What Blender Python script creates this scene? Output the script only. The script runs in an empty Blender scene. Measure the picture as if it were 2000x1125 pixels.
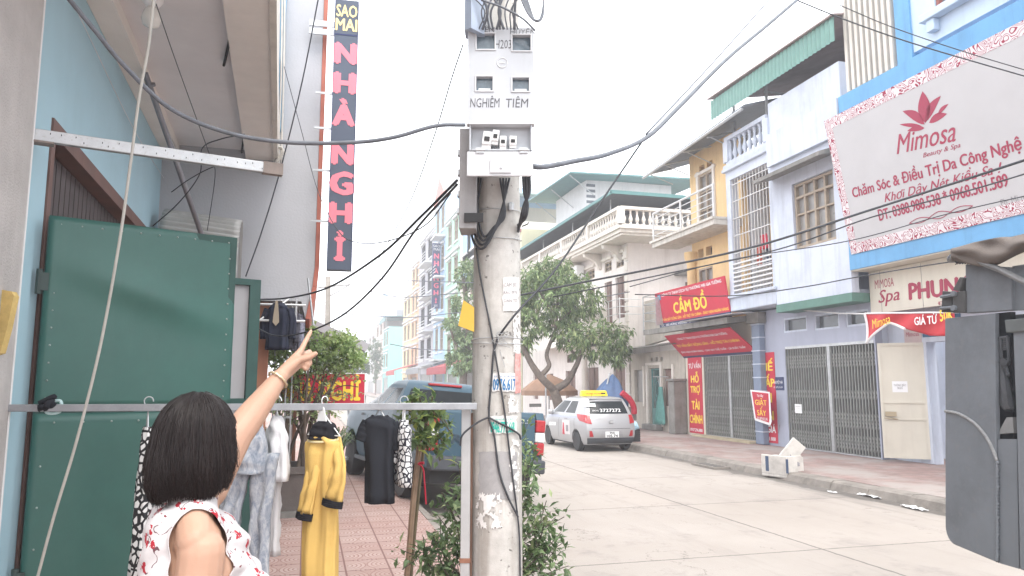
import bpy, math, random
import numpy as np
from mathutils import Vector, Matrix, noise
from mathutils.geometry import tessellate_polygon
random.seed(7)
SC = bpy.context.scene
COL = SC.collection
R = math.radians

# ---------------------------------------------------------------- camera
FOC, PCX, PCY = 1444.0, 1000.0, 562.5
EYE = Vector((0, 0, 1.85))
PITCH = math.atan((750 - PCY) / FOC)
YAW = math.atan((PCX - 600) / FOC * math.cos(PITCH))
FW = Vector((math.sin(YAW) * math.cos(PITCH), math.cos(YAW) * math.cos(PITCH), math.sin(PITCH)))
RT = Vector((math.cos(YAW), -math.sin(YAW), 0))
UP = RT.cross(FW)
cam_d = bpy.data.cameras.new('camera')
cam_d.sensor_width = 36.0
cam_d.lens = 36.0 * FOC / 2000.0
cam_d.clip_start = 0.05
cam_d.clip_end = 3000
cam = bpy.data.objects.new('camera', cam_d)
COL.objects.link(cam)
cam.matrix_world = Matrix(((RT.x, UP.x, -FW.x, EYE.x), (RT.y, UP.y, -FW.y, EYE.y), (RT.z, UP.z, -FW.z, EYE.z), (0, 0, 0, 1)))
SC.camera = cam

# ---------------------------------------------------------------- sky, sun, exposure (bright overcast)
SUN_EL, SUN_AZ = R(58), R(172)
W = bpy.data.worlds.new('World')
SC.world = W
W.use_nodes = True
nt = W.node_tree
nt.nodes.clear()
o_ = nt.nodes.new('ShaderNodeOutputWorld')
b_ = nt.nodes.new('ShaderNodeBackground')
s_ = nt.nodes.new('ShaderNodeTexSky')
s_.sky_type = 'NISHITA'
s_.sun_disc = False
s_.sun_elevation = SUN_EL
s_.sun_rotation = SUN_AZ
s_.dust_density = 6.0
s_.air_density = 1.0
h_ = nt.nodes.new('ShaderNodeHueSaturation')
h_.inputs['Saturation'].default_value = 0.25
m_ = nt.nodes.new('ShaderNodeMix')
m_.data_type = 'RGBA'
m_.inputs[0].default_value = 0.82
m_.inputs[7].default_value = (14.2, 14.6, 15.2, 1)
nt.links.new(s_.outputs[0], h_.inputs['Color'])
nt.links.new(h_.outputs[0], m_.inputs[6])
nt.links.new(m_.outputs[2], b_.inputs[0])
b_.inputs[1].default_value = 0.105
nt.links.new(b_.outputs[0], o_.inputs[0])
sl = bpy.data.lights.new('sun', 'SUN')
sl.energy = 1.1
sl.angle = R(25)
sl.color = (1.0, 0.95, 0.87)
so = bpy.data.objects.new('sun', sl)
COL.objects.link(so)
sd = Vector((math.sin(SUN_AZ) * math.cos(SUN_EL), math.cos(SUN_AZ) * math.cos(SUN_EL), math.sin(SUN_EL)))
so.rotation_euler = (-sd).to_track_quat('-Z', 'Y').to_euler()
so.location = (0, 0, 60)
SC.view_settings.view_transform = 'Standard'
SC.view_settings.look = 'None'
SC.view_settings.exposure = 1.2
SC.view_settings.gamma = 1.0

# ---------------------------------------------------------------- geometry helpers
def ray(px, py):
    return FW + RT * ((px - PCX) / FOC) + UP * ((PCY - py) / FOC)
def at(px, py, ax, v):
    d = ray(px, py)
    return EYE + d * ((v - EYE[ax]) / d[ax])
def onx(px, py, v): return at(px, py, 0, v)
def ony(px, py, v): return at(px, py, 1, v)
def onz(px, py, v): return at(px, py, 2, v)
def dep(px, py, D): return EYE + ray(px, py) * D
def onpl(px, py, p0, n):
    d = ray(px, py)
    return EYE + d * ((p0 - EYE).dot(n) / d.dot(n))

ORG = {}
def link(o):
    COL.objects.link(o)
    return o
def tag(o, label=None, cat=None, group=None, kind=None):
    if label: o['label'] = label
    if cat: o['category'] = cat
    if group: o['group'] = group
    if kind: o['kind'] = kind
    return o
def T(name, label, cat, loc=(0, 0, 0), group=None, rz=0.0, local=False):
    o = link(bpy.data.objects.new(name, None))
    o.empty_display_size = 0.2
    o.location = loc
    o.rotation_euler = (0, 0, rz)
    tag(o, label, cat, group)
    ORG[o.name] = Vector((0, 0, 0)) if (local or rz) else Vector(loc)
    return o

SPLIT = {'post', 'roof_post', 'orange_pillar', 'leg', 'bracket', 'roof_strut', 'hinge', 'mud_flap', 'side_step', 'parapet_band', 'sign_foot', 'inner_walls', 'clamp', 'support', 'conduit', 'end_plate', 'door_handle', 'shut_line', 'hinge_pin'}
class MB:
    def __init__(s):
        s.v = []; s.f = []
    def add(s, vs, fs):
        n = len(s.v)
        s.v.extend([tuple(p) for p in vs])
        s.f.extend([tuple(i + n for i in f) for f in fs])
        return s
    def box(s, x0, x1, y0, y1, z0, z1):
        x0, x1 = sorted((x0, x1)); y0, y1 = sorted((y0, y1)); z0, z1 = sorted((z0, z1))
        v = [(x0, y0, z0), (x1, y0, z0), (x1, y1, z0), (x0, y1, z0), (x0, y0, z1), (x1, y0, z1), (x1, y1, z1), (x0, y1, z1)]
        return s.add(v, [(0, 3, 2, 1), (4, 5, 6, 7), (0, 1, 5, 4), (1, 2, 6, 5), (2, 3, 7, 6), (3, 0, 4, 7)])
    def obox(s, o, A, B, C, a0, a1, b0, b1, c0, c1):
        o, A, B, C = Vector(o), Vector(A), Vector(B), Vector(C)
        v = [o + A * a + B * b + C * c for c in (c0, c1) for (a, b) in ((a0, b0), (a1, b0), (a1, b1), (a0, b1))]
        return s.add(v, [(0, 3, 2, 1), (4, 5, 6, 7), (0, 1, 5, 4), (1, 2, 6, 5), (2, 3, 7, 6), (3, 0, 4, 7)])
    def hexa(s, p):
        return s.add(p, [(0, 3, 2, 1), (4, 5, 6, 7), (0, 1, 5, 4), (1, 2, 6, 5), (2, 3, 7, 6), (3, 0, 4, 7)])
    def prism(s, pts, vec):
        vec = Vector(vec); n = len(pts)
        v = [Vector(p) for p in pts] + [Vector(p) + vec for p in pts]
        return s.add(v, [tuple(range(n))[::-1], tuple(range(n, 2 * n))] + [(i, (i + 1) % n, n + (i + 1) % n, n + i) for i in range(n)])
    def quad(s, *p):
        return s.add(p, [tuple(range(len(p)))])
    def tube(s, pts, r, n=6, cap=True):
        pts = [Vector(p) for p in pts]
        k = len(pts)
        rr = list(r) if hasattr(r, '__len__') else [r] * k
        prev = None; rings = []
        for i in range(k):
            t = (pts[min(i + 1, k - 1)] - pts[max(i - 1, 0)])
            t = t.normalized() if t.length > 1e-9 else Vector((0, 0, 1))
            if prev is None:
                a = Vector((0, 0, 1)) if abs(t.z) < 0.9 else Vector((1, 0, 0))
                u = t.cross(a).normalized()
            else:
                u = (prev - t * prev.dot(t))
                u = u.normalized() if u.length > 1e-6 else t.orthogonal().normalized()
            prev = u
            w = t.cross(u)
            rings.append([pts[i] + (u * math.cos(2 * math.pi * j / n) + w * math.sin(2 * math.pi * j / n)) * rr[i] for j in range(n)])
        v = [p for g in rings for p in g]
        f = [(i * n + j, i * n + (j + 1) % n, (i + 1) * n + (j + 1) % n, (i + 1) * n + j) for i in range(k - 1) for j in range(n)]
        if cap:
            f += [tuple(range(n))[::-1], tuple(range((k - 1) * n, k * n))]
        return s.add(v, f)
    def lathe(s, prof, c, n=16, ax='z'):
        c = Vector(c); v = []
        for (r, h) in prof:
            for j in range(n):
                a = 2 * math.pi * j / n
                q = {'z': (r * math.cos(a), r * math.sin(a), h), 'x': (h, r * math.cos(a), r * math.sin(a)), 'y': (r * math.sin(a), h, r * math.cos(a))}[ax]
                v.append(c + Vector(q))
        k = len(prof)
        f = [(i * n + j, i * n + (j + 1) % n, (i + 1) * n + (j + 1) % n, (i + 1) * n + j) for i in range(k - 1) for j in range(n)]
        if prof[0][0] > 1e-5: f.append(tuple(range(n))[::-1])
        if prof[-1][0] > 1e-5: f.append(tuple(range((k - 1) * n, k * n)))
        return s.add(v, f)
    def loft(s, rings, cap0=True, cap1=True):
        n = len(rings[0]); k = len(rings)
        v = [p for g in rings for p in g]
        f = [(i * n + j, i * n + (j + 1) % n, (i + 1) * n + (j + 1) % n, (i + 1) * n + j) for i in range(k - 1) for j in range(n)]
        if cap0: f.append(tuple(range(n))[::-1])
        if cap1: f.append(tuple(range((k - 1) * n, k * n)))
        return s.add(v, f)
    def sheet(s, fn, nu, nv, thick=0.0):
        v = [fn(i / nu, j / nv) for j in range(nv + 1) for i in range(nu + 1)]
        f = [(j * (nu + 1) + i, j * (nu + 1) + i + 1, (j + 1) * (nu + 1) + i + 1, (j + 1) * (nu + 1) + i) for j in range(nv) for i in range(nu)]
        return s.add(v, f)
    def build(s, name, mat, parent=None, **kw):
        if parent is None or name not in SPLIT: return s.build1(name, mat, parent, **kw)
        ro = list(range(len(s.v)))
        def find(i):
            while ro[i] != i: ro[i] = ro[ro[i]]; i = ro[i]
            return i
        for f in s.f:
            for i in f[1:]: ro[find(i)] = find(f[0])
        gr = {}
        for f in s.f: gr.setdefault(find(f[0]), []).append(f)
        for fs in gr.values():                            # every separate piece a part of its own
            us = sorted({i for f in fs for i in f}); mp = {o: i for i, o in enumerate(us)}
            q = MB(); q.v = [s.v[i] for i in us]; q.f = [tuple(mp[i] for i in f) for f in fs]; r = q.build1(name, mat, parent, **kw)
        return r
    def build1(s, name, mat, parent=None, smooth=False, label=None, cat=None, group=None, kind=None, bevel=0.0, local=False, mods=None):
        me = bpy.data.meshes.new(name)
        if parent is not None:
            org = ORG.get(parent.name, Vector((0, 0, 0)))
        elif kind or local or not s.v:
            org = Vector((0, 0, 0))
        else:
            a = np.array(s.v); lo, hi = a.min(0), a.max(0)
            org = Vector(((lo[0] + hi[0]) / 2, (lo[1] + hi[1]) / 2, lo[2]))
        me.from_pydata([(p[0] - org.x, p[1] - org.y, p[2] - org.z) for p in s.v], [], s.f)
        me.validate()
        if mat is not None: me.materials.append(mat)
        if smooth:
            me.polygons.foreach_set('use_smooth', [True] * len(me.polygons))
        o = link(bpy.data.objects.new(name, me))
        if parent is not None:
            o.parent = parent
        else:
            o.location = org
        ORG[o.name] = org
        if smooth == 'auto':
            try:
                me.set_sharp_from_angle(angle=R(38))
            except Exception: pass
        if bevel:
            b = o.modifiers.new('bevel', 'BEVEL'); b.width = bevel; b.segments = 2; b.limit_method = 'ANGLE'; b.angle_limit = R(40)
            b.harden_normals = False
        tag(o, label, cat, group, kind)
        return o

def copy_tree(o, parent=None):
    c = o.copy(); COL.objects.link(c)
    ORG[c.name] = ORG.get(o.name, Vector((0, 0, 0)))
    if parent is not None: c.parent = parent
    for ch in [x for x in bpy.data.objects if x.parent == o]:
        copy_tree(ch, c)
    return c

def baked(o, name):
    """evaluate an object's modifiers into a plain mesh"""
    dg = bpy.context.evaluated_depsgraph_get(); dg.update()
    me = bpy.data.meshes.new_from_object(o.evaluated_get(dg))
    me.name = name
    return me

def spl(pts, n=8):
    """Catmull-Rom through the points"""
    P = [Vector(p) for p in pts]
    if len(P) < 3:
        return [P[0].lerp(P[1], i / n) for i in range(n + 1)]
    P = [P[0] * 2 - P[1]] + P + [P[-1] * 2 - P[-2]]
    out = []
    for i in range(1, len(P) - 2):
        for j in range(n):
            t = j / n
            a, b, c, d = P[i - 1], P[i], P[i + 1], P[i + 2]
            out.append(0.5 * ((2 * b) + (c - a) * t + (2 * a - 5 * b + 4 * c - d) * t * t + (3 * b - a - 3 * c + d) * t ** 3))
    out.append(P[-2])
    return out
def sag(a, b, dz, n=14):
    a, b = Vector(a), Vector(b)
    return [a.lerp(b, i / n) - Vector((0, 0, dz * 4 * (i / n) * (1 - i / n))) for i in range(n + 1)]

# ---------------------------------------------------------------- materials
def base(name, rough=0.7, metal=0.0, spec=0.3):
    m = bpy.data.materials.new(name); m.use_nodes = True
    n = m.node_tree; b = n.nodes['Principled BSDF']
    b.inputs['Roughness'].default_value = rough
    b.inputs['Metallic'].default_value = metal
    b.inputs['Specular IOR Level'].default_value = spec
    return m, n, b
def nd(n, t, **kw):
    x = n.nodes.new(t)
    for k, v in kw.items():
        if k.startswith('i_'):
            x.inputs[k[2:].replace('_', ' ')].default_value = v
        else:
            setattr(x, k, v)
    return x
def mixc(n, fac, a, b, mode='MIX'):
    x = n.nodes.new('ShaderNodeMix'); x.data_type = 'RGBA'; x.blend_type = mode
    for sock, val in ((x.inputs[0], fac), (x.inputs[6], a), (x.inputs[7], b)):
        if hasattr(val, 'is_linked') or hasattr(val, 'links'):
            n.links.new(val, sock)
        elif isinstance(val, (int, float)):
            sock.default_value = val
        else:
            sock.default_value = (*val[:3], 1)
    return x.outputs[2]
def ramp(n, src, a, b, c0=(0, 0, 0), c1=(1, 1, 1)):
    x = n.nodes.new('ShaderNodeValToRGB')
    e = x.color_ramp.elements
    e[0].position = a; e[1].position = b
    e[0].color = (*c0, 1); e[1].color = (*c1, 1)
    n.links.new(src, x.inputs[0])
    return x.outputs[0]
def mth(n, op, a, b=0.0, c=None):
    x = n.nodes.new('ShaderNodeMath'); x.operation = op
    for i, val in enumerate((a, b) if c is None else (a, b, c)):
        if hasattr(val, 'links'): n.links.new(val, x.inputs[i])
        else: x.inputs[i].default_value = val
    return x.outputs[0]
def sc_(c, k): return tuple(min(1, max(0, v * k)) for v in c[:3])
def M(name, col, rough=0.7, var=0.12, scale=3.0, streak=0.0, scol=None, bump=0.0, bscale=60.0, metal=0.0, spec=0.3, spots=0.0, spcol=(0.3, 0.27, 0.22), coat=0.0, dirt=0.0):
    m, n, b = base(name, rough, metal, spec)
    tc = nd(n, 'ShaderNodeTexCoord').outputs['Object']
    nz = nd(n, 'ShaderNodeTexNoise', i_Scale=scale, i_Detail=8.0, i_Roughness=0.62)
    n.links.new(tc, nz.inputs['Vector'])
    c = ramp(n, nz.outputs[0], 0.3, 0.7, sc_(col, 1 - var), sc_(col, 1 + var))
    if streak:
        mp = nd(n, 'ShaderNodeMapping'); mp.inputs['Scale'].default_value = (4.5, 4.5, 0.35)
        n.links.new(tc, mp.inputs[0])
        ns = nd(n, 'ShaderNodeTexNoise', i_Scale=1.4, i_Detail=7.0, i_Roughness=0.65)
        n.links.new(mp.outputs[0], ns.inputs['Vector'])
        f = mth(n, 'MULTIPLY', ramp(n, ns.outputs[0], 0.5, 0.72), streak)
        c = mixc(n, f, c, scol or sc_(col, 0.45))
    if dirt:
        nd2 = nd(n, 'ShaderNodeTexNoise', i_Scale=scale * 0.45, i_Detail=9.0, i_Roughness=0.7)
        n.links.new(tc, nd2.inputs['Vector'])
        f = mth(n, 'MULTIPLY', ramp(n, nd2.outputs[0], 0.48, 0.66), dirt)
        c = mixc(n, f, c, sc_(col, 0.5))
    if spots:
        np_ = nd(n, 'ShaderNodeTexNoise', i_Scale=scale * 9, i_Detail=4.0)
        n.links.new(tc, np_.inputs['Vector'])
        f = mth(n, 'MULTIPLY', ramp(n, np_.outputs[0], 0.6, 0.66), spots)
        c = mixc(n, f, c, spcol)
    n.links.new(c, b.inputs['Base Color'])
    rv = nd(n, 'ShaderNodeMapRange'); rv.inputs[3].default_value = max(0, rough - 0.1); rv.inputs[4].default_value = min(1, rough + 0.1)
    n.links.new(nz.outputs[0], rv.inputs[0]); n.links.new(rv.outputs[0], b.inputs['Roughness'])
    if coat: b.inputs['Coat Weight'].default_value = coat
    if bump:
        nb = nd(n, 'ShaderNodeTexNoise', i_Scale=bscale, i_Detail=5.0)
        n.links.new(tc, nb.inputs['Vector'])
        bp = nd(n, 'ShaderNodeBump', i_Strength=bump, i_Distance=0.02)
        n.links.new(nb.outputs[0], bp.inputs['Height']); n.links.new(bp.outputs[0], b.inputs['Normal'])
    return m
def flat(name, col, rough=0.6, metal=0.0, spec=0.3):
    return M(name, col, rough, var=0.05, scale=8, metal=metal, spec=spec)
def glassy(name, col=(0.04, 0.05, 0.06), rough=0.08):
    return M(name, col, rough, var=0.25, scale=1.2, spec=0.6)

# ---------------------------------------------------------------- lettering
def text(parent, s, mat, o, Rv, Uv, h=None, w=None, bold=0.0, shear=0.0, ext=0.002, name='lettering', res=2, off=0.004):
    """letters as a thin mesh centred on o, running along Rv, standing along Uv"""
    c = bpy.data.curves.new('txt', 'FONT')
    c.body = s; c.offset = min(bold, 0); c.shear = shear; c.resolution_u = res; c.align_x = 'CENTER'; c.space_line = 0.9
    c.dimensions = '2D'; c.fill_mode = 'NONE'
    ob = bpy.data.objects.new('txt', c)
    me = bpy.data.meshes.new_from_object(ob)
    bpy.data.objects.remove(ob)
    n = len(me.vertices)
    if n == 0: return None
    a = np.zeros(n * 3); me.vertices.foreach_get('co', a); a = a.reshape(-1, 3)
    nb = [[] for _ in range(n)]
    for e in me.edges: nb[e.vertices[0]].append(e.vertices[1]); nb[e.vertices[1]].append(e.vertices[0])
    bpy.data.meshes.remove(me)
    seen = set(); loops = []
    for k in range(n):                                    # outlines, kept in their drawing direction
        if k in seen or not nb[k]: continue
        L_ = [k]; seen.add(k); q = k + 1 if k + 1 in nb[k] else nb[k][0]
        while q not in seen:
            seen.add(q); L_.append(q); r_ = [x for x in nb[q] if x not in seen]
            if not r_: break
            q = r_[0]
        if len(L_) > 2:
            p = a[L_]; ar = float(np.sum(p[:, 0] * np.roll(p[:, 1], -1) - np.roll(p[:, 0], -1) * p[:, 1])); loops.append((ar, L_))
    if not loops: return None
    def inside(pt, L_):
        c_ = False; p = a[L_]
        for (x0, y0, _), (x1, y1, _) in zip(p, np.roll(p, -1, 0)):
            if (y0 > pt[1]) != (y1 > pt[1]) and pt[0] < (x1 - x0) * (pt[1] - y0) / (y1 - y0) + x0: c_ = not c_
        return c_
    par = [[m_ for ar2, m_ in loops if abs(ar2) > abs(ar) and all(inside(a[i], m_) for i in L_)] for ar, L_ in loops]
    outs = [[L_, []] for (ar, L_), p_ in zip(loops, par) if not p_]       # counters lie wholly inside another outline
    for (ar, L_), p_ in zip(loops, par):
        if p_: next(o2 for o2 in outs if o2[0] is p_[0] or o2[0] in p_)[1].append(L_)
    fs = []
    for L_, hs_ in outs:
        idx = L_ + [i for h_ in hs_ for i in h_]
        for t3 in tessellate_polygon([[Vector(a[i]) for i in q] for q in [L_] + hs_]):
            f = tuple(idx[i] for i in t3); u, v, w_ = a[f[0]], a[f[1]], a[f[2]]
            if (v[0] - u[0]) * (w_[1] - u[1]) - (v[1] - u[1]) * (w_[0] - u[0]) < 0: f = f[::-1]
            fs.append(f)
    lo, hi = a.min(0), a.max(0)
    cx, cy_ = (lo[0] + hi[0]) / 2, (lo[1] + hi[1]) / 2
    sy = h / (hi[1] - lo[1]) if h else None
    sx = w / (hi[0] - lo[0]) if w else None
    sx = sx or sy; sy = sy or sx
    o, Rv, Uv = Vector(o), Vector(Rv).normalized(), Vector(Uv).normalized()
    N = Rv.cross(Uv)
    mb = MB()
    st = [(0, 0)] if bold <= 0 else [(0, 0), (-1, 0), (1, 0), (0, 1), (0, -1)] if bold > .02 else [(-1, 0), (1, 0)]
    for i, (dx, dy) in enumerate(st):
        mb.add([o + Rv * ((p[0] - cx + dx * bold) * sx) + Uv * ((p[1] - cy_ + dy * bold * .6) * sy) + N * (off + i * .0004) for p in a], fs)
    return mb.build(name, mat, parent)
# ---------------------------------------------------------------- shared materials
def road_mat():
    m, n, b = base('concrete_road', 0.85)
    tc = nd(n, 'ShaderNodeTexCoord').outputs['Object']
    sp = nd(n, 'ShaderNodeSeparateXYZ'); n.links.new(tc, sp.inputs[0])
    n1 = nd(n, 'ShaderNodeTexNoise', i_Scale=0.35, i_Detail=9.0, i_Roughness=0.6); n.links.new(tc, n1.inputs['Vector'])
    c = ramp(n, n1.outputs[0], 0.32, 0.68, (0.295, 0.262, 0.232), (0.36, 0.325, 0.295))
    # each slab its own tint
    sx = mth(n, 'FLOOR', mth(n, 'DIVIDE', mth(n, 'SUBTRACT', sp.outputs[0], 5.67), 4.0))
    sy = mth(n, 'FLOOR', mth(n, 'DIVIDE', mth(n, 'SUBTRACT', sp.outputs[1], 7.42), 3.2))
    cb = nd(n, 'ShaderNodeCombineXYZ'); n.links.new(sx, cb.inputs[0]); n.links.new(sy, cb.inputs[1])
    wn = nd(n, 'ShaderNodeTexWhiteNoise'); n.links.new(cb.outputs[0], wn.inputs['Vector'])
    c = mixc(n, mth(n, 'MULTIPLY', wn.outputs[0], 0.3), c, (0.39, 0.335, 0.29))
    # long scuffs along the street
    mp = nd(n, 'ShaderNodeMapping'); mp.inputs['Scale'].default_value = (1.6, 0.16, 1); n.links.new(tc, mp.inputs[0])
    n2 = nd(n, 'ShaderNodeTexNoise', i_Scale=2.0, i_Detail=8.0, i_Roughness=0.7); n.links.new(mp.outputs[0], n2.inputs['Vector'])
    c = mixc(n, mth(n, 'MULTIPLY', ramp(n, n2.outputs[0], 0.52, 0.75), 0.45), c, (0.2, 0.18, 0.165))
    # scattered grime spots
    n3 = nd(n, 'ShaderNodeTexNoise', i_Scale=7.0, i_Detail=6.0, i_Roughness=0.7); n.links.new(tc, n3.inputs['Vector'])
    c = mixc(n, mth(n, 'MULTIPLY', ramp(n, n3.outputs[0], 0.62, 0.7), 0.5), c, (0.19, 0.165, 0.15))
    n5 = nd(n, 'ShaderNodeTexNoise', i_Scale=0.9, i_Detail=10.0, i_Roughness=0.75); n.links.new(tc, n5.inputs['Vector'])
    c = mixc(n, mth(n, 'MULTIPLY', ramp(n, n5.outputs[0], 0.55, 0.64), 0.5), c, (0.22, 0.195, 0.18))
    n6 = nd(n, 'ShaderNodeTexNoise', i_Scale=0.55, i_Detail=7.0, i_Roughness=0.6); n.links.new(tc, n6.inputs['Vector'])
    ck = mth(n, 'MULTIPLY', mth(n, 'LESS_THAN', mth(n, 'ABSOLUTE', mth(n, 'SUBTRACT', n6.outputs[0], 0.47)), 0.0022), mth(n, 'GREATER_THAN', n1.outputs[0], 0.5))
    c = mixc(n, mth(n, 'MULTIPLY', ck, 0.55), c, (0.13, 0.115, 0.1))
    # damp gutter band by the right kerb, ragged edge
    ed = mth(n, 'ADD', sp.outputs[0], mth(n, 'MULTIPLY', mth(n, 'SUBTRACT', n2.outputs[0], 0.5), 3.0))
    g = ramp(n, mth(n, 'MULTIPLY', mth(n, 'SUBTRACT', ed, 8.2), 0.7), 0.1, 0.75)
    c = mixc(n, mth(n, 'MULTIPLY', g, 0.85), c, (0.115, 0.105, 0.095))
    gs2 = mth(n, 'GREATER_THAN', mth(n, 'ADD', sp.outputs[0], mth(n, 'MULTIPLY', mth(n, 'SUBTRACT', n5.outputs[0], 0.5), 0.9)), 8.72)
    c = mixc(n, mth(n, 'MULTIPLY', gs2, 0.62), c, (0.085, 0.078, 0.07))
    # joints
    wob = mth(n, 'MULTIPLY', mth(n, 'SUBTRACT', n3.outputs[0], 0.5), 0.05)
    jx = mth(n, 'ABSOLUTE', mth(n, 'ADD', mth(n, 'SUBTRACT', sp.outputs[0], 5.67), wob))
    fy = mth(n, 'FRACT', mth(n, 'DIVIDE', mth(n, 'SUBTRACT', mth(n, 'ADD', sp.outputs[1], wob), 7.42), 3.2))
    jy = mth(n, 'MULTIPLY', mth(n, 'MINIMUM', fy, mth(n, 'SUBTRACT', 1.0, fy)), 3.2)
    j = mth(n, 'MAXIMUM', mth(n, 'LESS_THAN', jx, 0.018), mth(n, 'LESS_THAN', jy, 0.014))
    c = mixc(n, mth(n, 'MULTIPLY', j, 0.8), c, (0.12, 0.11, 0.1))
    n.links.new(c, b.inputs['Base Color'])
    nb = nd(n, 'ShaderNodeTexNoise', i_Scale=45.0, i_Detail=4.0); n.links.new(tc, nb.inputs['Vector'])
    bp = nd(n, 'ShaderNodeBump', i_Strength=0.25, i_Distance=0.01); n.links.new(nb.outputs[0], bp.inputs['Height'])
    n.links.new(bp.outputs[0], b.inputs['Normal'])
    rr = nd(n, 'ShaderNodeMapRange'); rr.inputs[3].default_value = 0.85; rr.inputs[4].default_value = 0.45
    n.links.new(g, rr.inputs[0]); n.links.new(rr.outputs[0], b.inputs['Roughness'])
    return m
def tile_mat():
    """pressed cement pavers with shell-shaped ribs"""
    m, n, b = base('patterned_pavers', 0.75)
    tc = nd(n, 'ShaderNodeTexCoord').outputs['Object']
    sp = nd(n, 'ShaderNodeSeparateXYZ'); n.links.new(tc, sp.inputs[0])
    S = 0.4
    fx = mth(n, 'FRACT', mth(n, 'DIVIDE', sp.outputs[0], S)); fy = mth(n, 'FRACT', mth(n, 'DIVIDE', sp.outputs[1], S))
    def dist(cx, cy):
        a = mth(n, 'SUBTRACT', fx, cx); d = mth(n, 'SUBTRACT', fy, cy)
        return mth(n, 'SQRT', mth(n, 'ADD', mth(n, 'MULTIPLY', a, a), mth(n, 'MULTIPLY', d, d)))
    d1 = mth(n, 'MINIMUM', dist(0.0, 0.5), dist(1.0, 0.5))
    d2 = mth(n, 'MINIMUM', dist(0.5, 0.0), dist(0.5, 1.0))
    r1 = mth(n, 'SINE', mth(n, 'MULTIPLY', d1, 62.0)); r2 = mth(n, 'SINE', mth(n, 'MULTIPLY', d2, 62.0))
    ins = mth(n, 'LESS_THAN', d1, 0.5)
    rib = mth(n, 'ADD', mth(n, 'MULTIPLY', r1, ins), mth(n, 'MULTIPLY', r2, mth(n, 'SUBTRACT', 1.0, ins)))
    gro = mth(n, 'LESS_THAN', rib, -0.55)
    ex = mth(n, 'MINIMUM', fx, mth(n, 'SUBTRACT', 1.0, fx)); ey = mth(n, 'MINIMUM', fy, mth(n, 'SUBTRACT', 1.0, fy))
    seam = mth(n, 'LESS_THAN', mth(n, 'MINIMUM', ex, ey), 0.022)
    cb = nd(n, 'ShaderNodeCombineXYZ')
    n.links.new(mth(n, 'FLOOR', mth(n, 'DIVIDE', sp.outputs[0], S)), cb.inputs[0]); n.links.new(mth(n, 'FLOOR', mth(n, 'DIVIDE', sp.outputs[1], S)), cb.inputs[1])
    wn = nd(n, 'ShaderNodeTexWhiteNoise'); n.links.new(cb.outputs[0], wn.inputs['Vector'])
    c = mixc(n, wn.outputs[0], (0.36, 0.245, 0.215), (0.42, 0.31, 0.275))
    nz = nd(n, 'ShaderNodeTexNoise', i_Scale=1.3, i_Detail=8.0, i_Roughness=0.65); n.links.new(tc, nz.inputs['Vector'])
    c = mixc(n, mth(n, 'MULTIPLY', ramp(n, nz.outputs[0], 0.42, 0.7), 0.45), c, (0.4, 0.35, 0.32))
    n4 = nd(n, 'ShaderNodeTexNoise', i_Scale=9.0, i_Detail=5.0); n.links.new(tc, n4.inputs['Vector'])
    gs = mth(n, 'MULTIPLY', gro, mth(n, 'ADD', 0.3, mth(n, 'MULTIPLY', n4.outputs[0], 0.75)))
    c = mixc(n, gs, c, (0.2, 0.085, 0.07))
    c = mixc(n, mth(n, 'MULTIPLY', seam, 0.85), c, (0.15, 0.07, 0.06))
    n.links.new(c, b.inputs['Base Color'])
    hgt = mth(n, 'SUBTRACT', 1.0, mth(n, 'MAXIMUM', gro, seam))
    bp = nd(n, 'ShaderNodeBump', i_Strength=0.5, i_Distance=0.006); n.links.new(hgt, bp.inputs['Height'])
    n.links.new(bp.outputs[0], b.inputs['Normal'])
    return m
def brickpave_mat():
    m, n, b = base('worn_red_pavement', 0.85)
    tc = nd(n, 'ShaderNodeTexCoord').outputs['Object']
    br = nd(n, 'ShaderNodeTexBrick'); br.offset = 0.5
    br.inputs['Scale'].default_value = 1.0; br.inputs['Brick Width'].default_value = 0.3; br.inputs['Row Height'].default_value = 0.3
    br.inputs['Mortar Size'].default_value = 0.012
    br.inputs['Color1'].default_value = (0.31, 0.215, 0.195, 1); br.inputs['Color2'].default_value = (0.25, 0.17, 0.155, 1); br.inputs['Mortar'].default_value = (0.2, 0.15, 0.135, 1)
    n.links.new(tc, br.inputs['Vector'])
    nz = nd(n, 'ShaderNodeTexNoise', i_Scale=0.55, i_Detail=9.0, i_Roughness=0.68); n.links.new(tc, nz.inputs['Vector'])
    c = mixc(n, mth(n, 'MULTIPLY', ramp(n, nz.outputs[0], 0.45, 0.6), 0.8), br.outputs[0], (0.34, 0.31, 0.285))
    n2 = nd(n, 'ShaderNodeTexNoise', i_Scale=2.4, i_Detail=9.0, i_Roughness=0.7); n.links.new(tc, n2.inputs['Vector'])
    c = mixc(n, mth(n, 'MULTIPLY', ramp(n, n2.outputs[0], 0.55, 0.7), 0.55), c, (0.15, 0.115, 0.105))
    n.links.new(c, b.inputs['Base Color'])
    bp = nd(n, 'ShaderNodeBump', i_Strength=0.6, i_Distance=0.02); n.links.new(n2.outputs[0], bp.inputs['Height']); n.links.new(bp.outputs[0], b.inputs['Normal'])
    return m

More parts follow.
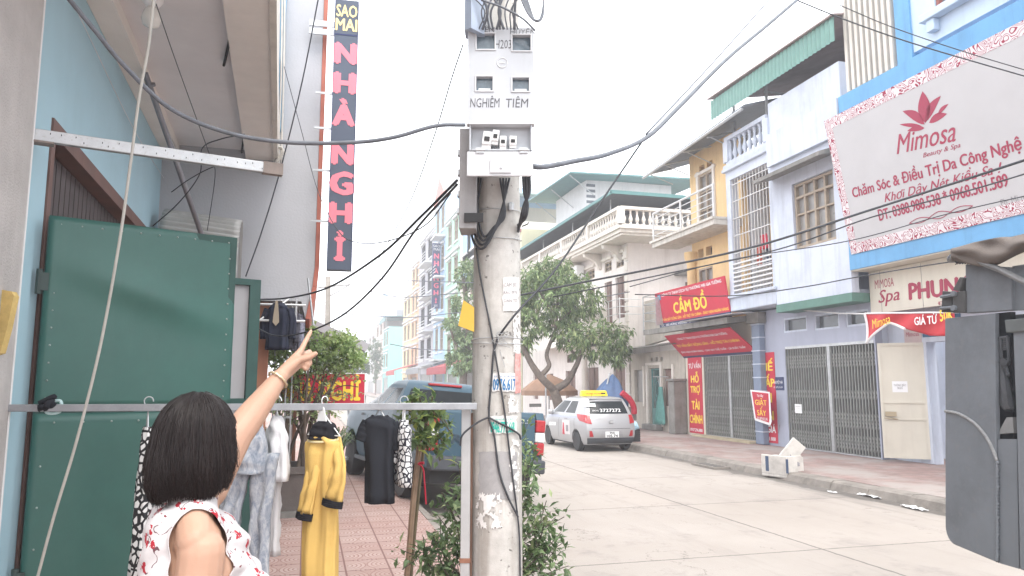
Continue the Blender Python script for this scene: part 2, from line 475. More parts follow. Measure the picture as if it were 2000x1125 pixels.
K = {}
K['conc'] = M('kerb_concrete', (0.25, 0.225, 0.2), 0.9, 0.2, 4, dirt=0.6, bump=0.4)
K['dkconc'] = M('stained_concrete', (0.22, 0.21, 0.195), 0.9, 0.25, 3, streak=0.5, bump=0.3)
K['ground'] = M('bare_ground', (0.26, 0.24, 0.22), 0.95, 0.2, 0.3)
K['whitewall'] = M('bluish_white_wall', (0.56, 0.6, 0.69), 0.85, 0.06, 1.2, dirt=0.3, streak=0.5, scol=(0.36, 0.38, 0.43))
K['whitetrim'] = M('grey_white_moulding', (0.5, 0.54, 0.62), 0.8, 0.1, 3, streak=0.35, scol=(0.3, 0.3, 0.32))
K['bluepaint'] = M('sky_blue_paint', (0.13, 0.33, 0.56), 0.6, 0.06, 2, dirt=0.2, streak=0.25)
K['paleblue'] = M('pale_blue_wall', (0.5, 0.61, 0.74), 0.8, 0.05, 2, streak=0.12)
K['cream'] = M('cream_panel', (0.62, 0.58, 0.49), 0.55, 0.05, 2, streak=0.1)
K['orange'] = M('ochre_wall', (0.74, 0.53, 0.28), 0.85, 0.08, 1.5, streak=0.22)
K['h3wall'] = M('pinkish_white_wall', (0.8, 0.745, 0.71), 0.85, 0.06, 1.0, dirt=0.2, streak=0.4, scol=(0.44, 0.39, 0.36))
K['h3trim'] = M('ivory_moulding', (0.72, 0.67, 0.61), 0.8, 0.08, 2, streak=0.3, scol=(0.36, 0.33, 0.3))
K['brownwood'] = M('brown_shutter_paint', (0.2, 0.13, 0.11), 0.6, 0.15, 4)
K['tanwood'] = M('tan_window_wood', (0.36, 0.29, 0.22), 0.6, 0.15, 4)
K['glass'] = glassy('window_glass', (0.1, 0.11, 0.12), 0.12)
K['glassgrey'] = glassy('dusty_glass', (0.24, 0.23, 0.22), 0.3)
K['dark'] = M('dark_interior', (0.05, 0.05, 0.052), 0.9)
K['shutter'] = M('folding_gate_paint', (0.27, 0.275, 0.26), 0.55, 0.14, 3, streak=0.2, metal=0.2)
K['lattice'] = M('lattice_paint', (0.34, 0.345, 0.33), 0.5, 0.12, 3, metal=0.2)
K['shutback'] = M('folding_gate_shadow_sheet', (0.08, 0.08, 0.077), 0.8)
K['steel'] = M('galvanised_steel', (0.48, 0.49, 0.5), 0.45, 0.15, 8, metal=0.6, spots=0.3, spcol=(0.3, 0.26, 0.22))
K['rail'] = M('painted_rail_white', (0.6, 0.6, 0.6), 0.5, 0.1, 5)
K['red'] = M('sign_red', (0.5, 0.022, 0.05), 0.45, 0.08, 1.5, spec=0.35)
K['yellow'] = M('sign_yellow', (0.85, 0.6, 0.06), 0.5, 0.03, 5)
K['white'] = M('print_white', (0.78, 0.78, 0.78), 0.5, 0.03, 5)
K['navy'] = M('sign_navy', (0.03, 0.04, 0.11), 0.5, 0.1, 3)
K['crimson'] = M('print_crimson', (0.33, 0.03, 0.07), 0.5, 0.05, 5)
K['printgrey'] = M('print_grey', (0.24, 0.22, 0.23), 0.5, 0.05, 5)
K['signwhite'] = M('sign_white_sheet', (0.47, 0.46, 0.465), 0.4, 0.04, 1.5, streak=0.12, scol=(0.5, 0.47, 0.47))
K['black'] = M('black_rubber', (0.02, 0.02, 0.022), 0.6, 0.2, 6)
K['cable'] = M('cable_sheath', (0.05, 0.053, 0.06), 0.55, 0.2, 10)
K['greycable'] = M('grey_cable_sheath', (0.13, 0.14, 0.16), 0.5, 0.2, 10)
K['roofgrey'] = M('grey_roof_sheet', (0.13, 0.145, 0.165), 0.6, 0.15, 1.5, streak=0.4)
K['roofteal'] = M('teal_roof_sheet', (0.1, 0.22, 0.22), 0.55, 0.12, 2, streak=0.2)
K['roofgreen'] = M('green_corrugated', (0.16, 0.3, 0.26), 0.5, 0.1, 3, streak=0.2)
K['fadedredroof'] = M('weathered_roof', (0.3, 0.23, 0.22), 0.8, 0.2, 2)

# ---------------------------------------------------------------- ground, road, pavements
mb = MB(); mb.quad((-500, -300, -0.03), (500, -300, -0.03), (500, 700, -0.03), (-500, 700, -0.03))
mb.build('ground', K['ground'], kind='structure')
mb = MB(); mb.quad((1.66, -25, 0), (9.1, -25, 0), (9.1, 420, 0), (1.66, 420, 0))
mb.build('road', road_mat(), kind='structure')
mb = MB(); mb.box(-3.2, 1.52, -25, 60, -0.02, 0.15)
mb.build('left_pavement', tile_mat(), kind='structure')
mb = MB(); mb.box(9.34, 20, -25, 420, -0.02, 0.15)
mb.build('right_pavement', brickpave_mat(), kind='structure')
def kerb(name, x0, x1, slope, y0, y1, step):
    mb = MB(); y = y0; rnd = random.Random(3)
    while y < y1:
        dz = rnd.uniform(-0.012, 0.006); dx = rnd.uniform(-0.012, 0.012); e = y + step - 0.015
        a, c = (x0 + dx, x1) if slope > 0 else (x0, x1 + dx)
        ht = 0.152 + dz
        if slope > 0:
            p = [(a, 0.0), (a + 0.05, ht - 0.03), (a + 0.1, ht), (c, ht)]
        else:
            p = [(c, 0.0), (c - 0.04, ht - 0.02), (c - 0.07, ht), (a, ht)]
        pts = [(q[0], y, q[1]) for q in p] + [(p[-1][0], y, -0.02), (p[0][0], y, -0.02)]
        mb.prism(pts, (0, e - y, 0)); y += step
    return mb.build(name, K['conc'], kind='structure')
kerb('right_kerb', 9.0, 9.335, 1, -20, 120, 0.9)
kerb('left_kerb', 1.525, 1.68, -1, -20, 60, 0.8)
# storm drain grate in the right gutter
t = T('storm_drain', 'concrete storm drain slab with slots set in the gutter before the right kerb', 'drain', (8.92, 15.2, 0.0))
mb = MB(); mb.box(8.6, 8.99, 14.7, 15.7, 0.004, 0.05); mb.build('frame', K['conc'], t)
mb = MB()
for i in range(6): mb.box(8.66, 8.92, 14.8 + i * 0.15, 14.86 + i * 0.15, 0.051, 0.054)
mb.build('slots', K['dark'], t)
# ================================================================ RIGHT SIDE OF THE STREET
FR, FU = Vector((0, -1, 0)), Vector((0, 0, 1))      # on a facade facing the road: right and up

def folding_gate(root, X, y0, y1, z0, z1, mat=None, centre=None):
    """scissor gate: uprights, two bands of lattice diagonals, dark behind"""
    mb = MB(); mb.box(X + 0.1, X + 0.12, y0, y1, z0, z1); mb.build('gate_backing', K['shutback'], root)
    mb = MB(); n = int((y1 - y0) / 0.098)
    p = (y1 - y0) / n
    for i in range(n + 1):
        y = y0 + i * p
        mb.box(X, X + 0.03, y - 0.013, y + 0.013, z0, z1)
    g = mb.build('gate_uprights', mat or K['shutter'], root)
    mb = MB()
    H = z1 - z0
    for (a, b) in ((0.04, 0.17), (0.235, 0.37), (0.5, 0.58), (0.8, 0.93)):
        za, zb = z0 + a * H, z0 + b * H
        k = max(1, int((zb - za) / 0.13)); dz = (zb - za) / k
        for r in range(k):
            for i in range(0, n):
                y = y0 + i * p
                s1 = za + r * dz
                for (ya, yb) in ((y, y + p), (y + p, y)):
                    A = Vector((X + 0.034, ya, s1)); B = Vector((X + 0.034, yb, s1 + dz))
                    d = (B - A).normalized(); w = d.cross(Vector((1, 0, 0)))
                    mb.obox((A + B) / 2, d, w, (1, 0, 0), -(B - A).length / 2, (B - A).length / 2, -0.014, 0.014, 0, 0.006)
    mb.build('gate_lattice', K['lattice'], root)
    c = centre if centre else (y0 + y1) / 2
    mb = MB(); mb.box(X - 0.03, X + 0.035, c - 0.05, c - 0.004, z0, z1); mb.box(X - 0.03, X + 0.035, c + 0.004, c + 0.05, z0, z1)
    mb.build('gate_meeting_post', K['steel'], root)
    mb = MB(); mb.box(X - 0.02, X + 0.06, y0, y1, z1 + 0.002, z1 + 0.07); mb.box(X - 0.02, X + 0.06, y0, y1, z0 - 0.03, z0 - 0.002)
    mb.build('gate_track', K['steel'], root)

def baluster(mb, c, h, r=0.07, n=10):
    P = [(0.75, 0), (0.75, .06), (.45, .08), (.55, .14), (.95, .3), (1.0, .36), (.7, .5), (.42, .66), (.4, .74), (.6, .8), (.42, .84), (.5, .9), (.75, .93), (.75, 1)]
    mb.lathe([(a * r, b * h) for a, b in P], c, n)

def balustrade(root, a, b, z, h, step=0.22, r=0.07, mat=None, trim=None, posts=(0.0, 1.0), name='balustrade'):
    a, b = Vector((*a, 0)), Vector((*b, 0)); d = b - a; Ln = d.length; d.normalize(); w = d.cross(Vector((0, 0, 1)))
    mb = MB(); n = max(1, int(Ln / step))
    for i in range(n):
        p = a + d * ((i + .5) * Ln / n)
        baluster(mb, (p.x, p.y, z + 0.08), h - 0.2, r)
    bo = mb.build(name, mat, root, smooth=True)
    mb = MB()
    mb.obox(a, d, w, (0, 0, 1), 0, Ln, -0.09, 0.09, z, z + 0.08)
    mb.obox(a, d, w, (0, 0, 1), -0.04, Ln + 0.04, -0.12, 0.12, z + h - 0.12, z + h)
    for t_ in posts:
        mb.obox(a + d * Ln * t_, d, w, (0, 0, 1), -0.12, 0.12, -0.115, 0.115, z + 0.081, z + h - 0.121)
    mb.build('handrail', trim or mat, root)
    return bo

def window(root, X, y0, y1, z0, z1, nx=2, nz=3, fm=None, gm=None, dpt=0.1, tr=0.0, name='window', sill=True, fw=0.06):
    """casement in a facade facing the road; glass set back dpt"""
    mb = MB()
    mb.box(X - 0.02, X + dpt + .02, y0, y0 + fw, z0, z1); mb.box(X - 0.02, X + dpt + .02, y1 - fw, y1, z0, z1)
    mb.box(X - 0.02, X + dpt + .02, y0 + fw, y1 - fw, z0, z0 + fw); mb.box(X - 0.02, X + dpt + .02, y0 + fw, y1 - fw, z1 - fw, z1)
    zt = z1 - tr if tr else z1
    if tr: mb.box(X - 0.018, X + dpt, y0 + fw, y1 - fw, zt - fw / 2, zt + fw / 2)
    for i in range(1, nx):
        y = y0 + (y1 - y0) * i / nx
        mb.box(X - 0.01, X + dpt - .02, y - fw * .55, y + fw * .55, z0 + fw, z1 - fw)
    for i in range(1, nz):
        z = z0 + (zt - z0) * i / nz
        mb.box(X + 0.0, X + dpt - .03, y0 + fw, y1 - fw, z - fw * .35, z + fw * .35)
    f = mb.build(name, fm or K['tanwood'], root)
    mb = MB(); mb.box(X + dpt - 0.024, X + dpt - 0.012, y0 + fw, y1 - fw, z0 + fw, z1 - fw); mb.build('pane', gm or K['glass'], f)
    return f

def wallx(mb, X0, X1, y0, y1, z0, z1, holes=()):
    """slab between X0 and X1 with rectangular openings (ya, yb, za, zb)"""
    ys = sorted({y0, y1, *[h[0] for h in holes], *[h[1] for h in holes]}); zs = sorted({z0, z1, *[h[2] for h in holes], *[h[3] for h in holes]})
    ys = [y for y in ys if y0 <= y <= y1]; zs = [z for z in zs if z0 <= z <= z1]
    nys, nzs = len(ys), len(zs)
    def solid(i, j):
        if i < 0 or j < 0 or i >= nys - 1 or j >= nzs - 1: return False
        cy, cz = (ys[i] + ys[i + 1]) / 2, (zs[j] + zs[j + 1]) / 2
        return not any(h[0] < cy < h[1] and h[2] < cz < h[3] for h in holes)
    for i in range(nys - 1):
        for j in range(nzs - 1):
            if not solid(i, j): continue
            a, b, c, d = ys[i], ys[i + 1], zs[j], zs[j + 1]
            mb.quad((X0, a, c), (X0, a, d), (X0, b, d), (X0, b, c)); mb.quad((X1, a, c), (X1, b, c), (X1, b, d), (X1, a, d))
            if not solid(i - 1, j): mb.quad((X0, a, c), (X1, a, c), (X1, a, d), (X0, a, d))
            if not solid(i + 1, j): mb.quad((X0, b, c), (X0, b, d), (X1, b, d), (X1, b, c))
            if not solid(i, j - 1): mb.quad((X0, a, c), (X0, b, c), (X1, b, c), (X1, a, c))
            if not solid(i, j + 1): mb.quad((X0, a, d), (X1, a, d), (X1, b, d), (X0, b, d))
    return mb

def corrugated(mb, o, A, B, la, lb, pitch=0.09, amp=0.012, thick=0.006):
    """sheet spanned by A (across ribs, length la) and B (along ribs, length lb)"""
    o, A, B = Vector(o), Vector(A).normalized(), Vector(B).normalized(); N = A.cross(B)
    n = max(4, int(la / pitch * 4)); v = []
    for i in range(n + 1):
        a = la * i / n; h = amp * math.sin(2 * math.pi * a / pitch)
        for b in (0, lb):
            for t_ in (0, thick): v.append(o + A * a + B * b + N * (h + t_))
    f = []
    for i in range(n):
        k = i * 4; q = k + 4
        f += [(k, q, q + 2, k + 2), (k + 1, k + 3, q + 3, q + 1), (k, k + 1, q + 1, q), (k + 2, q + 2, q + 3, k + 3)]
    f += [(0, 2, 3, 1), (n * 4, n * 4 + 1, n * 4 + 3, n * 4 + 2)]
    return mb.add(v, f)

# ---------------------------------------------------------------- white house (folding gate below, caged balcony above)
XU, XL = 12.05, 12.6
wh = T('white_house', 'bluish white two storey house with caged balcony and grey folding gate below', 'house', (12.6, 16.6, 0.15))
WR, WL = 14.24, 19.35
mb = MB()
wallx(mb, XL, XL + 0.2, WR, 18.85, 0.15, 3.92, [(14.28, 17.62, 0.15, 2.86), (16.63, 17.62, 3.24, 3.64), (15.4, 16.33, 3.22, 3.63), (14.4, 15.16, 3.22, 3.6)])
mb.build('ground_floor_wall', M('grey_lilac_wall', (0.36, 0.38, 0.46), 0.85, 0.07, 1.5, streak=0.15), wh)
mb = MB(); mb.box(XL + 1.2, XL + 1.4, WR + .01, WL, 0.15, 3.9); mb.box(XL + .21, 17.5, WR + 0.003, WR + 0.15, .15, 10); mb.box(XL + .21, 17.5, WL - .15, WL - .003, .15, 8.2); mb.box(17.3, 17.5, WR + .16, WL - .16, .15, 10)
mb.build('inner_walls', K['whitewall'], wh)
for (a, b, c, d) in ((16.63, 17.62, 3.24, 3.64), (15.4, 16.33, 3.22, 3.63), (14.4, 15.16, 3.22, 3.6)):
    window(wh, XL + .03, a, b, c, d, 1, 1, K['whitetrim'], K['glass'], 0.12, name='vent_window', fw=0.05)
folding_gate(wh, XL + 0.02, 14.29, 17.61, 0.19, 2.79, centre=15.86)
# upper storey: solid bay right, open caged bay left
BY = 17.1
mb = MB()
wallx(mb, XU, XU + 0.2, WR, BY, 3.95, 9.55, [(14.66, 16.24, 5.28, 7.02)])
mb.box(XU + 0.21, 17.2, WR + 0.16, BY, 3.96, 4.06)
mb.build('upper_wall', K['whitewall'], wh)
mb = MB(); mb.box(XU - 0.015, XU + 0.6, WR, BY + .02, 3.74, 3.945); mb.build('green_beam', M('dull_green_paint', (0.1, 0.2, 0.165), 0.6, 0.15, 3), wh)
mb = MB(); mb.box(XU + .61, XL + 1.2, WR + .17, WL - .17, 3.925, 3.945); mb.build('soffit', K['whitetrim'], wh)
# caged bay frame
mb = MB()
mb.box(XU, XU + 0.25, WL - 0.22, WL, 4.46, 8.2)                # left pier
mb.box(XU, XU + 0.25, BY + .003, BY + 0.12, 4.46, 8.2)
mb.box(XU, XU + 0.25, BY + .121, WL - .221, 7.93, 8.2)         # lintel
mb.build('balcony_frame', K['whitewall'], wh)
mb = MB()
mb.box(XU - 0.02, XU + 1.3, BY + .003, WL + .02, 3.98, 4.36); mb.box(XU - 0.1, XU + 1.3, BY - .05, WL + .08, 4.362, 4.455)
mb.box(XU - 0.1, XU + 1.4, BY - .05, WL + .08, 8.202, 8.3); mb.box(XU - 0.06, XU + 1.4, BY - .03, WL + .05, 8.302, 8.42)
mb.build('balcony_slab', K['whitetrim'], wh, bevel=0.02)
mb = MB(); mb.box(XU + 1.35, XU + 1.5, BY, WL - .16, 4.47, 8.19); mb.box(XU + .3, XU + 1.34, BY + .0, BY + .1, 4.47, 8.19); mb.build('balcony_back_wall', K['orange'], wh)
mb = MB()
for i in range(13):
    y = BY + .16 + (WL - .26 - BY - .16) * i / 12; mb.tube([(XU + .05, y, 4.46), (XU + .05, y, 7.93)], 0.011, 5)
for i in range(6):
    z = 5.15 + i * 0.52; mb.box(XU + .035, XU + .06, BY + .12, WL - .23, z, z + .022)
for i in range(7):
    z = 4.55 + i * 0.13; mb.box(XU - .02, XU + .03, BY + .12, WL - .23, z, z + .045)
mb.build('security_grille', K['rail'], wh)
for k, (px, py, w, h_, c_, lab) in enumerate(((1492, 458, .34, .42, (.5, .03, .06), 'bright red cloth hung in the caged balcony of the white house'), (1482, 478, .22, .62, (.45, .08, .05), 'dull red shirt hung low in the caged balcony'), (1498, 482, .26, .55, (.06, .07, .12), 'dark blue garment hung in the caged balcony'))):
    q = onx(px, py, XU + .3 + .08 * k)
    mb = MB(); mb.sheet(lambda u, v: Vector((q.x + .03 * math.sin(u * 12 + v * 3), q.y + (.5 - u) * w * (1 + .25 * v), q.z - h_ * v)), 14, 6)
    o = mb.build('hung_cloth', M('hung_cloth', c_, .85, .15, 8), smooth=True, label=lab, cat='clothes', group='clothes in the caged balcony'); x_ = o.modifiers.new('thick', 'SOLIDIFY'); x_.thickness = .006
mb = MB()
for i in range(5):
    for j in range(3): mb.box(XU + 1.3, XU + 1.345, 17.7 + j * .42, 17.7 + j * .42 + .36, 6.6 + i * .2, 6.6 + i * .2 + .13)
mb.build('vent_blocks', K['dark'], wh)
balustrade(wh, (XU + .05, WL - .12), (XU + .05, BY + .1), 8.42, 0.85, 0.24, 0.085, K['whitetrim'], K['whitewall'])
window(wh, XU + .08, 14.68, 16.22, 5.3, 7.0, 4, 3, K['tanwood'], K['glassgrey'], 0.1, tr=0.36)
# parapet band and sloping rain canopy over the window
mb = MB(); mb.box(XU - 0.12, XU - .002, WR + .02, BY - .01, 7.72, 8.62); mb.build('parapet_band', K['whitewall'], wh)
mb = MB(); mb.prism([(XU - 0.002, WR + .1, 7.5), (XU - 0.002, WR + .1, 7.36), (XU - 0.62, WR + .1, 7.2), (XU - 0.62, WR + .1, 7.3)], (0, BY - WR - .15, 0)); mb.build('window_canopy', K['dkconc'], wh)
# roof shed on posts
mb = MB()
corrugated(mb, (XU - .32, 13.95, 9.9), (0, 1, 0), (0.02, 0, 1), 5.55, 0.62, 0.16, 0.02)
mb.build('roof_fascia', K['roofgreen'], wh)
mb = MB(); mb.hexa([(XU - .4, 13.9, 10.5), (18, 13.9, 11.6), (18, 19.6, 11.6), (XU - .4, 19.6, 10.58), (XU - .4, 13.9, 10.54), (18, 13.9, 11.64), (18, 19.6, 11.64), (XU - .4, 19.6, 10.62)]); mb.build('shed_roof', K['fadedredroof'], wh)
mb = MB()
for y in (18.95, 17.3): mb.box(XU + .1, XU + .16, y, y + .06, 8.43, 10.55)
for y in (18.95, 17.3): mb.box(XU + .1, 16, y + .062, y + .1, 10.0, 10.06)
mb.build('roof_post', K['steel'], wh)
mb = MB(); mb.box(15.6, 15.8, WR + .16, WL - .2, 8.0, 10.9); mb.build('attic_wall', K['roofgrey'], wh)
text(wh, '201', K['printgrey'], (XL - .004, 18.2, 0.62), FR, FU, h=0.24, w=0.42, shear=0.3, name='house_number')

# drain pipe between the houses
t = T('drain_pipe', 'blue grey painted drain pipe column between red side banner and folding gate', 'pipe', (12.5, 18.68, 0.15))
mb = MB(); mb.box(12.4, 12.595, 18.5, 18.88, 0.16, 3.72); mb.build('shaft', M('blue_grey_paint', (0.19, 0.23, 0.31), 0.6, 0.12, 4), t, bevel=0.02)
mb = MB()
for i in range(9): mb.box(12.385, 12.595, 18.482, 18.898, 0.5 + i * .38, 0.53 + i * .38)
mb.build('joint_rings', K['whitetrim'], t)
mb = MB(); mb.box(12.3, 12.598, 18.4, 18.98, 3.58, 3.9); mb.build('hopper', K['dkconc'], t, bevel=0.03)

# notices on the white house
def plate(name, label, cat, X, y0, y1, z0, z1, mat, lines, th=0.015, border=None):
    """y0 > y1: left and right ends as seen from the road"""
    t = T(name, label, cat, (X, (y0 + y1) / 2, z0))
    mb = MB(); mb.box(X - th, X - 0.001, y1, y0, z0, z1); mb.build('board', mat, t)
    if border:
        mb = MB(); e = 0.02
        for q in ((y1, y0, z0, z0 + e), (y1, y0, z1 - e, z1), (y1, y1 + e, z0 + e, z1 - e), (y0 - e, y0, z0 + e, z1 - e)): mb.box(X - th - .004, X - th - .001, *q)
        mb.build('border', border, t)
    for (s, zc, h, w, mt, b_) in lines:
        text(t, s, mt, (X - th, (y0 + y1) / 2, zc), FR, FU, h=h, w=w, bold=b_)
    return t
plate('name_plate', 'small navy name plate on the pillar left of the big folding gate', 'sign', XL, 18.22, 17.72, 1.68, 2.04, K['navy'], [('NGUYỆT HÀ', 1.9, 0.12, 0.42, K['white'], .02), ('ĐT: 0972.615.399', 1.76, 0.05, 0.4, K['white'], 0)])
plate('paper_notice', 'white paper notice fixed on the left half of the big folding gate', 'notice', XL + .01, 17.3, 17.02, 1.08, 1.32, K['white'], [('THÔNG BÁO', 1.26, 0.03, 0.2, K['printgrey'], 0), ('..............\n..............', 1.19, .04, .2, K['printgrey'], 0)])
# laundry banner hung from pipe
t = T('laundry_banner', 'red laundry banner in white border hanging crooked on the grey pipe', 'banner', (12.3, 18.3, 0.75))
bo, bR, bU = Vector((12.28, 18.32, 1.22)), Vector((0, -.998, -0.02)).normalized(), Vector((-0.06, 0.0, 1)).normalized()
def tri(mb, o, Rv, Uv, P, d=0.006):
    N = Rv.cross(Uv); mb.prism([o + Rv * a + Uv * b for a, b in P], -N * d)
mb = MB(); tri(mb, bo, bR, bU, [(-.42, -.4), (.3, -.5), (.38, -.38), (.42, .42), (-.5, .46)]); mb.build('cloth', K['white'], t)
mb = MB(); tri(mb, bo + bR.cross(bU) * .008, bR, bU, [(-.34, -.34), (.26, -.42), (.3, -.3), (.36, .38), (-.42, .41)]); mb.build('red_field', K['red'], t)
for s, z, h, w, mt in (('Tại đây', .3, .09, .3, K['white']), ('GIẶT', .12, .24, .55, K['yellow']), ('SẤY', -.13, .24, .42, K['yellow']), ('ĐT: 0979.012.345', -.33, .08, .5, K['white'])):
    text(t, s, mt, bo + bU * z + bR.cross(bU) * .008 + bR * -.03, bR, bU, h=h, w=w, bold=.02)

# ---------------------------------------------------------------- spa house
sp = T('spa_house', 'blue house with cream shop front carrying the big spa billboard', 'house', (12.9, 11, 0.15))
SR = 6.4
XP = 12.95
mb = MB(); wallx(mb, XP, XP + .2, SR, WR - .003, .15, 4.42, [(12.5, 13.1, .15, 2.75), (9.0, 11.9, .9, 2.6)]); mb.box(XP + .21, 17.5, WR - .15, WR - .003, .15, 13); mb.build('ground_floor_wall', K['whitewall'], sp)
mb = MB(); mb.box(XP + 1.6, XP + 1.7, SR, WR - .2, .16, 4.4); mb.build('inner_wall', K['whitewall'], sp)
mb = MB(); mb.box(XU - .03, XP + .25, SR, WR - .005, 4.46, 5.1); mb.build('blue_beam', K['bluepaint'], sp)
mb = MB(); mb.box(XU, XP + .2, SR, WR - .01, 4.43, 4.458); mb.build('soffit', K['cream'], sp)
mb = MB()
wallx(mb, XU, XU + .2, SR, 12.35, 5.1, 8.2, []); wallx(mb, XU, XU + .2, SR, 12.0, 8.75, 13.0, [(9.3, 11.4, 9.4, 12.0)])
mb.build('upper_wall', K['paleblue'], sp)
mb = MB(); mb.box(XU - .08, XU + .3, SR, WR - .005, 8.2, 8.62); mb.box(XU - .05, XU + .3, 12.0, 12.4, 8.621, 13.0); mb.box(XU - .04, XU + .3, 12.36, WR - .01, 5.101, 8.199)
mb.build('blue_trim', K['bluepaint'], sp)
mb = MB(); mb.box(XU - .22, XU - .002, 9.1, 11.62, 9.17, 9.33); mb.box(XU - .16, XU - .002, 11.3, 11.5, 8.92, 9.168); mb.box(XU - .16, XU - .002, 9.3, 9.5, 8.92, 9.168); mb.build('window_sill', K['paleblue'], sp, bevel=0.02)
window(sp, XU + .05, 9.32, 11.38, 9.42, 12.0, 3, 3, M('red_brown_frame', (0.3, 0.1, 0.08), .6), K['glass'], .1)
# slatted screen
t = T('louvre_screen', 'cream vertical slat screen beside the blue upper storey', 'screen', (XU, 13.2, 8.63))
rb = random.Random(5)
mb = MB()
for i in range(9):
    y = 12.5 + i * 0.17; mb.box(XU - .06, XU + .04, y, y + .085, 8.64, 12.5)
mb.build('slats', M('cream_slats', (.6, .56, .5), .6, .08, 3), t)
mb = MB()
for z in (8.9, 10.4, 12.0): mb.box(XU + .041, XU + .08, 12.45, 13.95, z, z + .06)
mb.build('rails', K['steel'], t)
mb = MB(); mb.box(XU + .3, XU + .32, 12.45, 13.95, 8.64, 12.5); mb.build('backing', K['paleblue'], t)

# billboard, leaning out at the top
bb = T('spa_billboard', 'large white billboard with crimson scroll border and lotus on the blue house', 'billboard', (11.7, 11.5, 4.8))
c_bl, c_tl = Vector((12.0, 14.14, 4.81)), Vector((11.46, 14.14, 7.95))
BR_ = Vector((0, -1, 0)); BU_ = (c_tl - c_bl).normalized(); BN = BR_.cross(BU_); BH = (c_tl - c_bl).length; BWD = 5.9
def bp_(u, v, d=0.0): return c_bl + BR_ * u + BU_ * v + BN * d
mb = MB(); mb.obox(c_bl, BR_, BU_, BN, 0, BWD, 0, BH, -.06, 0); mb.build('panel', K['signwhite'], bb)
mb = MB()
for u in (0.3, 2.0, 4.0, 5.6): mb.tube([bp_(u, BH - .1, -.06), (XU - .04, 14.14 - u, 7.9)], .025, 6); mb.tube([bp_(u, .1, -.06), (XU - .05, 14.14 - u, 4.9)], .025, 6)
mb.build('support', K['steel'], bb)
def scroll_mat():
    m, n, b = base('scroll_border_print', 0.45)
    tc = nd(n, 'ShaderNodeTexCoord').outputs['Object']
    nz = nd(n, 'ShaderNodeTexNoise', i_Scale=3.4, i_Detail=0.6, i_Distortion=1.6); n.links.new(tc, nz.inputs['Vector'])
    s = mth(n, 'SINE', mth(n, 'MULTIPLY', nz.outputs[0], 62.0))
    f = ramp(n, s, 0.5, 0.56)
    n.links.new(mixc(n, f, (.66, .62, .63), (.3, .015, .05)), b.inputs['Base Color'])
    return m
mb = MB(); e = .24
for q in ((0, BWD, 0, e), (0, BWD, BH - e, BH), (0, e, e, BH - e), (BWD - e, BWD, e, BH - e)): mb.obox(c_bl, BR_, BU_, BN, q[0] + .01, q[1] - .01, q[2] + .001, q[3] - .001, .001, .004)
mb.build('scroll_border', scroll_mat(), bb)
def bpix(px, py):
    p = onpl(px, py, c_bl, BN) - c_bl
    return p.dot(BR_), p.dot(BU_)
def petal(mb, base_, tip, wid, bow=0.0, n=9):
    a, c = Vector(base_), Vector(tip); d = c - a; p = Vector((-d.y, d.x)).normalized()
    L_, R_ = [], []
    for i in range(n + 1):
        t_ = i / n; w = wid * math.sin(math.pi * t_ ** 0.85) ** 0.9; q = a + d * t_ + p * bow * math.sin(math.pi * t_)
        L_.append(q + p * w); R_.append(q - p * w)
    poly = L_ + R_[-2:0:-1]
    mb.add([bp_(x, y, .004) for x, y in poly], [tuple(range(len(poly)))])
mb = MB()
for b0, t0, w_, bw in (((1808, 240), (1802, 178), .15, 0), ((1808, 238), (1838, 187), .09, .05), ((1806, 243), (1763, 217), .09, -.05), ((1815, 240), (1850, 222), .075, .03), ((1800, 246), (1757, 243), .04, 0), ((1806, 250), (1772, 256), .055, -.02), ((1832, 224), (1853, 203), .04, .02)):
    petal(mb, bpix(*b0), bpix(*t0), w_, bw)
mb.build('lotus_emblem', K['crimson'], bb)
def btext(s, pl, pr, h, mt, bold=0.0, shear=0.0):
    a, c = Vector(bpix(*pl)), Vector(bpix(*pr)); d = (c - a); L_ = d.length; d.normalize()
    mid = (a + c) / 2
    Rv = BR_ * d.x + BU_ * d.y; Uv = BR_ * -d.y + BU_ * d.x
    text(bb, s, mt, bp_(mid.x, mid.y), Rv, Uv, h=h, w=L_, bold=bold, shear=shear, res=3)
btext('Mimosa', (1750, 283), (1866, 255), .4, K['crimson'], .01, .35)
btext('Beauty & Spa', (1803, 305), (1876, 284), .12, K['crimson'], .012, .3)
btext('Chăm Sóc & Điều Trị Da Công Nghệ Cao', (1665, 377), (2052, 262), .36, K['crimson'], .03)
btext('Khơi Dậy Nét Kiều Sa !', (1727, 387), (1957, 326), .3, K['crimson'], .014, .35)
btext('ĐT: 0388.988.538 * 0968.501.589', (1715, 421), (1968, 350), .24, K['crimson'], .035)
btext('Fb: Mi mo sa', (1955, 397), (2030, 376), .13, K['printgrey'], .0)
mb = MB()
a0 = Vector(bpix(1776, 436)); a1 = Vector(bpix(1900, 402)); dd = a1 - a0; pp = Vector((-dd.y, dd.x)).normalized()
for k in (-1, 1):
    mb.tube([bp_(*(a0 + dd * t_ + pp * k * .07 * math.sin(t_ * 9.4) * (1 - abs(2 * t_ - 1) * .4)), .004) for t_ in [i / 30 for i in range(31)]], .008, 4)
mb.build('flourish', K['crimson'], bb)

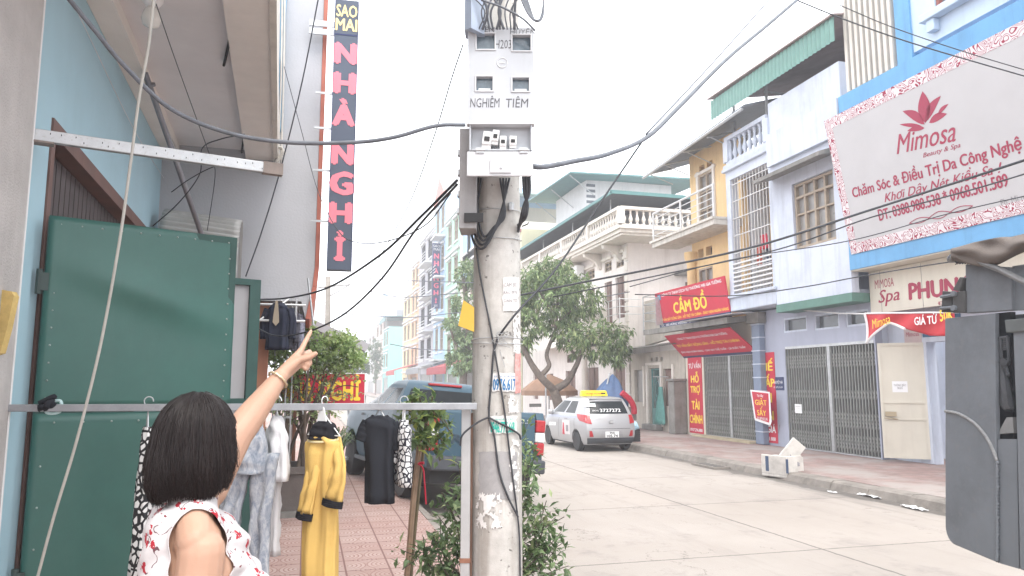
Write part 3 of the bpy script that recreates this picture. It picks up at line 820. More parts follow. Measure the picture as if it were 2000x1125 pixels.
# shop fascia
XS = 12.5
t = T('spa_fascia_sign', 'cream shop fascia sign with crimson spa lettering under the blue beam', 'sign', (XS, 12.3, 3.4))
mb = MB(); mb.box(XS, XS + .08, 8.4, 14.2, 3.45, 4.42); mb.build('panel', K['cream'], t)
def ftext(root, s, X, pl, pr, h, mt, bold=0.0, shear=0.0):
    a, c = onx(*pl, X), onx(*pr, X); d = c - a
    Rv = Vector((0, d.y, d.z)).normalized(); Uv = Vector((0, -Rv.z, Rv.y)) * -1 if Rv.y < 0 else Vector((0, -Rv.z, Rv.y))
    Uv = Vector((0, Rv.z, -Rv.y)) if Rv.y < 0 else Uv
    return text(root, s, mt, (a + c) / 2, Rv, Uv, h=h, w=d.length, bold=bold, shear=shear)
ftext(t, 'MIMOSA', XS, (1709, 556), (1746, 550), .2, K['crimson'], -.005)
ftext(t, 'Spa', XS, (1716, 584), (1757, 577), .38, K['crimson'], .015, .25)
ftext(t, 'PHUN XĂM', XS, (1776, 564), (1975, 540), .48, K['crimson'], .05)
ftext(t, 'ĐIÊU KHẮC', XS, (1832, 591), (1930, 580), .1, K['crimson'], .02)
mb = MB()
for px in (1720, 1801): p = onx(px, 560, XS); mb.tube([(XS - .002, p.y, 3.45), (XS - .002, p.y, 4.4)], .006, 4)
mb.build('seam', K['printgrey'], t)
# open cream door leaf
dr = T('steel_door', 'cream sheet steel door leaf standing open beside the spa entrance', 'door', (12.5, 13.6, .3))
A = onx(1722, 893, 12.62); p0 = Vector((12.25, 13.8, .25)); p1 = Vector((12.93, 13.2, .25))
dd_ = (p1 - p0); Ld = dd_.length; dd_.normalize(); dn = dd_.cross(FU)
mb = MB(); mb.obox(p0, dd_, FU, dn, 0, Ld, 0, 2.5, -.02, .02)
mb.build('leaf', K['cream'], dr)
mb = MB()
for q in ((0, .06, 0, 2.5), (Ld - .06, Ld, 0, 2.5), (.06, Ld - .06, 0, .06), (.06, Ld - .06, 2.44, 2.5), (.06, Ld - .06, 1.18, 1.23), (.06, Ld - .06, .82, .86)): mb.obox(p0, dd_, FU, dn, *q, .021, .04)
mb.build('frame_ribs', K['cream'], dr)
mb = MB(); mb.obox(p0, dd_, FU, dn, .08, .3, .9, 1.0, .041, .09); mb.tube([p0 + dd_ * .05 + FU * .86 + dn * .06, p0 + dd_ * .32 + FU * .84 + dn * .06], .012, 6); mb.build('latch', M('worn_brass', (.4, .33, .22), .5), dr)
mb = MB(); mb.obox(p0, dd_, FU, dn, .25, .55, 1.42, 1.66, .0205, .0235); mb.build('paper_sticker', K['white'], dr)
text(dr, 'THÔNG BÁO\nNGHỈ', K['printgrey'], p0 + dd_ * .4 + FU * 1.55 + dn * .0235, dd_, FU, h=.12, w=.24)
# door frame and posters
mb = MB(); mb.box(XP - .05, XP - .002, 13.1, 13.2, .16, 2.85); mb.box(XP - .05, XP - .002, 12.4, 12.5, .16, 2.85); mb.box(XP - .05, XP - .002, 12.5, 13.1, 2.75, 2.85); mb.build('door_frame', K['whitetrim'], sp)
mb = MB(); mb.box(XP - .03, XP - .003, 10.5, 12.39, .16, 1.2); mb.build('tiled_dado', M('brown_wall_tile', (.3, .2, .16), .5, .3, 9), sp)
mb = MB(); mb.box(XP - .02, XP - .003, 12.2, 13.2, 2.86, 3.3); mb.build('transom', M('deep_blue_panel', (.03, .1, .2), .4), sp)
plate('red_poster', 'narrow red poster on the wall beside the spa doorway, half hidden by the truck', 'poster', XP - .003, 12.3, 11.5, 1.35, 2.2, M('dark_red_print', (.33, .03, .05), .5), [('XUÂN', 1.98, .14, .45, K['white'], 0), ('TẮM', 1.78, .14, .4, K['white'], 0), ('DA', 1.6, .13, .3, K['white'], 0), ('NHẬN', 1.44, .1, .4, K['white'], 0)])
t = plate('lotus_sign', 'slim pink sign with small crimson lotus above the open cream door', 'sign', XP - .003, 13.72, 13.24, 2.2, 3.38, M('pink_print', (.55, .43, .42), .5), [('Mimosa', 2.95, .1, .36, K['crimson'], 0), ('Điều', 2.6, .16, .36, K['printgrey'], .03)])
mb = MB()
for a in (-60, -30, 0, 30, 60):
    q0 = Vector((0, 0)); q1 = Vector((math.sin(R(a)) * .16, math.cos(R(a)) * .18)); pr_ = Vector((-q1.y, q1.x)).normalized()
    P = [q0, q1 * .5 + pr_ * .03, q1, q1 * .5 - pr_ * .03]
    mb.add([(XP - .023, 13.48 - p.x, 3.1 + p.y) for p in P], [(0, 1, 2, 3)])
mb.build('lotus_emblem', K['crimson'], t)
# limp banner tied along the beam
t = T('tied_banner', 'red festive banner with white hem tied slackly below the cream fascia', 'banner', (12.2, 13.2, 3.0))
def bsheet(u, v):
    # u left..right, v top..bottom
    a = onx(1690 + u * 178, 613 - 2 * u, 12.15)
    wid = (.62 if u < .22 else .62 - (u - .22) * .5) * (1 - .35 * u)
    if u < .25: top = a + Vector((0, 0, 0)); h = .66 * (1 - u / .25 * .72)
    else: top = a; h = .2 + .26 * min(1, (u - .25) * 2.4)
    return top + Vector((.05 * math.sin(u * 17 + v * 3), 0, -h * v))
mb = MB(); mb.sheet(bsheet, 60, 8); o = mb.build('cloth', M('banner_red', (.5, .03, .04), .6, .1, 3), t, smooth=True)
sm_ = o.modifiers.new('thick', 'SOLIDIFY'); sm_.thickness = .004
mb = MB()
mb.tube([bsheet(i / 60, 0) + Vector((-.012, 0, .01)) for i in range(61)], .018, 5); mb.tube([bsheet(0, i / 6) + Vector((-.012, 0, 0)) for i in range(7)], .03, 5); mb.tube([bsheet(u, 1.0) + Vector((-.02, 0, 0)) for u in [i / 16 * .45 for i in range(17)]], .028, 5)
mb.build('white_hem', K['white'], t)
mb = MB(); mb.tube([onx(1560, 605, 12.4), onx(1640, 612, 12.3), onx(1690, 613, 12.15)], .02, 6); mb.build('tie_rope', K['rail'], t)
ftext(t, 'Mimosa', 12.06, (1703, 634), (1738, 622), .2, K['yellow'], 0, .3)
ftext(t, 'GIÁ TỪ', 12.06, (1786, 625), (1830, 621), .22, K['white'], .03)
ftext(t, '50K', 12.06, (1836, 617), (1862, 614), .22, K['yellow'], .03)
# ---------------------------------------------------------------- ochre house with the pawn shop signs
oh = T('ochre_house', 'ochre yellow house with railed upper balcony behind the red pawn shop sign', 'house', (12.6, 21, .15))
OR_, OL = 18.9, 23.1
mb = MB()
wallx(mb, XL, XL + .2, OR_, OL + .1, .15, 3.75, [(19.1, 22.0, .15, 2.78)]); mb.box(XL + .21, 15, OL - .1, OL + .1, .15, 3.75)
mb.build('ground_floor_wall', K['cream'], oh)
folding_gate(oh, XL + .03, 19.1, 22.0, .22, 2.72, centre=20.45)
mb = MB(); mb.box(XL - .35, XL + .02, 18.95, 22.3, .152, .21); mb.build('threshold', M('yellowish_step', (.42, .36, .25), .9, .2, 3), oh)
mb = MB()
wallx(mb, XL, XL + .2, WL + .004, OL - .6, 3.8, 9.7, [(20.99, 21.88, 7.0, 8.85), (21.2, 22.1, 4.6, 5.68), (21.0, 21.35, 8.98, 9.18), (21.5, 21.85, 8.98, 9.18), (21.2, 21.6, 6.05, 6.35), (21.75, 22.1, 6.05, 6.35)])
mb.box(XL + .21, 14.2, OL - .8, OL - .61, 3.8, 9.7)
mb.build('upper_wall', K['orange'], oh)
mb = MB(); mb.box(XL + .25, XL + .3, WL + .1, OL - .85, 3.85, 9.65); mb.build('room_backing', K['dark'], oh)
f = window(oh, XL + .02, 20.99, 21.88, 7.0, 8.85, 2, 3, K['tanwood'], K['glassgrey'], name='balcony_door')
mb = MB(); mb.box(XL - .05, XL - .002, 20.85, 20.985, 7.0, 9.0); mb.box(XL - .05, XL - .002, 21.885, 22.02, 7.0, 9.0); mb.box(XL - .06, XL - .002, 20.8, 22.07, 8.86, 8.96); mb.build('door_surround', K['h3trim'], oh)
window(oh, XL + .02, 21.2, 22.1, 4.6, 5.68, 2, 2, K['tanwood'], K['glassgrey'])
mb = MB(); mb.lathe([(.16, 4), (.16, 5.9), (.24, 6.1), (.24, 6.3)], (XL - .1, OL - .72, 0), 14); mb.build('column', K['orange'], oh, smooth='auto')
mb = MB(); mb.box(11.62, XL - .002, 19.4, 23.55, 6.62, 6.78); mb.box(11.55, XL - .002, 19.38, 23.62, 6.782, 6.86); mb.build('balcony_slab', M('stained_balcony', (.55, .52, .47), .85, .1, 2, streak=.6, scol=(.2, .18, .16)), oh)
mb = MB()
for y in (19.45, 21.5, 23.5): mb.tube([(11.66, y, 6.86), (11.66, y, 7.85)], .035, 6)
for z in (7.05, 7.25, 7.45, 7.65): mb.tube([(11.66, 19.45, z), (11.66, 23.5, z)], .016, 5); mb.tube([(11.66, 23.5, z), (12.55, 23.5, z)], .016, 5)
mb.tube([(11.66, 19.4, 7.85), (11.66, 23.5, 7.85), (12.55, 23.5, 7.85)], .035, 6)
mb.build('balcony_railing', K['rail'], oh)
# roof sheet, low edge out over the pavement
mb = MB(); mb.hexa([(11.5, 17.4, 9.55), (14.8, 17.4, 10.5), (14.8, 23.9, 10.4), (11.5, 23.9, 9.3), (11.5, 17.4, 9.6), (14.8, 17.4, 10.55), (14.8, 23.9, 10.45), (11.5, 23.9, 9.35)]); mb.build('roof', K['roofgrey'], oh)
mb = MB()
for y in (19.5, 21, 22.5, 23.7): mb.tube([(11.55, y, 9.33), (12.58, y, 9.62)], .025, 5); mb.tube([(11.65, y, 9.36), (12.58, y, 9.05)], .02, 5)
mb.tube([(11.5, 17.5, 9.5), (11.5, 23.9, 9.26)], .045, 6)
mb.build('roof_strut', K['steel'], oh)
mb = MB(); mb.prism([(11.7, 19.0, 3.6), (11.7, 19.0, 3.78), (12.598, 19.0, 3.85), (12.598, 19.0, 3.7)], (0, 5.6, 0)); mb.build('awning_slab', K['dkconc'], oh)
mb = MB(); corrugated(mb, (11.5, 18.4, 3.83), (0, 1, 0), (1, 0, .08), 3.0, .7, .12, .015); mb.build('tin_awning', K['steel'], oh)
mb = MB(); mb.box(11.72, 12.55, 23.6, 23.63, 3.9, 4.9)
for z in (4.1, 4.4, 4.7, 5.0): mb.tube([(11.72, 23.7, z), (11.72, 24.6, z), (12.6, 24.6, z)], .018, 5)
mb.tube([(11.72, 24.6, 3.7), (11.72, 24.6, 5.0)], .025, 5)
mb.build('lower_railing', K['steel'], oh)
# main red sign
cs = T('pawn_shop_sign', 'big red pawn shop sign with yellow capitals above the tin awning', 'sign', (12, 21.5, 3.8))
q_bl, q_tl = Vector((12.02, 23.9, 3.82)), Vector((11.84, 23.9, 5.04))
sU = (q_tl - q_bl).normalized(); sH = (q_tl - q_bl).length; sN = FR.cross(sU); SWD = 4.58
def sp_(u, v, d=0): return q_bl + FR * u + sU * v + sN * d
mb = MB(); mb.obox(q_bl, FR, sU, sN, 0, SWD, .16, sH, -.05, 0); mb.build('panel', K['red'], cs)
mb = MB(); mb.obox(q_bl, FR, sU, sN, 0, SWD, 0, .158, -.05, .001); mb.build('navy_strip', K['navy'], cs)
text(cs, 'CÔNG TY TNHH DỊCH VỤ THƯƠNG MẠI GIA TƯỜNG', K['white'], sp_(2.45, sH - .12), FR, sU, h=.15, w=3.9, bold=.03)
text(cs, 'CẦM ĐỒ', K['yellow'], sp_(2.3, sH * .56), FR, sU, h=.58, w=2.15, bold=.04)
text(cs, 'TƯ VẤN BẤT ĐỘNG SẢN - HỖ TRỢ TÀI CHÍNH - ĐÁO HẠN NGÂN HÀNG', K['yellow'], sp_(2.35, .27), FR, sU, h=.16, w=4.4, bold=.02)
text(cs, 'ĐC: 203 HÙNG VƯƠNG - ĐT: 0937.296.888 - 0923.201.888', K['white'], sp_(2.3, .08), FR, sU, h=.1, w=4.3, bold=.02)
mb = MB(); mb.obox(q_bl, FR, sU, sN, .2, .42, sH - .26, sH - .06, .001, .006); mb.build('emblem', M('emblem_blue', (.05, .25, .45), .5), cs)
text(cs, 'GT', K['white'], sp_(.31, sH - .16, .006), FR, sU, h=.11, w=.14)
# slanted fascia under the slab
fs_ = T('slanted_fascia_sign', 'slanting red fascia sign with yellow and white lines above the left folding gate', 'sign', (12.2, 21, 2.8))
a_bl = Vector((12.55, 23.3, 2.8)); a_tl = Vector((11.95, 23.3, 3.5)); fU = (a_tl - a_bl).normalized(); fH = (a_tl - a_bl).length; fN = FR.cross(fU)
mb = MB(); mb.add([a_bl, a_bl + FR * 4.4, a_tl + FR * 4.0 - FR * 0.0, a_tl - FR * .15, a_bl - fN * .03, a_bl + FR * 4.4 - fN * .03, a_tl + FR * 4.0 - fN * .03, a_tl - FR * .15 - fN * .03], [(0, 1, 2, 3), (7, 6, 5, 4), (0, 4, 5, 1), (1, 5, 6, 2), (2, 6, 7, 3), (3, 7, 4, 0)]); mb.build('panel', K['red'], fs_)
for s, v, h, w, mt in (('CÔNG TY TNHH DỊCH VỤ THƯƠNG MẠI GIA TƯỜNG', .8, .13, 3.1, K['white']), ('TƯ VẤN BẤT ĐỘNG SẢN - HỖ TRỢ TÀI CHÍNH', .5, .18, 3.8, K['yellow']), ('ĐÁO HẠN NGÂN HÀNG - CHO VAY THẾ CHẤP - LÃI SUẤT THẤP', .2, .13, 3.9, K['white'])):
    text(fs_, s, mt, a_bl + FR * 2.1 + fU * fH * v, FR, fU, h=h, w=w, bold=.025)
mb = MB(); mb.obox(a_bl, FR, fU, fN, 0, 4.35, -.1, -.003, -.03, .001); mb.build('bottom_strip', K['navy'], fs_)
plate('side_banner', 'tall red banner with yellow letters left of the pawn shop folding gate', 'banner', XL - .002, 23.02, 22.1, .22, 2.74, K['red'],
      [('TƯ VẤN', 2.5, .26, .8, K['white'], .02), ('HỖ', 2.08, .36, .5, K['yellow'], .04), ('TRỢ', 1.66, .32, .62, K['yellow'], .04), ('TÀI', 1.18, .34, .5, K['yellow'], .04), ('CHÍNH', .72, .34, .82, K['yellow'], .04), ('0937.296.888', .33, .1, .8, K['white'], .02)], border=None)
plate('side_banner', 'tall red banner right of the pawn shop gate, cut off by the grey pipe', 'banner', XL - .002, 19.08, 18.1, .22, 2.74, K['red'],
      [('THẾ', 2.4, .34, .8, K['yellow'], .04), ('CHẤP', 1.95, .36, .9, K['yellow'], .04), ('TÀI', 1.5, .32, .6, K['yellow'], .04), ('SẢN', 1.02, .34, .7, K['yellow'], .04), ('CÓ GIÁ', .62, .24, .85, K['white'], .03), ('0923.201.888', .33, .1, .8, K['white'], .02)])

# ---------------------------------------------------------------- little gatehouse
gh = T('gatehouse', 'small cream plastered gatehouse with blue green iron door and tin lean-to', 'gatehouse', (12.6, 25.4, .15))
K['ghw'] = M('weathered_cream_plaster', (.5, .45, .39), .9, .12, 2, streak=.5, scol=(.26, .23, .2), dirt=.4)
mb = MB()
wallx(mb, XL, XL + .25, 23.25, 27.75, .15, 3.05, [(25.1, 26.1, .3, 2.45), (24.15, 24.9, 1.05, 2.4), (26.55, 27.4, 1.15, 2.4), (25.3, 25.5, 2.7, 2.85), (25.7, 25.9, 2.7, 2.85), (24.9, 25.1, 2.7, 2.85)])
mb.box(XL + .26, 16, 27.5, 27.74, .15, 3.0)
mb.build('wall', K['ghw'], gh)
mb = MB()
for q in ((24.95, 25.07, .3, 2.55), (26.13, 26.25, .3, 2.55), (24.95, 26.25, 2.551, 2.65), (24.02, 24.13, 1.0, 2.55), (26.42, 26.53, 1.0, 2.55)): mb.box(XL - .07, XL - .002, *q)
mb.build('trim', K['h3trim'], gh, bevel=.01)
mb = MB(); mb.box(XL - .3, XL - .003, 25.0, 26.2, .155, .36); mb.build('doorstep', K['dkconc'], gh, bevel=.02)
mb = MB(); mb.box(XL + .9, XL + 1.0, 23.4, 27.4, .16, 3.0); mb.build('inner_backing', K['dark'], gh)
dteal = M('teal_iron', (.13, .28, .27), .55, .2, 6, spots=.4)
mb = MB(); mb.box(XL + .1, XL + .14, 25.12, 26.08, .32, .95); mb.box(XL + .1, XL + .14, 25.12, 25.18, .951, 2.43); mb.box(XL + .1, XL + .14, 26.02, 26.08, .951, 2.43); mb.box(XL + .1, XL + .14, 25.181, 26.019, 2.37, 2.43)
for i in range(8): mb.tube([(XL + .12, 25.24 + i * .105, .95), (XL + .12, 25.24 + i * .105, 2.38)], .012, 5)
for r in (.16, .27): mb.tube([(XL + .11, 25.6 + r * math.cos(a), 1.65 + r * 1.9 * math.sin(a)) for a in [i / 20 * 2 * math.pi for i in range(21)]], .014, 5)
mb.build('iron_door', dteal, gh)
mb = MB(); mb.box(XL + .1, XL + .13, 24.16, 24.89, 1.06, 2.39); mb.build('brown_shutter', K['brownwood'], gh)
mb = MB(); mb.box(XL + .12, XL + .14, 26.56, 27.39, 1.16, 2.39); mb.build('pane', K['glassgrey'], gh)
mb = MB(); corrugated(mb, (11.9, 23.0, 3.2), (0, 1, 0), (1, 0, .14), 4.9, 3.2, .12, .016); mb.build('tin_roof', K['dkconc'], gh)
mb = MB(); mb.prism([(13.2, 27.6, 3.4), (13.2, 23.3, 3.75), (13.2, 23.3, 5.2), (13.2, 27.6, 5.2)], (.2, 0, 0)); mb.build('gable_wall', K['ghw'], gh)
plate('paper_sheets', 'pair of small white papers pasted on the gatehouse wall', 'notice', XL - .001, 24.0, 23.62, 1.5, 1.75, K['white'], [('RAO VẶT', 1.66, .05, .3, K['printgrey'], 0), ('0988.123.456', 1.57, .05, .3, K['navy'], 0)])
# teal sheet hanging on door side
t = T('teal_sheet', 'teal cloth hanging limp beside the iron door of the gatehouse', 'cloth', (12.4, 24.75, .4))
def tsh(u, v):
    z = 1.75 - v * 1.35; w = .1 + .33 * v
    return Vector((12.42 + .05 * math.sin(u * 22 + v * 2), 24.78 + (u - .5) * w * 2 * .8 + .12 * v, z))
mb = MB(); mb.sheet(tsh, 24, 10); o = mb.build('cloth', M('teal_cloth', (.13, .33, .3), .8, .15, 6), t, smooth=True); x_ = o.modifiers.new('thick', 'SOLIDIFY'); x_.thickness = .006
mb = MB(); mb.tube([(12.3, 23.9, 2.1), (12.3, 25.1, 2.12)], .02, 6); mb.tube([(12.3, 24.75, 2.12), (12.4, 24.78, 1.72)], .012, 5); mb.build('hanging_pole', K['steel'], t)
t = T('brick_pillar', 'stained concrete gate pillar between gatehouse and pawn shop banner', 'pillar', (12.3, 23.4, .15)); mb = MB(); mb.box(12.1, 12.58, 23.15, 23.6, .155, 1.95); mb.build('shaft', K['dkconc'], t, bevel=.03); mb = MB(); mb.box(12.05, 12.59, 23.1, 23.65, 1.952, 2.03); mb.build('cap', K['dkconc'], t)

# ---------------------------------------------------------------- large pinkish white house with balustraded terrace
h3 = T('balustrade_house', 'large pinkish white house with white balustrade terrace and brown shutters', 'house', (12.6, 35, .15))
HA, HB = 27.8, 43.4
wins = [(28.1, 29.1, 4.6, 6.35, 1), (29.5, 30.3, 4.25, 6.3, 0), (31.5, 32.4, 4.8, 6.2, 1), (34.6, 35.5, 4.8, 6.2, 1), (37.2, 38.1, 4.8, 6.2, 1), (40, 40.9, 4.8, 6.2, 1)]
tops = [(28.2, 29.0, 6.75, 7.25), (29.5, 30.3, 6.75, 7.2), (31.5, 32.4, 6.7, 7.15), (34.6, 35.5, 6.7, 7.15), (37.2, 38.1, 6.7, 7.15), (40, 40.9, 6.7, 7.15)]
gf = [(28.3, 29.5, .15, 2.6), (31.2, 32.6, .15, 2.6), (34.2, 35.6, .15, 2.5), (37.6, 38.5, 1.0, 2.4), (40.3, 41.2, 1.0, 2.4)]
gt = [(31.4, 32.4, 2.9, 3.3), (34.4, 35.4, 2.9, 3.3), (28.5, 29.3, 2.9, 3.3)]
mb = MB(); wallx(mb, XL, XL + .22, HA, HB, .15, 7.75, [w[:4] for w in wins] + tops + gf + gt)
mb.box(XL + .221, 19, HA + .003, HA + .2, .15, 7.75)
mb.build('wall', K['h3wall'], h3)
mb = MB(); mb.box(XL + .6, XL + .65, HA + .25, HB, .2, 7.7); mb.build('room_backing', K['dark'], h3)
def shutter(root, y0, y1, z0, z1, leaf=True):
    mb = MB(); X = XL + .1
    mb.box(X, X + .04, y0, y1, z0, z1)
    c = (y0 + y1) / 2
    n = max(2, int((z1 - z0) / .5))
    for (a, b) in ((y0, c), (c, y1)):
        for k in range(n):
            za = z0 + (z1 - z0) * k / n
            mb.box(X - .02, X - .001, a + .07, b - .07, za + .07, za + (z1 - z0) / n - .03)
    mb.box(X - .03, X - .001, c - .02, c + .02, z0, z1)
    return mb.build('brown_shutter', K['brownwood'], root)
for w in wins: shutter(h3, *w[:4])
for w in tops:
    window(h3, XL + .05, *w, 2, 2, K['tanwood'], K['glass'], .1, name='fanlight')
for w in gf: shutter(h3, *w)
for w in gt: window(h3, XL + .05, *w, 2, 1, K['brownwood'], K['glass'], .1, name='transom_window')
mb = MB()
for w in tops:
    mb.box(XL - .12, XL - .002, w[0] - .18, w[1] + .18, w[3] + .05, w[3] + .16); mb.box(XL - .07, XL - .002, w[0] - .12, w[1] + .12, w[3] + .161, w[3] + .22)
mb.build('window_cornice', K['h3trim'], h3)
mb = MB()
for z in np.arange(.2, 7.0, .42): mb.box(XL - .05, XL - .002, HA - .02, HA + .3, z, z + .36)
mb.box(XL - .12, XL - .001, HA - .06, HA + .36, 7.0, 7.12); mb.box(XL - .08, XL - .001, HA - .04, HA + .33, 7.121, 7.5)
mb.build('corner_quoin', K['h3trim'], h3, bevel=.01)
# side window on the flank
mb = MB(); mb.box(15.2, 16.1, HA - .04, HA - .001, 4.5, 6.1); mb.box(15.62, 15.68, HA - .06, HA - .041, 4.5, 6.1); mb.build('side_shutter', K['brownwood'], h3)
mb = MB(); mb.box(14.7, 16.5, HA - .4, HA - .002, 6.35, 6.5); mb.build('side_canopy', K['dkconc'], h3)
# terrace slab + brackets
mb = MB(); mb.box(11.62, 19, HA - 1.55, HB, 7.76, 7.9); mb.box(11.52, 19, HA - 1.65, HB, 7.901, 8.0); mb.box(11.7, 19, HA - 1.47, HB, 7.66, 7.758); mb.build('terrace_slab', K['h3trim'], h3)
for y in (28.4, 30.6, 33.2, 35.8, 38.6, 41.5):
    mb = MB(); mb.prism([(XL - .002, y, 7.65), (XL - .85, y, 7.65), (XL - .8, y, 7.5), (XL - .3, y, 7.3), (XL - .12, y, 6.98), (XL - .002, y, 6.95)], (0, .22, 0))
    mb.build('bracket', K['h3trim'], h3)
balustrade(h3, (11.64, HB), (11.64, HA - 1.53), 8.0, .78, .27, .085, K['h3trim'], K['h3trim'], [i / 5 for i in range(6)])
balustrade(h3, (11.64, HA - 1.53), (18.9, HA - 1.53), 8.0, .78, .27, .085, K['h3trim'], K['h3trim'], [0, .5, 1], name='side_balustrade')
# terrace room and roofs
mb = MB(); mb.box(14.2, 18.9, HA + 1.4, HB, 8.0, 10.2); mb.build('terrace_room', M('grey_render', (.42, .42, .42), .9, .08, 1.5, streak=.2), h3)
mb = MB(); mb.hexa([(11.35, HA - 1.3, 9.35), (18.8, HA - 1.3, 9.5), (18.8, HB + .4, 10.6), (11.35, HB + .4, 9.35), (11.35, HA - 1.3, 9.4), (18.8, HA - 1.3, 9.55), (18.8, HB + .4, 10.65), (11.35, HB + .4, 9.4)]); mb.build('terrace_roof', K['roofgrey'], h3)
mb = MB(); mb.box(11.3, 18.8, HA - 1.36, HA - 1.301, 9.33, 9.47); mb.box(11.28, 11.349, HA - 1.36, HB + .4, 9.29, 9.41); mb.build('roof_edge', K['roofteal'], h3)
mb = MB()
for y in (27.5, 32, 36.5, 41): mb.tube([(11.75, y, 8.78), (11.75, y, 9.35)], .03, 5)
mb.build('roof_post', K['steel'], h3)
mb = MB(); mb.box(14.0, 19, 36.0, 36.2, 10.3, 12.7); mb.box(14.0, 14.2, 36.21, 41, 10.3, 12.7); mb.build('stair_tower', M('white_render', (.62, .62, .62), .9, .08, 1.2, streak=.25), h3)
mb = MB()
for i in range(6): mb.box(14.0, 14.5, 35.985, 35.998, 10.8 + i * .3, 10.95 + i * .3)
mb.build('vent_blocks', K['roofgrey'], h3)
mb = MB(); mb.hexa([(12.6, 34.6, 12.55), (20.5, 34.6, 12.75), (20.5, 42.5, 13.1), (12.6, 42.5, 12.9), (12.6, 34.6, 12.63), (20.5, 34.6, 12.83), (20.5, 42.5, 13.18), (12.6, 42.5, 12.98)]); mb.build('tower_roof', K['roofteal'], h3)
mb = MB()
for y in (35, 38, 41): mb.tube([(12.7, y, 12.55), (14.0, y, 11.6)], .03, 5)
mb.build('roof_strut', K['steel'], h3)
# mid balcony
mb = MB(); mb.box(11.75, XL - .002, HA + .1, 31.8, 4.02, 4.22); mb.box(11.68, XL - .002, HA + .05, 31.9, 4.221, 4.3); mb.build('mid_balcony_slab', K['h3trim'], h3)
balustrade(h3, (11.8, 31.8), (11.8, HA + .8), 4.3, .72, .2, .06, K['h3trim'], K['h3trim'], name='mid_balustrade')
mb = MB()
for z in (4.6, 4.9, 5.2): mb.tube([(11.8, HA + .7, z), (11.8, HA - .9, z), (12.7, HA - .9, z)], .018, 5)
mb.tube([(11.8, HA - .9, 4.2), (11.8, HA - .9, 5.25)], .025, 5); mb.tube([(11.8, HA + .2, 4.2), (11.8, HA + .2, 5.2)], .02, 5)
mb.build('mid_railing', K['rail'], h3)
mb = MB(); mb.prism([(XL - .002, 31.9, 4.0), (XL - 1.1, 31.9, 3.6), (XL - 1.1, 31.9, 3.75), (XL - .002, 31.9, 4.15)], (0, 7, 0)); mb.build('tiled_awning', K['h3trim'], h3)
mb = MB(); mb.lathe([(.2, .15), (.2, .3), (.14, .35), (.14, 3.6), (.2, 3.7), (.2, 3.95)], (12.2, 31.9, 0), 12); mb.build('porch_column', K['h3trim'], h3, smooth='auto')
# air conditioners
ac = T('air_conditioner', 'small white air conditioner unit hung below the terrace of the pinkish white house', 'air conditioner', (12.3, 33.0, 6.75), 'air conditioners on the house')
mb = MB(); mb.box(12.1, 12.5, 32.55, 33.45, 6.8, 7.45); mb.build('casing', K['white'], ac, bevel=.03)
mb = MB(); mb.lathe([(.26, 0), (.24, -.02), (.0, -.02)], (12.095, 33.1, 7.12), 18, 'x'); mb.build('fan_grille', K['dkconc'], ac)
mb = MB(); mb.tube([(12.05, 32.65, 6.78), (12.6, 32.65, 6.78), (12.6, 32.65, 6.4)], .025, 5); mb.tube([(12.05, 33.35, 6.78), (12.6, 33.35, 6.78)], .025, 5); mb.build('bracket', K['steel'], ac)

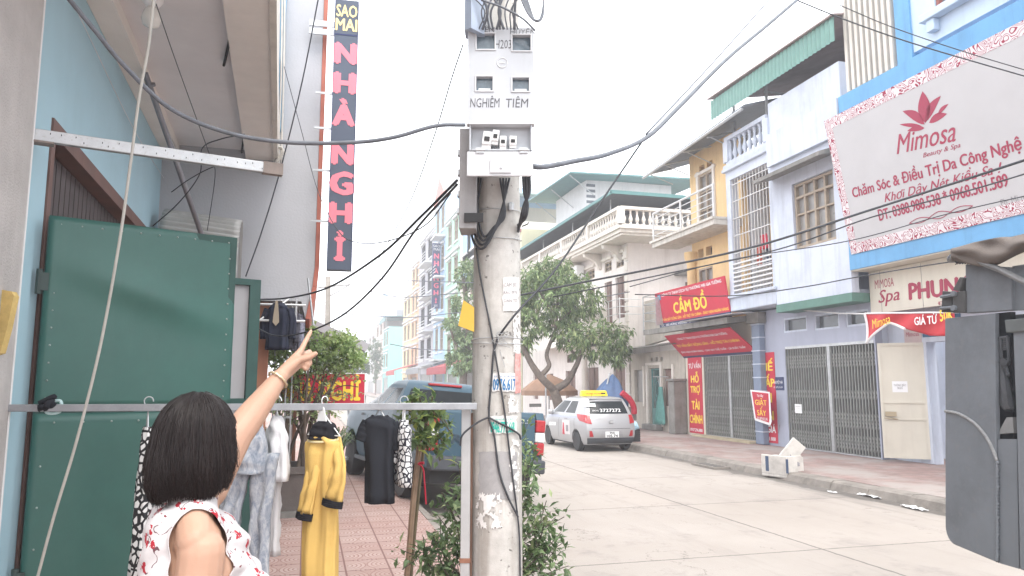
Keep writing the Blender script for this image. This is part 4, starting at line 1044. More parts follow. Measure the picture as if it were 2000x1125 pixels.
# ---------------------------------------------------------------- tall narrow houses further along the street
def tubehouse(label, y0, y1, h, wall, trim, floors, fm, X=12.6, depth=9, balcony=False, door=True, roof=None, extra=None):
    t = T('tall_house', label, 'house', (X, (y0 + y1) / 2, .15), 'tall narrow houses down the street')
    fh = (h - .15) / floors; wd = y1 - y0; holes = []
    for k in range(floors):
        z = .15 + fh * k
        if k == 0: holes.append((y0 + wd * .15, y1 - wd * .15, .15, .15 + fh * .75))
        else:
            for a, b in ((.14, .4), (.58, .84)): holes.append((y0 + wd * a, y0 + wd * b, z + fh * .22, z + fh * .8))
    mb = MB(); wallx(mb, X, X + .25, y0, y1, .15, h, holes)
    mb.box(X + .251, X + depth, y0, y0 + .25, .15, h); mb.box(X + .251, X + depth, y1 - .25, y1, .15, h); mb.box(X + depth - .2, X + depth - .002, y0 + .251, y1 - .251, .15, h); mb.box(X + .251, X + depth - .21, y0 + .251, y1 - .251, h - .2, h - .05)
    mb.build('wall', wall, t)
    for q in holes[1:]: window(t, X + .06, *q, 2, 2, fm, K['glass'], .12, fw=.09)
    mb = MB(); q = holes[0]; mb.box(X + .15, X + .2, *q); mb.build('shop_shutter', K['shutter'], t)
    mb = MB()
    for k in range(1, floors + 1):
        z = .15 + fh * k; mb.box(X - .2, X - .002, y0 + .05, y1 - .05, z - .2, z - .02)
    for k in range(1, floors):
        for a, b in ((.14, .4), (.58, .84)): z = .15 + fh * k; mb.box(X - .22, X - .003, y0 + wd * a - .15, y0 + wd * b + .15, z + fh * .82, z + fh * .87); mb.box(X - .12, X - .003, y0 + wd * a - .1, y0 + wd * b + .1, z + fh * .16, z + fh * .2)
    mb.build('moulding', trim, t)
    if balcony:
        mb = MB()
        for k in range(1, floors):
            z = .15 + fh * k
            mb.box(X - 1.0, X - .201, y0 + .2, y0 + wd * .5, z - .16, z)
            for zz in (.3, .6, .9): mb.box(X - 1.0, X - .95, y0 + .2, y0 + wd * .5, z + zz, z + zz + .06)
        mb.build('balcony', trim, t)
    if roof:
        mb = MB(); mb.hexa([(X - .7, y0 - .3, h + 1.6), (X + depth, y0 - .3, h + 2.3), (X + depth, y1 + .3, h + 2.3), (X - .7, y1 + .3, h + 1.6), (X - .7, y0 - .3, h + 1.7), (X + depth, y0 - .3, h + 2.4), (X + depth, y1 + .3, h + 2.4), (X - .7, y1 + .3, h + 1.7)])
        mb.box(X - .72, X - .66, y0 - .3, y1 + .3, h + .9, h + 1.6); mb.build('roof', roof, t)
        mb = MB()
        for y in (y0, y1): mb.box(X - .5, X - .4, y, y + .1, h, h + 1.6)
        mb.build('roof_post', K['steel'], t)
    return t
def W_(name, c): return M(name, c, .85, .06, .6, streak=.15)
c_mint, c_blue, c_grey, c_peach, c_yel, c_teal = W_('mint_wall', (.38, .58, .46)), W_('light_blue_wall', (.36, .5, .66)), W_('lavender_grey_wall', (.4, .39, .42)), W_('peach_wall', (.62, .42, .27)), W_('pale_yellow_wall', (.62, .52, .33)), W_('turquoise_wall', (.25, .5, .47))
c_crm = W_('ivory_wall', (.6, .56, .5)); c_far = W_('far_grey_wall', (.5, .5, .52)); tr_w = W_('white_moulding', (.62, .62, .62))
tubehouse('yellowish house with red fascia just past the balustrade house', 43.6, 50, 11.5, W_('faint_yellow_wall', (.62, .6, .42)), M('dull_red_band', (.36, .12, .14), .7), 3, K['tanwood'])
tubehouse('tall ivory house whose windows show between tree and pole', 56, 63, 16, c_crm, tr_w, 4, K['tanwood'])
tubehouse('mint green tall house beside the blue hotel', 63.1, 70.2, 17.5, c_mint, tr_w, 5, K['tanwood'])
hb = tubehouse('light blue hotel front with red gable and upright sign', 70.3, 77, 20.5, c_blue, tr_w, 5, K['tanwood'], balcony=True)
mb = MB(); mb.prism([(12.4, 70.3, 20.5), (12.4, 77, 20.5), (12.4, 73.6, 23.0)], (.3, 0, 0)); mb.build('gable', M('salmon_gable', (.55, .25, .22), .8), hb)
tubehouse('lavender grey tall house with dark windows and balconies', 77.1, 88, 18.6, c_grey, tr_w, 5, K['dark'], balcony=True)
tubehouse('peach tall house with white window surrounds', 88.1, 95, 16.8, c_peach, tr_w, 5, K['tanwood'])
tubehouse('pale yellow house lower than its peach neighbour', 95.1, 103, 13.6, c_yel, tr_w, 4, K['tanwood'])
tubehouse('turquoise house with dark green roof awning', 122, 131, 11.2, c_teal, tr_w, 3, K['tanwood'], roof=K['roofteal'], depth=14)
tubehouse('faded peach house with arched look at the far end', 131.2, 147, 13.2, W_('faded_peach_wall', (.55, .46, .42)), tr_w, 4, K['tanwood'])
tubehouse('far grey house closing the row of houses', 147.2, 165, 12.0, c_far, tr_w, 4, K['tanwood'])
fb = T('distant_block', 'pale distant apartment block rising behind the turquoise house', 'building', (22, 170, 0))
mb = MB(); mb.box(17, 36, 168, 185, 0, 21.5); mb.build('wall', W_('far_white_wall', (.58, .56, .55)), fb)
mb = MB(); mb.box(16.7, 16.99, 168.5, 176, 6, 24); mb.build('blue_side', c_blue, fb)
for (x, z) in ((19, 17), (24, 17), (29, 17), (19, 12), (24, 12), (29, 12)):
    mb = MB(); mb.box(x, x + 1.6, 167.96, 167.99, z, z + 1.6); mb.build('window', K['glass'], fb)
# taller house standing behind the balustrade house
bk = T('rear_house', 'tall house with pale blue roof wall seen above the grey terrace roof', 'house', (17, 47, 0))
mb = MB(); mb.box(12.9, 17.5, 50.2, 56, 0, 13.5); mb.build('wall', W_('blotched_white_wall', (.6, .58, .55)), bk)
mb = MB(); mb.box(12.6, 22, 56.1, 62, 10, 17.6); mb.build('upper_block', c_blue, bk)
mb = MB(); mb.hexa([(12.2, 49, 15.2), (22, 49, 15.4), (22, 58, 17.4), (12.2, 58, 17.2), (12.2, 49, 15.3), (22, 49, 15.5), (22, 58, 17.5), (12.2, 58, 17.3)]); mb.build('roof', M('pale_aqua_roof', (.4, .56, .6), .5), bk)
# projecting upright hotel sign (far)
t = T('upright_sign', 'far upright black hotel sign with pink letters on the light blue hotel', 'sign', (12, 73, 8))
mb = MB(); pA = onx(853, 476, 12.0); zt, zb = pA.z, onx(856, 600, 12.0).z; yS = onx(853, 540, 12.0).y
mb.box(11.55, 12.35, yS, yS + .25, zb, zt); mb.build('board', K['navy'], t)
pk = M('sign_pink', (.75, .12, .2), .5, .03, 3)
n_ = 'NHÀNGHỈ'
for i, ch in enumerate(n_): text(t, ch, pk, (11.95, yS, zt - (zt - zb) * (.2 + .68 * i / 6)), (1, 0, 0), FU, h=(zt - zb) * .075, bold=.05, off=.01)
text(t, 'SAO\nMAI', K['white'], (11.95, yS, zt - (zt - zb) * .07), (1, 0, 0), FU, h=(zt - zb) * .09, off=.01)
text(t, 'ĐT', K['white'], (11.95, yS, zb + (zt - zb) * .04), (1, 0, 0), FU, h=(zt - zb) * .03, off=.01)
mb = MB(); mb.box(12.351, 12.6, yS + .1, yS + .16, zb + 1, zb + 1.1); mb.box(12.351, 12.6, yS + .1, yS + .16, zt - 1.1, zt - 1); mb.build('bracket', K['steel'], t)

# market awnings and small roofs at street level, far away
for i, (y, lab, c, h_) in enumerate(((58, 'dark red shop awning far down the street near the tree', (.33, .05, .06), 3.1), (72, 'grey shop awning below the light blue hotel', (.25, .25, .26), 3.3), (92, 'small red stall canopy below the peach house', (.4, .06, .06), 3.4))):
    t = T('shop_awning', lab, 'awning', (11.5, y, .15), 'awnings along the far shops')
    mb = MB(); mb.hexa([(9.8, y - 4, h_), (12.6, y - 4, h_ + .8), (12.6, y + 5, h_ + .8), (9.8, y + 5, h_), (9.8, y - 4, h_ + .06), (12.6, y - 4, h_ + .86), (12.6, y + 5, h_ + .86), (9.8, y + 5, h_ + .06)]); mb.box(9.75, 9.8, y - 4, y + 5, h_ - .5, h_); mb.build('canopy', M('awning_cloth', c, .7), t)
    mb = MB()
    for yy in (y - 3.8, y + 4.8): mb.tube([(9.95, yy, .15), (9.95, yy, h_)], .04, 6)
    mb.build('post', K['steel'], t)
# ================================================================ PLANTS
def leaf_mat(name, c0, c1, c2=None, trans=0.25):
    m, n, b = base(name, 0.5, spec=0.35)
    g = nd(n, 'ShaderNodeNewGeometry')
    x = n.nodes.new('ShaderNodeValToRGB'); e = x.color_ramp.elements
    e[0].color = (*c0, 1); e[1].color = (*c1, 1); e[0].position = 0.1; e[1].position = 0.85
    if c2:
        q = e.new(0.97); q.color = (*c2, 1)
    n.links.new(g.outputs['Random Per Island'], x.inputs[0])
    n.links.new(x.outputs[0], b.inputs['Base Color'])
    tr = nd(n, 'ShaderNodeBsdfTranslucent'); n.links.new(x.outputs[0], tr.inputs[0])
    mx = nd(n, 'ShaderNodeMixShader'); mx.inputs[0].default_value = trans
    n.links.new(b.outputs[0], mx.inputs[1]); n.links.new(tr.outputs[0], mx.inputs[2])
    n.links.new(mx.outputs[0], n.nodes['Material Output'].inputs[0])
    return m
def leaf(mb, p, d, up, L, w, fold=.25, droop=.15):
    d = d.normalized(); s = d.cross(up)
    s = s.normalized() if s.length > 1e-4 else d.orthogonal().normalized()
    nn = s.cross(d)
    m1 = p + d * (L * .45)
    t_ = p + d * L - nn * (L * droop)
    mb.add([p, m1 + s * w + nn * (w * fold), t_, m1 - s * w + nn * (w * fold), m1 - nn * 0.0], [(0, 4, 1), (4, 2, 1), (0, 3, 4), (4, 3, 2)])
def rv(rnd): 
    while True:
        v = Vector((rnd.uniform(-1, 1), rnd.uniform(-1, 1), rnd.uniform(-1, 1)))
        if 0.05 < v.length < 1: return v.normalized()
def crown(mb, rnd, blobs, nter, per, L, w, droop, upb=.2, shell=.55):
    for (c, r, k) in blobs:
        c = Vector(c)
        for _ in range(int(nter * k)):
            v = rv(rnd); q = shell + (1 - shell) * rnd.random() ** .6
            bump = 1 + .22 * math.sin(v.x * 5 + c.x * 3) * math.sin(v.z * 6 + c.y) + rnd.uniform(-.08, .08)
            p = c + Vector((v.x * r[0], v.y * r[1], v.z * r[2])) * q * bump
            ax = (v + Vector((0, 0, upb)) + rv(rnd) * .5).normalized()
            for j in range(per):
                dd = (ax * .5 + rv(rnd) * .9 - Vector((0, 0, droop))).normalized()
                ll = L * rnd.uniform(.6, 1.15)
                leaf(mb, p + rv(rnd) * L * .25, dd, Vector((0, 0, 1)) + rv(rnd) * .6, ll, w * ll / L * rnd.uniform(.8, 1.2), droop=.25)
bark = M('grey_bark', (.16, .13, .11), .95, .3, 8, bump=.6, bscale=25, dirt=.4)
lm_mango = leaf_mat('mango_leaves', (.075, .125, .045), (.24, .33, .14), (.37, .42, .2))
rnd = random.Random(11)
mt = T('mango_tree', 'spreading dark green street tree with forked trunk standing behind the taxi', 'tree', (9.7, 27.5, .15))
def P_(px, py, Y): return ony(px, py, Y)
b0 = P_(1098, 850, 27.5); b0.z = .1
fork = P_(1082, 762, 27.5)
mb = MB()
mb.tube(spl([b0, P_(1093, 800, 27.5), fork]), [.24 - .004 * i for i in range(17)], 10)
mb.tube(spl([fork, P_(1055, 735, 27.3), P_(1032, 700, 27.4), P_(1012, 650, 27.6), P_(1000, 600, 28)]), [.17 - .0035 * i for i in range(33)], 8)
mb.tube(spl([fork, P_(1108, 745, 27.4), P_(1125, 715, 27.3), P_(1140, 680, 27), P_(1165, 650, 26.8)]), [.15 - .003 * i for i in range(33)], 8)
mb.tube(spl([P_(1055, 735, 27.3), P_(1072, 715, 27.4), P_(1068, 690, 27.6), P_(1085, 640, 28), P_(1090, 580, 28)]), [.11 - .002 * i for i in range(33)], 7)
for (a, bq) in (((1012, 650), (985, 620)), ((1140, 680), (1190, 675)), ((1085, 640), (1130, 600)), ((1085, 620), (1050, 560)), ((1125, 700), (1110, 660)), ((1030, 690), (1050, 640))):
    mb.tube(spl([P_(*a, 27.5), (P_(*a, 27.5) + P_(*bq, 27.6)) / 2 + Vector((0, .3, .1)), P_(*bq, 27.8)]), [.07 - .002 * i for i in range(17)], 6)
mb.build('trunk', bark, mt, smooth=True)
k_ = 27.9 / FOC
def B_(px, py, Y, rx, rz, ry, k): return (P_(px, py, Y), (rx * k_, ry, rz * k_), k)
mb = MB()
crown(mb, rnd, [B_(1085, 585, 28.2, 88, 62, 2.2, 1.0), B_(1040, 565, 28.6, 60, 48, 1.8, .6), B_(1130, 590, 28, 46, 40, 1.4, .4), B_(1165, 665, 26.8, 66, 38, 1.5, .62), B_(1110, 650, 27.4, 34, 22, 1.2, .18), B_(1025, 640, 28, 42, 50, 1.6, .45), B_(1205, 690, 26.6, 26, 26, .9, .16), B_(1075, 530, 28.6, 50, 26, 1.4, .35), B_(990, 600, 28.6, 40, 60, 1.6, .4)],
      270, 9, .3, .042, .55, shell=.35)
mb.build('crown', lm_mango, mt)
rnd = random.Random(12)
t2 = T('street_tree', 'taller light green street tree seen left of the utility pole behind the pickup', 'tree', (9.9, 42, .15))
def P2(px, py): return ony(px, py, 42)
mb = MB(); q = P2(905, 850); q.z = .1
mb.tube(spl([q, P2(905, 740), P2(915, 640), P2(905, 540)]), [.28 - .007 * i for i in range(25)], 8)
mb.tube(spl([P2(908, 700), P2(885, 660), P2(880, 620)]), .08, 6); mb.tube(spl([P2(914, 640), P2(940, 600), P2(950, 540)]), .08, 6)
mb.build('trunk', bark, t2, smooth=True)
k_ = 42.8 / FOC
def B2(px, py, rx, rz, k): return (P2(px, py), (rx * k_, 1.8, rz * k_), k)
mb = MB()
crown(mb, rnd, [B2(914, 535, 24, 30, .5), B2(938, 590, 38, 58, .7), B2(894, 592, 12, 16, .16), B2(884, 630, 16, 13, .2), B2(908, 655, 24, 20, .35), B2(900, 702, 28, 26, .6), B2(938, 690, 36, 44, .55)], 230, 8, .34, .06, .5, shell=.3)
mb.build('crown', leaf_mat('street_tree_leaves', (.08, .135, .05), (.24, .33, .15), (.36, .42, .22)), t2)
# far greenery at the end of the street
rnd = random.Random(13)
for i, (px, py, Y, rx, rz, lab) in enumerate(((735, 700, 118, 10, 40, 'far pale tree in front of the faded peach house'), (655, 720, 60, 34, 36, 'distant green tree between hotel sign and far houses'), (700, 705, 75, 20, 45, 'thin distant tree right of the lean-to roof'))):
    t = T('distant_tree', lab, 'tree', ony(px, 760, Y), 'trees at the far end of the street')
    c = ony(px, py, Y); s = Y / FOC
    g0 = Vector((c.x, c.y, 0))
    mb = MB(); mb.tube([g0, c], .12, 6); mb.build('trunk', bark, t)
    mb = MB(); crown(mb, rnd, [(c, (rx * s, rx * s * .8, rz * s), 1)], 130, 7, .5, .12, .3, shell=.3); mb.build('crown', leaf_mat('distant_leaves', (.06, .1, .05), (.15, .2, .11)), t)

# bonsai-like shrub in a big concrete planter on the left pavement
rnd = random.Random(21)
YS = 10.6
sh = T('potted_shrub', 'bushy small-leaved shrub growing from a square concrete planter before the red hotel sign', 'potted plant', (ony(590, 900, YS).x, YS, .15))
def P3(px, py, dy=0): return ony(px, py, YS + dy)
pc = P3(580, 900)
mb = MB()
w0, w1, w2 = .42, .5, .54
zb, zt_ = .22, .22 + .56
rings = []
for z, w in ((zb, w0), (zb + .06, w0), (zt_ - .09, w1), (zt_ - .085, w2), (zt_, w2), (zt_, w1 - .05), (zt_ - .12, w1 - .06)):
    rings.append([Vector((pc.x + a * w, YS + b * w * .8, z)) for a, b in ((-1, -1), (1, -1), (1, 1), (-1, 1))])
mb.loft(rings); mb.build('planter', M('dark_cement_planter', (.14, .12, .11), .9, .2, 4, bump=.3), sh)
mb = MB(); mb.box(pc.x - .5, pc.x + .5, YS - .45, YS + .45, .152, .218); mb.build('planter_foot', K['dkconc'], sh)
mb = MB(); mb.box(pc.x - .44, pc.x + .44, YS - .35, YS + .35, .64, .7); mb.build('soil', M('dark_soil', (.06, .045, .035), .95, .3, 9), sh)
tips = []
mb = MB()
for i in range(15):
    a = rnd.uniform(0, 6.28); s0 = Vector((pc.x + .22 * math.cos(a), YS + .18 * math.sin(a), .66))
    tx = rnd.uniform(505, 690); ty = rnd.uniform(640, 770)
    e = P3(tx, ty, rnd.uniform(-.5, .6)); m1 = s0.lerp(e, .35) + Vector((rnd.uniform(-.06, .06), 0, .16)); m2 = s0.lerp(e, .7) + Vector((rnd.uniform(-.1, .1), rnd.uniform(-.1, .1), .12))
    pts = spl([s0, m1, m2, e], 6); mb.tube(pts, [.03 - .0012 * j for j in range(len(pts))], 6); tips += pts[6:]
    for j in range(4):
        b = pts[rnd.randint(7, len(pts) - 1)]; f_ = b + Vector((rnd.uniform(-.4, .4), rnd.uniform(-.3, .3), rnd.uniform(-.05, .25)))
        q = spl([b, b.lerp(f_, .5) + Vector((0, 0, .05)), f_], 4); mb.tube(q, .007, 5); tips += q[2:]
mb.build('stems', M('shrub_bark', (.13, .1, .08), .9, .25, 9), sh)
mb = MB()
for p in tips:
    if p.z < 1.97 and rnd.random() < .9: continue
    for _ in range(4):
        c = p + rv(rnd) * rnd.uniform(.02, .16)
        for j in range(3): leaf(mb, c + rv(rnd) * .03, (rv(rnd) + Vector((0, 0, .35))), Vector((0, 0, 1)) + rv(rnd) * .4, rnd.uniform(.05, .09), rnd.uniform(.014, .024))
k2 = YS / FOC
for (px, py, rx, rz, n_) in ((560, 672, 55, 14, 120), (645, 688, 52, 24, 190), (600, 715, 60, 16, 70), (522, 690, 34, 20, 190), (545, 652, 26, 9, 70), (690, 702, 24, 20, 120), (665, 668, 30, 12, 110), (620, 800, 45, 22, 40)):
    for _ in range(n_):
        v = rv(rnd); c = P3(px, py) + Vector((v.x * rx * k2, v.y * .5, v.z * rz * k2)) * rnd.random() ** .4
        for j in range(4): leaf(mb, c + rv(rnd) * .05, rv(rnd) + Vector((0, 0, .4)), Vector((0, 0, 1)) + rv(rnd) * .4, rnd.uniform(.05, .1), rnd.uniform(.014, .026))
mb.build('foliage', leaf_mat('shrub_leaves', (.19, .28, .1), (.42, .54, .24), (.55, .62, .36), .5), sh)

# row of small pots behind
rnd = random.Random(31)
for i, (px, Y, h_, c_) in enumerate(((648, 13.4, .85, 0), (662, 14.8, .8, 1), (520, 12.5, .95, 1))):
    lab = ['pale pot of spiky grass-like leaves just right of the big planter', 'second spiky potted plant of the row behind the hanging yellow dress', 'spiky potted plant behind the hung grey jeans'][i]
    p = ony(px, 835, Y); p.z = .152
    t = T('potted_plant', lab, 'potted plant', p, 'small potted plants along the shop front')
    mb = MB(); mb.lathe([(.13, 0), (.18, .25), (.2, .26), (.2, .31), (.16, .31), (.15, .26)], p, 14); mb.build('pot', K['white'] if c_ else K['dkconc'], t, smooth='auto')
    mb = MB()
    for _ in range(60):
        a = rnd.uniform(0, 6.28); o = Vector((math.cos(a), math.sin(a), 0)); l = h_ * rnd.uniform(.6, 1); s = o.cross(Vector((0, 0, 1))) * .018
        b = p + o * .05 + Vector((0, 0, .28)); pts = [b, b + o * .12 + Vector((0, 0, l * .55)), b + o * .3 + Vector((0, 0, l * .8)), b + o * .48 + Vector((0, 0, l * .65))]
        for u in range(3):
            w0_, w1_ = 1 - u * .3, 1 - (u + 1) * .3
            mb.quad(pts[u] - s * w0_, pts[u] + s * w0_, pts[u + 1] + s * w1_, pts[u + 1] - s * w1_)
    mb.build('leaves', leaf_mat('spiky_leaves', (.06, .12, .04), (.16, .24, .08)), t)

# young citrus tree tied to a stake, and the bush around the pole foot
rnd = random.Random(41)
YC = 5.6
ct = T('young_citrus_tree', 'young citrus tree with bright leaves tied to a wooden stake left of the steel post', 'tree', (ony(805, 1125, YC).x, YC, .15))
def P4(px, py, dy=0): return ony(px, py, YC + dy)
g = P4(796, 1125); g0 = Vector((g.x - .04, YC, .15)); tp = P4(820, 865)
mb = MB(); mb.tube(spl([g0, P4(797, 1100), P4(806, 990), tp]), .022, 7); mb.build('stake', M('weathered_stake', (.28, .19, .13), .9, .3, 7), ct)
mb = MB(); tr = spl([g0 + Vector((.05, .05, 0)), P4(806, 1080, .05), P4(818, 960, .05), P4(826, 890, .03), P4(830, 830), P4(826, 790)]); mb.tube(tr, [.018 - .0003 * j for j in range(len(tr))], 6)
tw = []
for (px, py) in ((780, 800), (800, 790), (850, 810), (875, 830), (885, 850), (845, 775), (820, 775), (870, 870), (800, 860), (860, 900), (842, 880), (790, 830), (820, 870)):
    b = tr[rnd.randint(26, len(tr) - 1)]; q = spl([b, b.lerp(P4(px, py, rnd.uniform(-.25, .25)), .5) + Vector((0, 0, .04)), P4(px, py, rnd.uniform(-.25, .25))], 5); mb.tube(q, .006, 5); tw += q[2:]
mb.build('trunk', M('green_bark', (.16, .13, .08), .9, .2, 9), ct)
mb = MB()
for p in tw:
    for _ in range(3):
        leaf(mb, p + rv(rnd) * .04, rv(rnd) + Vector((0, 0, .15)), Vector((0, 0, 1)) + rv(rnd) * .5, rnd.uniform(.06, .12), rnd.uniform(.018, .03))
mb.build('foliage', leaf_mat('citrus_leaves', (.09, .15, .06), (.25, .33, .13), (.5, .55, .14), .4), ct)
mb = MB(); mb.tube(spl([P4(816, 905, -.03), P4(826, 915, -.03), P4(829, 940, -.03), P4(832, 985, -.03)]), .006, 5); mb.tube([P4(812, 905, .0), P4(828, 904, -.03)], .012, 6); mb.build('red_tie', K['red'], ct)
rnd = random.Random(43)
bs = T('roadside_bush', 'loose glossy bush growing round the foot of the utility pole and steel post', 'bush', (1.2, 4.9, .15))
mb = MB(); tw = []
YB = 4.9
gb = Vector((1.1, 4.85, .15))
for (px, py) in ((862, 960), (850, 1000), (885, 990), (830, 1060), (862, 1050), (890, 1040), (870, 1100), (1030, 830), (1040, 860), (1035, 900), (1045, 940), (1030, 980), (1050, 1000), (1075, 1000), (1085, 1010), (1095, 1040), (1060, 1040), (1040, 1080), (1080, 1080), (1035, 1040), (1100, 1060), (1060, 1100), (1030, 1110), (895, 905), (1028, 870), (1110, 1105), (855, 1075), (820, 1085)):
    e = ony(px, py, YB + rnd.uniform(-.1, .4) + (.25 if px > 1000 else 0)); s0 = gb + Vector((rnd.uniform(-.12, .12), rnd.uniform(0, .15), 0))
    q = spl([s0, s0.lerp(e, .4) + Vector((rnd.uniform(-.08, .08), rnd.uniform(-.05, .08), .1)), s0.lerp(e, .75) + Vector((rnd.uniform(-.05, .05), 0, .05)), e], 6)
    mb.tube(q, [.009 - .00035 * j for j in range(len(q))], 5); tw += q[8:]
    for _ in range(2):
        b = q[rnd.randint(9, 17)]; f_ = b + rv(rnd) * .16; mb.tube([b, f_], .003, 4); tw += [f_, b.lerp(f_, .6)]
mb.build('stems', M('bush_bark', (.09, .075, .06), .9, .2, 9), bs)
mb = MB()
for p in tw:
    for _ in range(4):
        leaf(mb, p + rv(rnd) * .04, rv(rnd) + Vector((0, 0, .3)), Vector((0, 0, 1)) + rv(rnd) * .5, rnd.uniform(.05, .1), rnd.uniform(.012, .022))
mb.build('foliage', leaf_mat('bush_leaves', (.07, .12, .05), (.2, .28, .13), (.36, .42, .22), .3), bs)

# ================================================================ SMALL STREET OBJECTS, RIGHT
# foam box with broken lid on the kerb
fbx = T('foam_box', 'broken white foam box full of rubbish on the kerb before the big folding gate', 'box', (8.55, 11.9, .05))
fo = onz(1529, 930, .03); fa = Vector((.25, -.97, 0)).normalized(); fb_ = Vector((.97, .25, 0)).normalized(); 
foam = M('dirty_foam', (.6, .57, .53), .9, .1, 6, dirt=.5, bump=.3, bscale=120)
mb = MB(); L0, W0, H0, th = .62, .5, .42, .045
fz = Vector((.0, .0, 1))
mb.obox(fo, fa, fb_, fz, -L0 / 2, L0 / 2, -W0 / 2, W0 / 2, 0, .05)
mb.obox(fo, fa, fb_, fz, -L0 / 2, L0 / 2, -W0 / 2, -W0 / 2 + th, .051, H0); mb.obox(fo, fa, fb_, fz, -L0 / 2, L0 / 2, W0 / 2 - th, W0 / 2, .051, H0 - .04)
mb.obox(fo, fa, fb_, fz, -L0 / 2, -L0 / 2 + th, -W0 / 2 + th + .001, W0 / 2 - th - .001, .051, H0 - .03); mb.obox(fo, fa, fb_, fz, L0 / 2 - th, L0 / 2, -W0 / 2 + th + .001, W0 / 2 - th - .001, .051, H0)
mb.build('body', foam, fbx, bevel=.012)
lo_ = fo + Vector((0, 0, .3)) + fa * .06; la = (Vector((RT.x, RT.y, 0)) * .62 + fz * .72).normalized(); lb = Vector((-FW.x, -FW.y, 0)).cross(la).normalized(); lc = la.cross(lb)
mb = MB(); mb.obox(lo_, la, lb, lc, -.15, .48, -.16, .16, -.02, .025); mb.build('lid', foam, fbx, bevel=.015)
mb = MB(); rnd = random.Random(2)
for _ in range(9):
    c = fo + fa * rnd.uniform(-.28, .28) + fb_ * rnd.uniform(-.12, .12) + fz * rnd.uniform(.25, .36); mb.obox(c, rv(rnd), rv(rnd), (0, 0, 1), -.05, .05, -.04, .04, -.03, .03)
mb.build('rubbish', M('mixed_rubbish', (.3, .29, .3), .8, .4, 6), fbx)
mb = MB(); mb.obox(fo, fa, fb_, fz, -.2, -.12, -W0 / 2 - .004, -W0 / 2 - .001, .1, H0 - .03); mb.obox(fo, fa, fb_, fz, .3, .36, -W0 / 2 - .004, -W0 / 2 - .001, .1, H0 - .05); mb.build('tape', M('blue_tape', (.06, .09, .16), .5), fbx)
# litter in the gutter
rnd = random.Random(8)
for i, (px, py, s, lab) in enumerate(((1700, 970, .22, 'crumpled white plastic scrap lying in the gutter nearest the truck'), (1785, 993, .2, 'torn white bag in the gutter just left of the truck'), (1625, 962, .09, 'small pale scrap in the gutter beyond the foam box'))):
    p = onz(px, py, .01); mb = MB(); n_ = 9; V_ = []
    for a in range(n_ + 1):
        for b in range(5): V_.append(p + Vector((rnd.uniform(-.02, .02) + (b - 2) * s * .12, (a / n_ - .5) * s * 2.2, rnd.uniform(.004, .05) * (.3 + s * 2))))
    mb.add(V_, [(a * 5 + b, a * 5 + b + 1, a * 5 + b + 6, a * 5 + b + 5) for a in range(n_) for b in range(4)])
    o = mb.build('litter', K['white'], label=lab, cat='litter', group='litter in the gutter'); x_ = o.modifiers.new('thick', 'SOLIDIFY'); x_.thickness = .004
# litter bin with blue bag behind the taxi
bn = T('crate_bin', 'dark crate with pale blue plastic bag standing by the kerb right of the taxi', 'bin', (9.7, 20.8, .15))
bc = onz(1235, 862, .152)
mb = MB(); 
for i in range(6): mb.box(bc.x - .19, bc.x + .19, bc.y - .16, bc.y + .16, .155 + i * .062, .155 + i * .062 + .05)
mb.box(bc.x - .18, bc.x + .18, bc.y - .15, bc.y + .15, .153, .5)
mb.build('crate', K['black'], bn)
mb = MB(); rr = random.Random(4)
mb.lathe([(.17, .5), (.21, .56), (.2, .63), (.15, .7), (.08, .76), (.0, .77)], (bc.x, bc.y, 0), 12); mb.v = [(v[0] + rr.uniform(-.025, .025), v[1] + rr.uniform(-.025, .025), v[2] + rr.uniform(-.02, .02)) for v in mb.v]; mb.build('bag', M('pale_blue_bag', (.35, .52, .62), .4, .15, 10), bn)
# blue tarpaulin stall and red seat behind the taxi
tp_ = T('covered_cart', 'street cart covered with blue tarpaulin and red cloth behind the taxi', 'cart', (11.5, 25.8, .15))
rr = random.Random(6)
cc = ony(1190, 800, 25.6)
mb = MB()
def tarp(u, v):
    a = 2 * math.pi * u; z = 2.05 - v * 1.35 + .16 * math.cos(a + 2.2) * (1 - v); r = .12 + .75 * min(1, v * 1.7) ** .7
    r *= 1 + .09 * math.sin(a * 5 + v * 4) + .05 * math.sin(a * 9)
    return Vector((cc.x + r * math.cos(a) * .8 + .35 * (.5 - v), cc.y + r * math.sin(a) * .9, z))
mb.sheet(tarp, 40, 12); mb.build('tarpaulin', M('blue_tarp', (.07, .12, .23), .6, .2, 4), tp_, smooth=True)
mb = MB(); mb.box(cc.x - .1, cc.x + .75, cc.y - .75, cc.y + .3, .55, 1.02); mb.build('body', K['dkconc'], tp_, bevel=.03)
mb = MB(); mb.tube(spl([(cc.x + .15, cc.y - .8, 1.55), (cc.x + .45, cc.y - .82, 1.3), (cc.x + .6, cc.y - .8, 1.05), (cc.x + .65, cc.y - .75, .8)]), .11, 8); mb.build('red_cloth', K['red'], tp_)
mb = MB()
for dx in (0, .6):
    for dy in (-.6, .2): mb.tube([(cc.x + dx, cc.y + dy, .153), (cc.x + dx, cc.y + dy, .55)], .03, 6)
mb.tube([(cc.x - .35, cc.y - .3, 1.3), (cc.x - .1, cc.y - .35, 2.25)], .03, 6)
mb.build('leg', K['steel'], tp_)
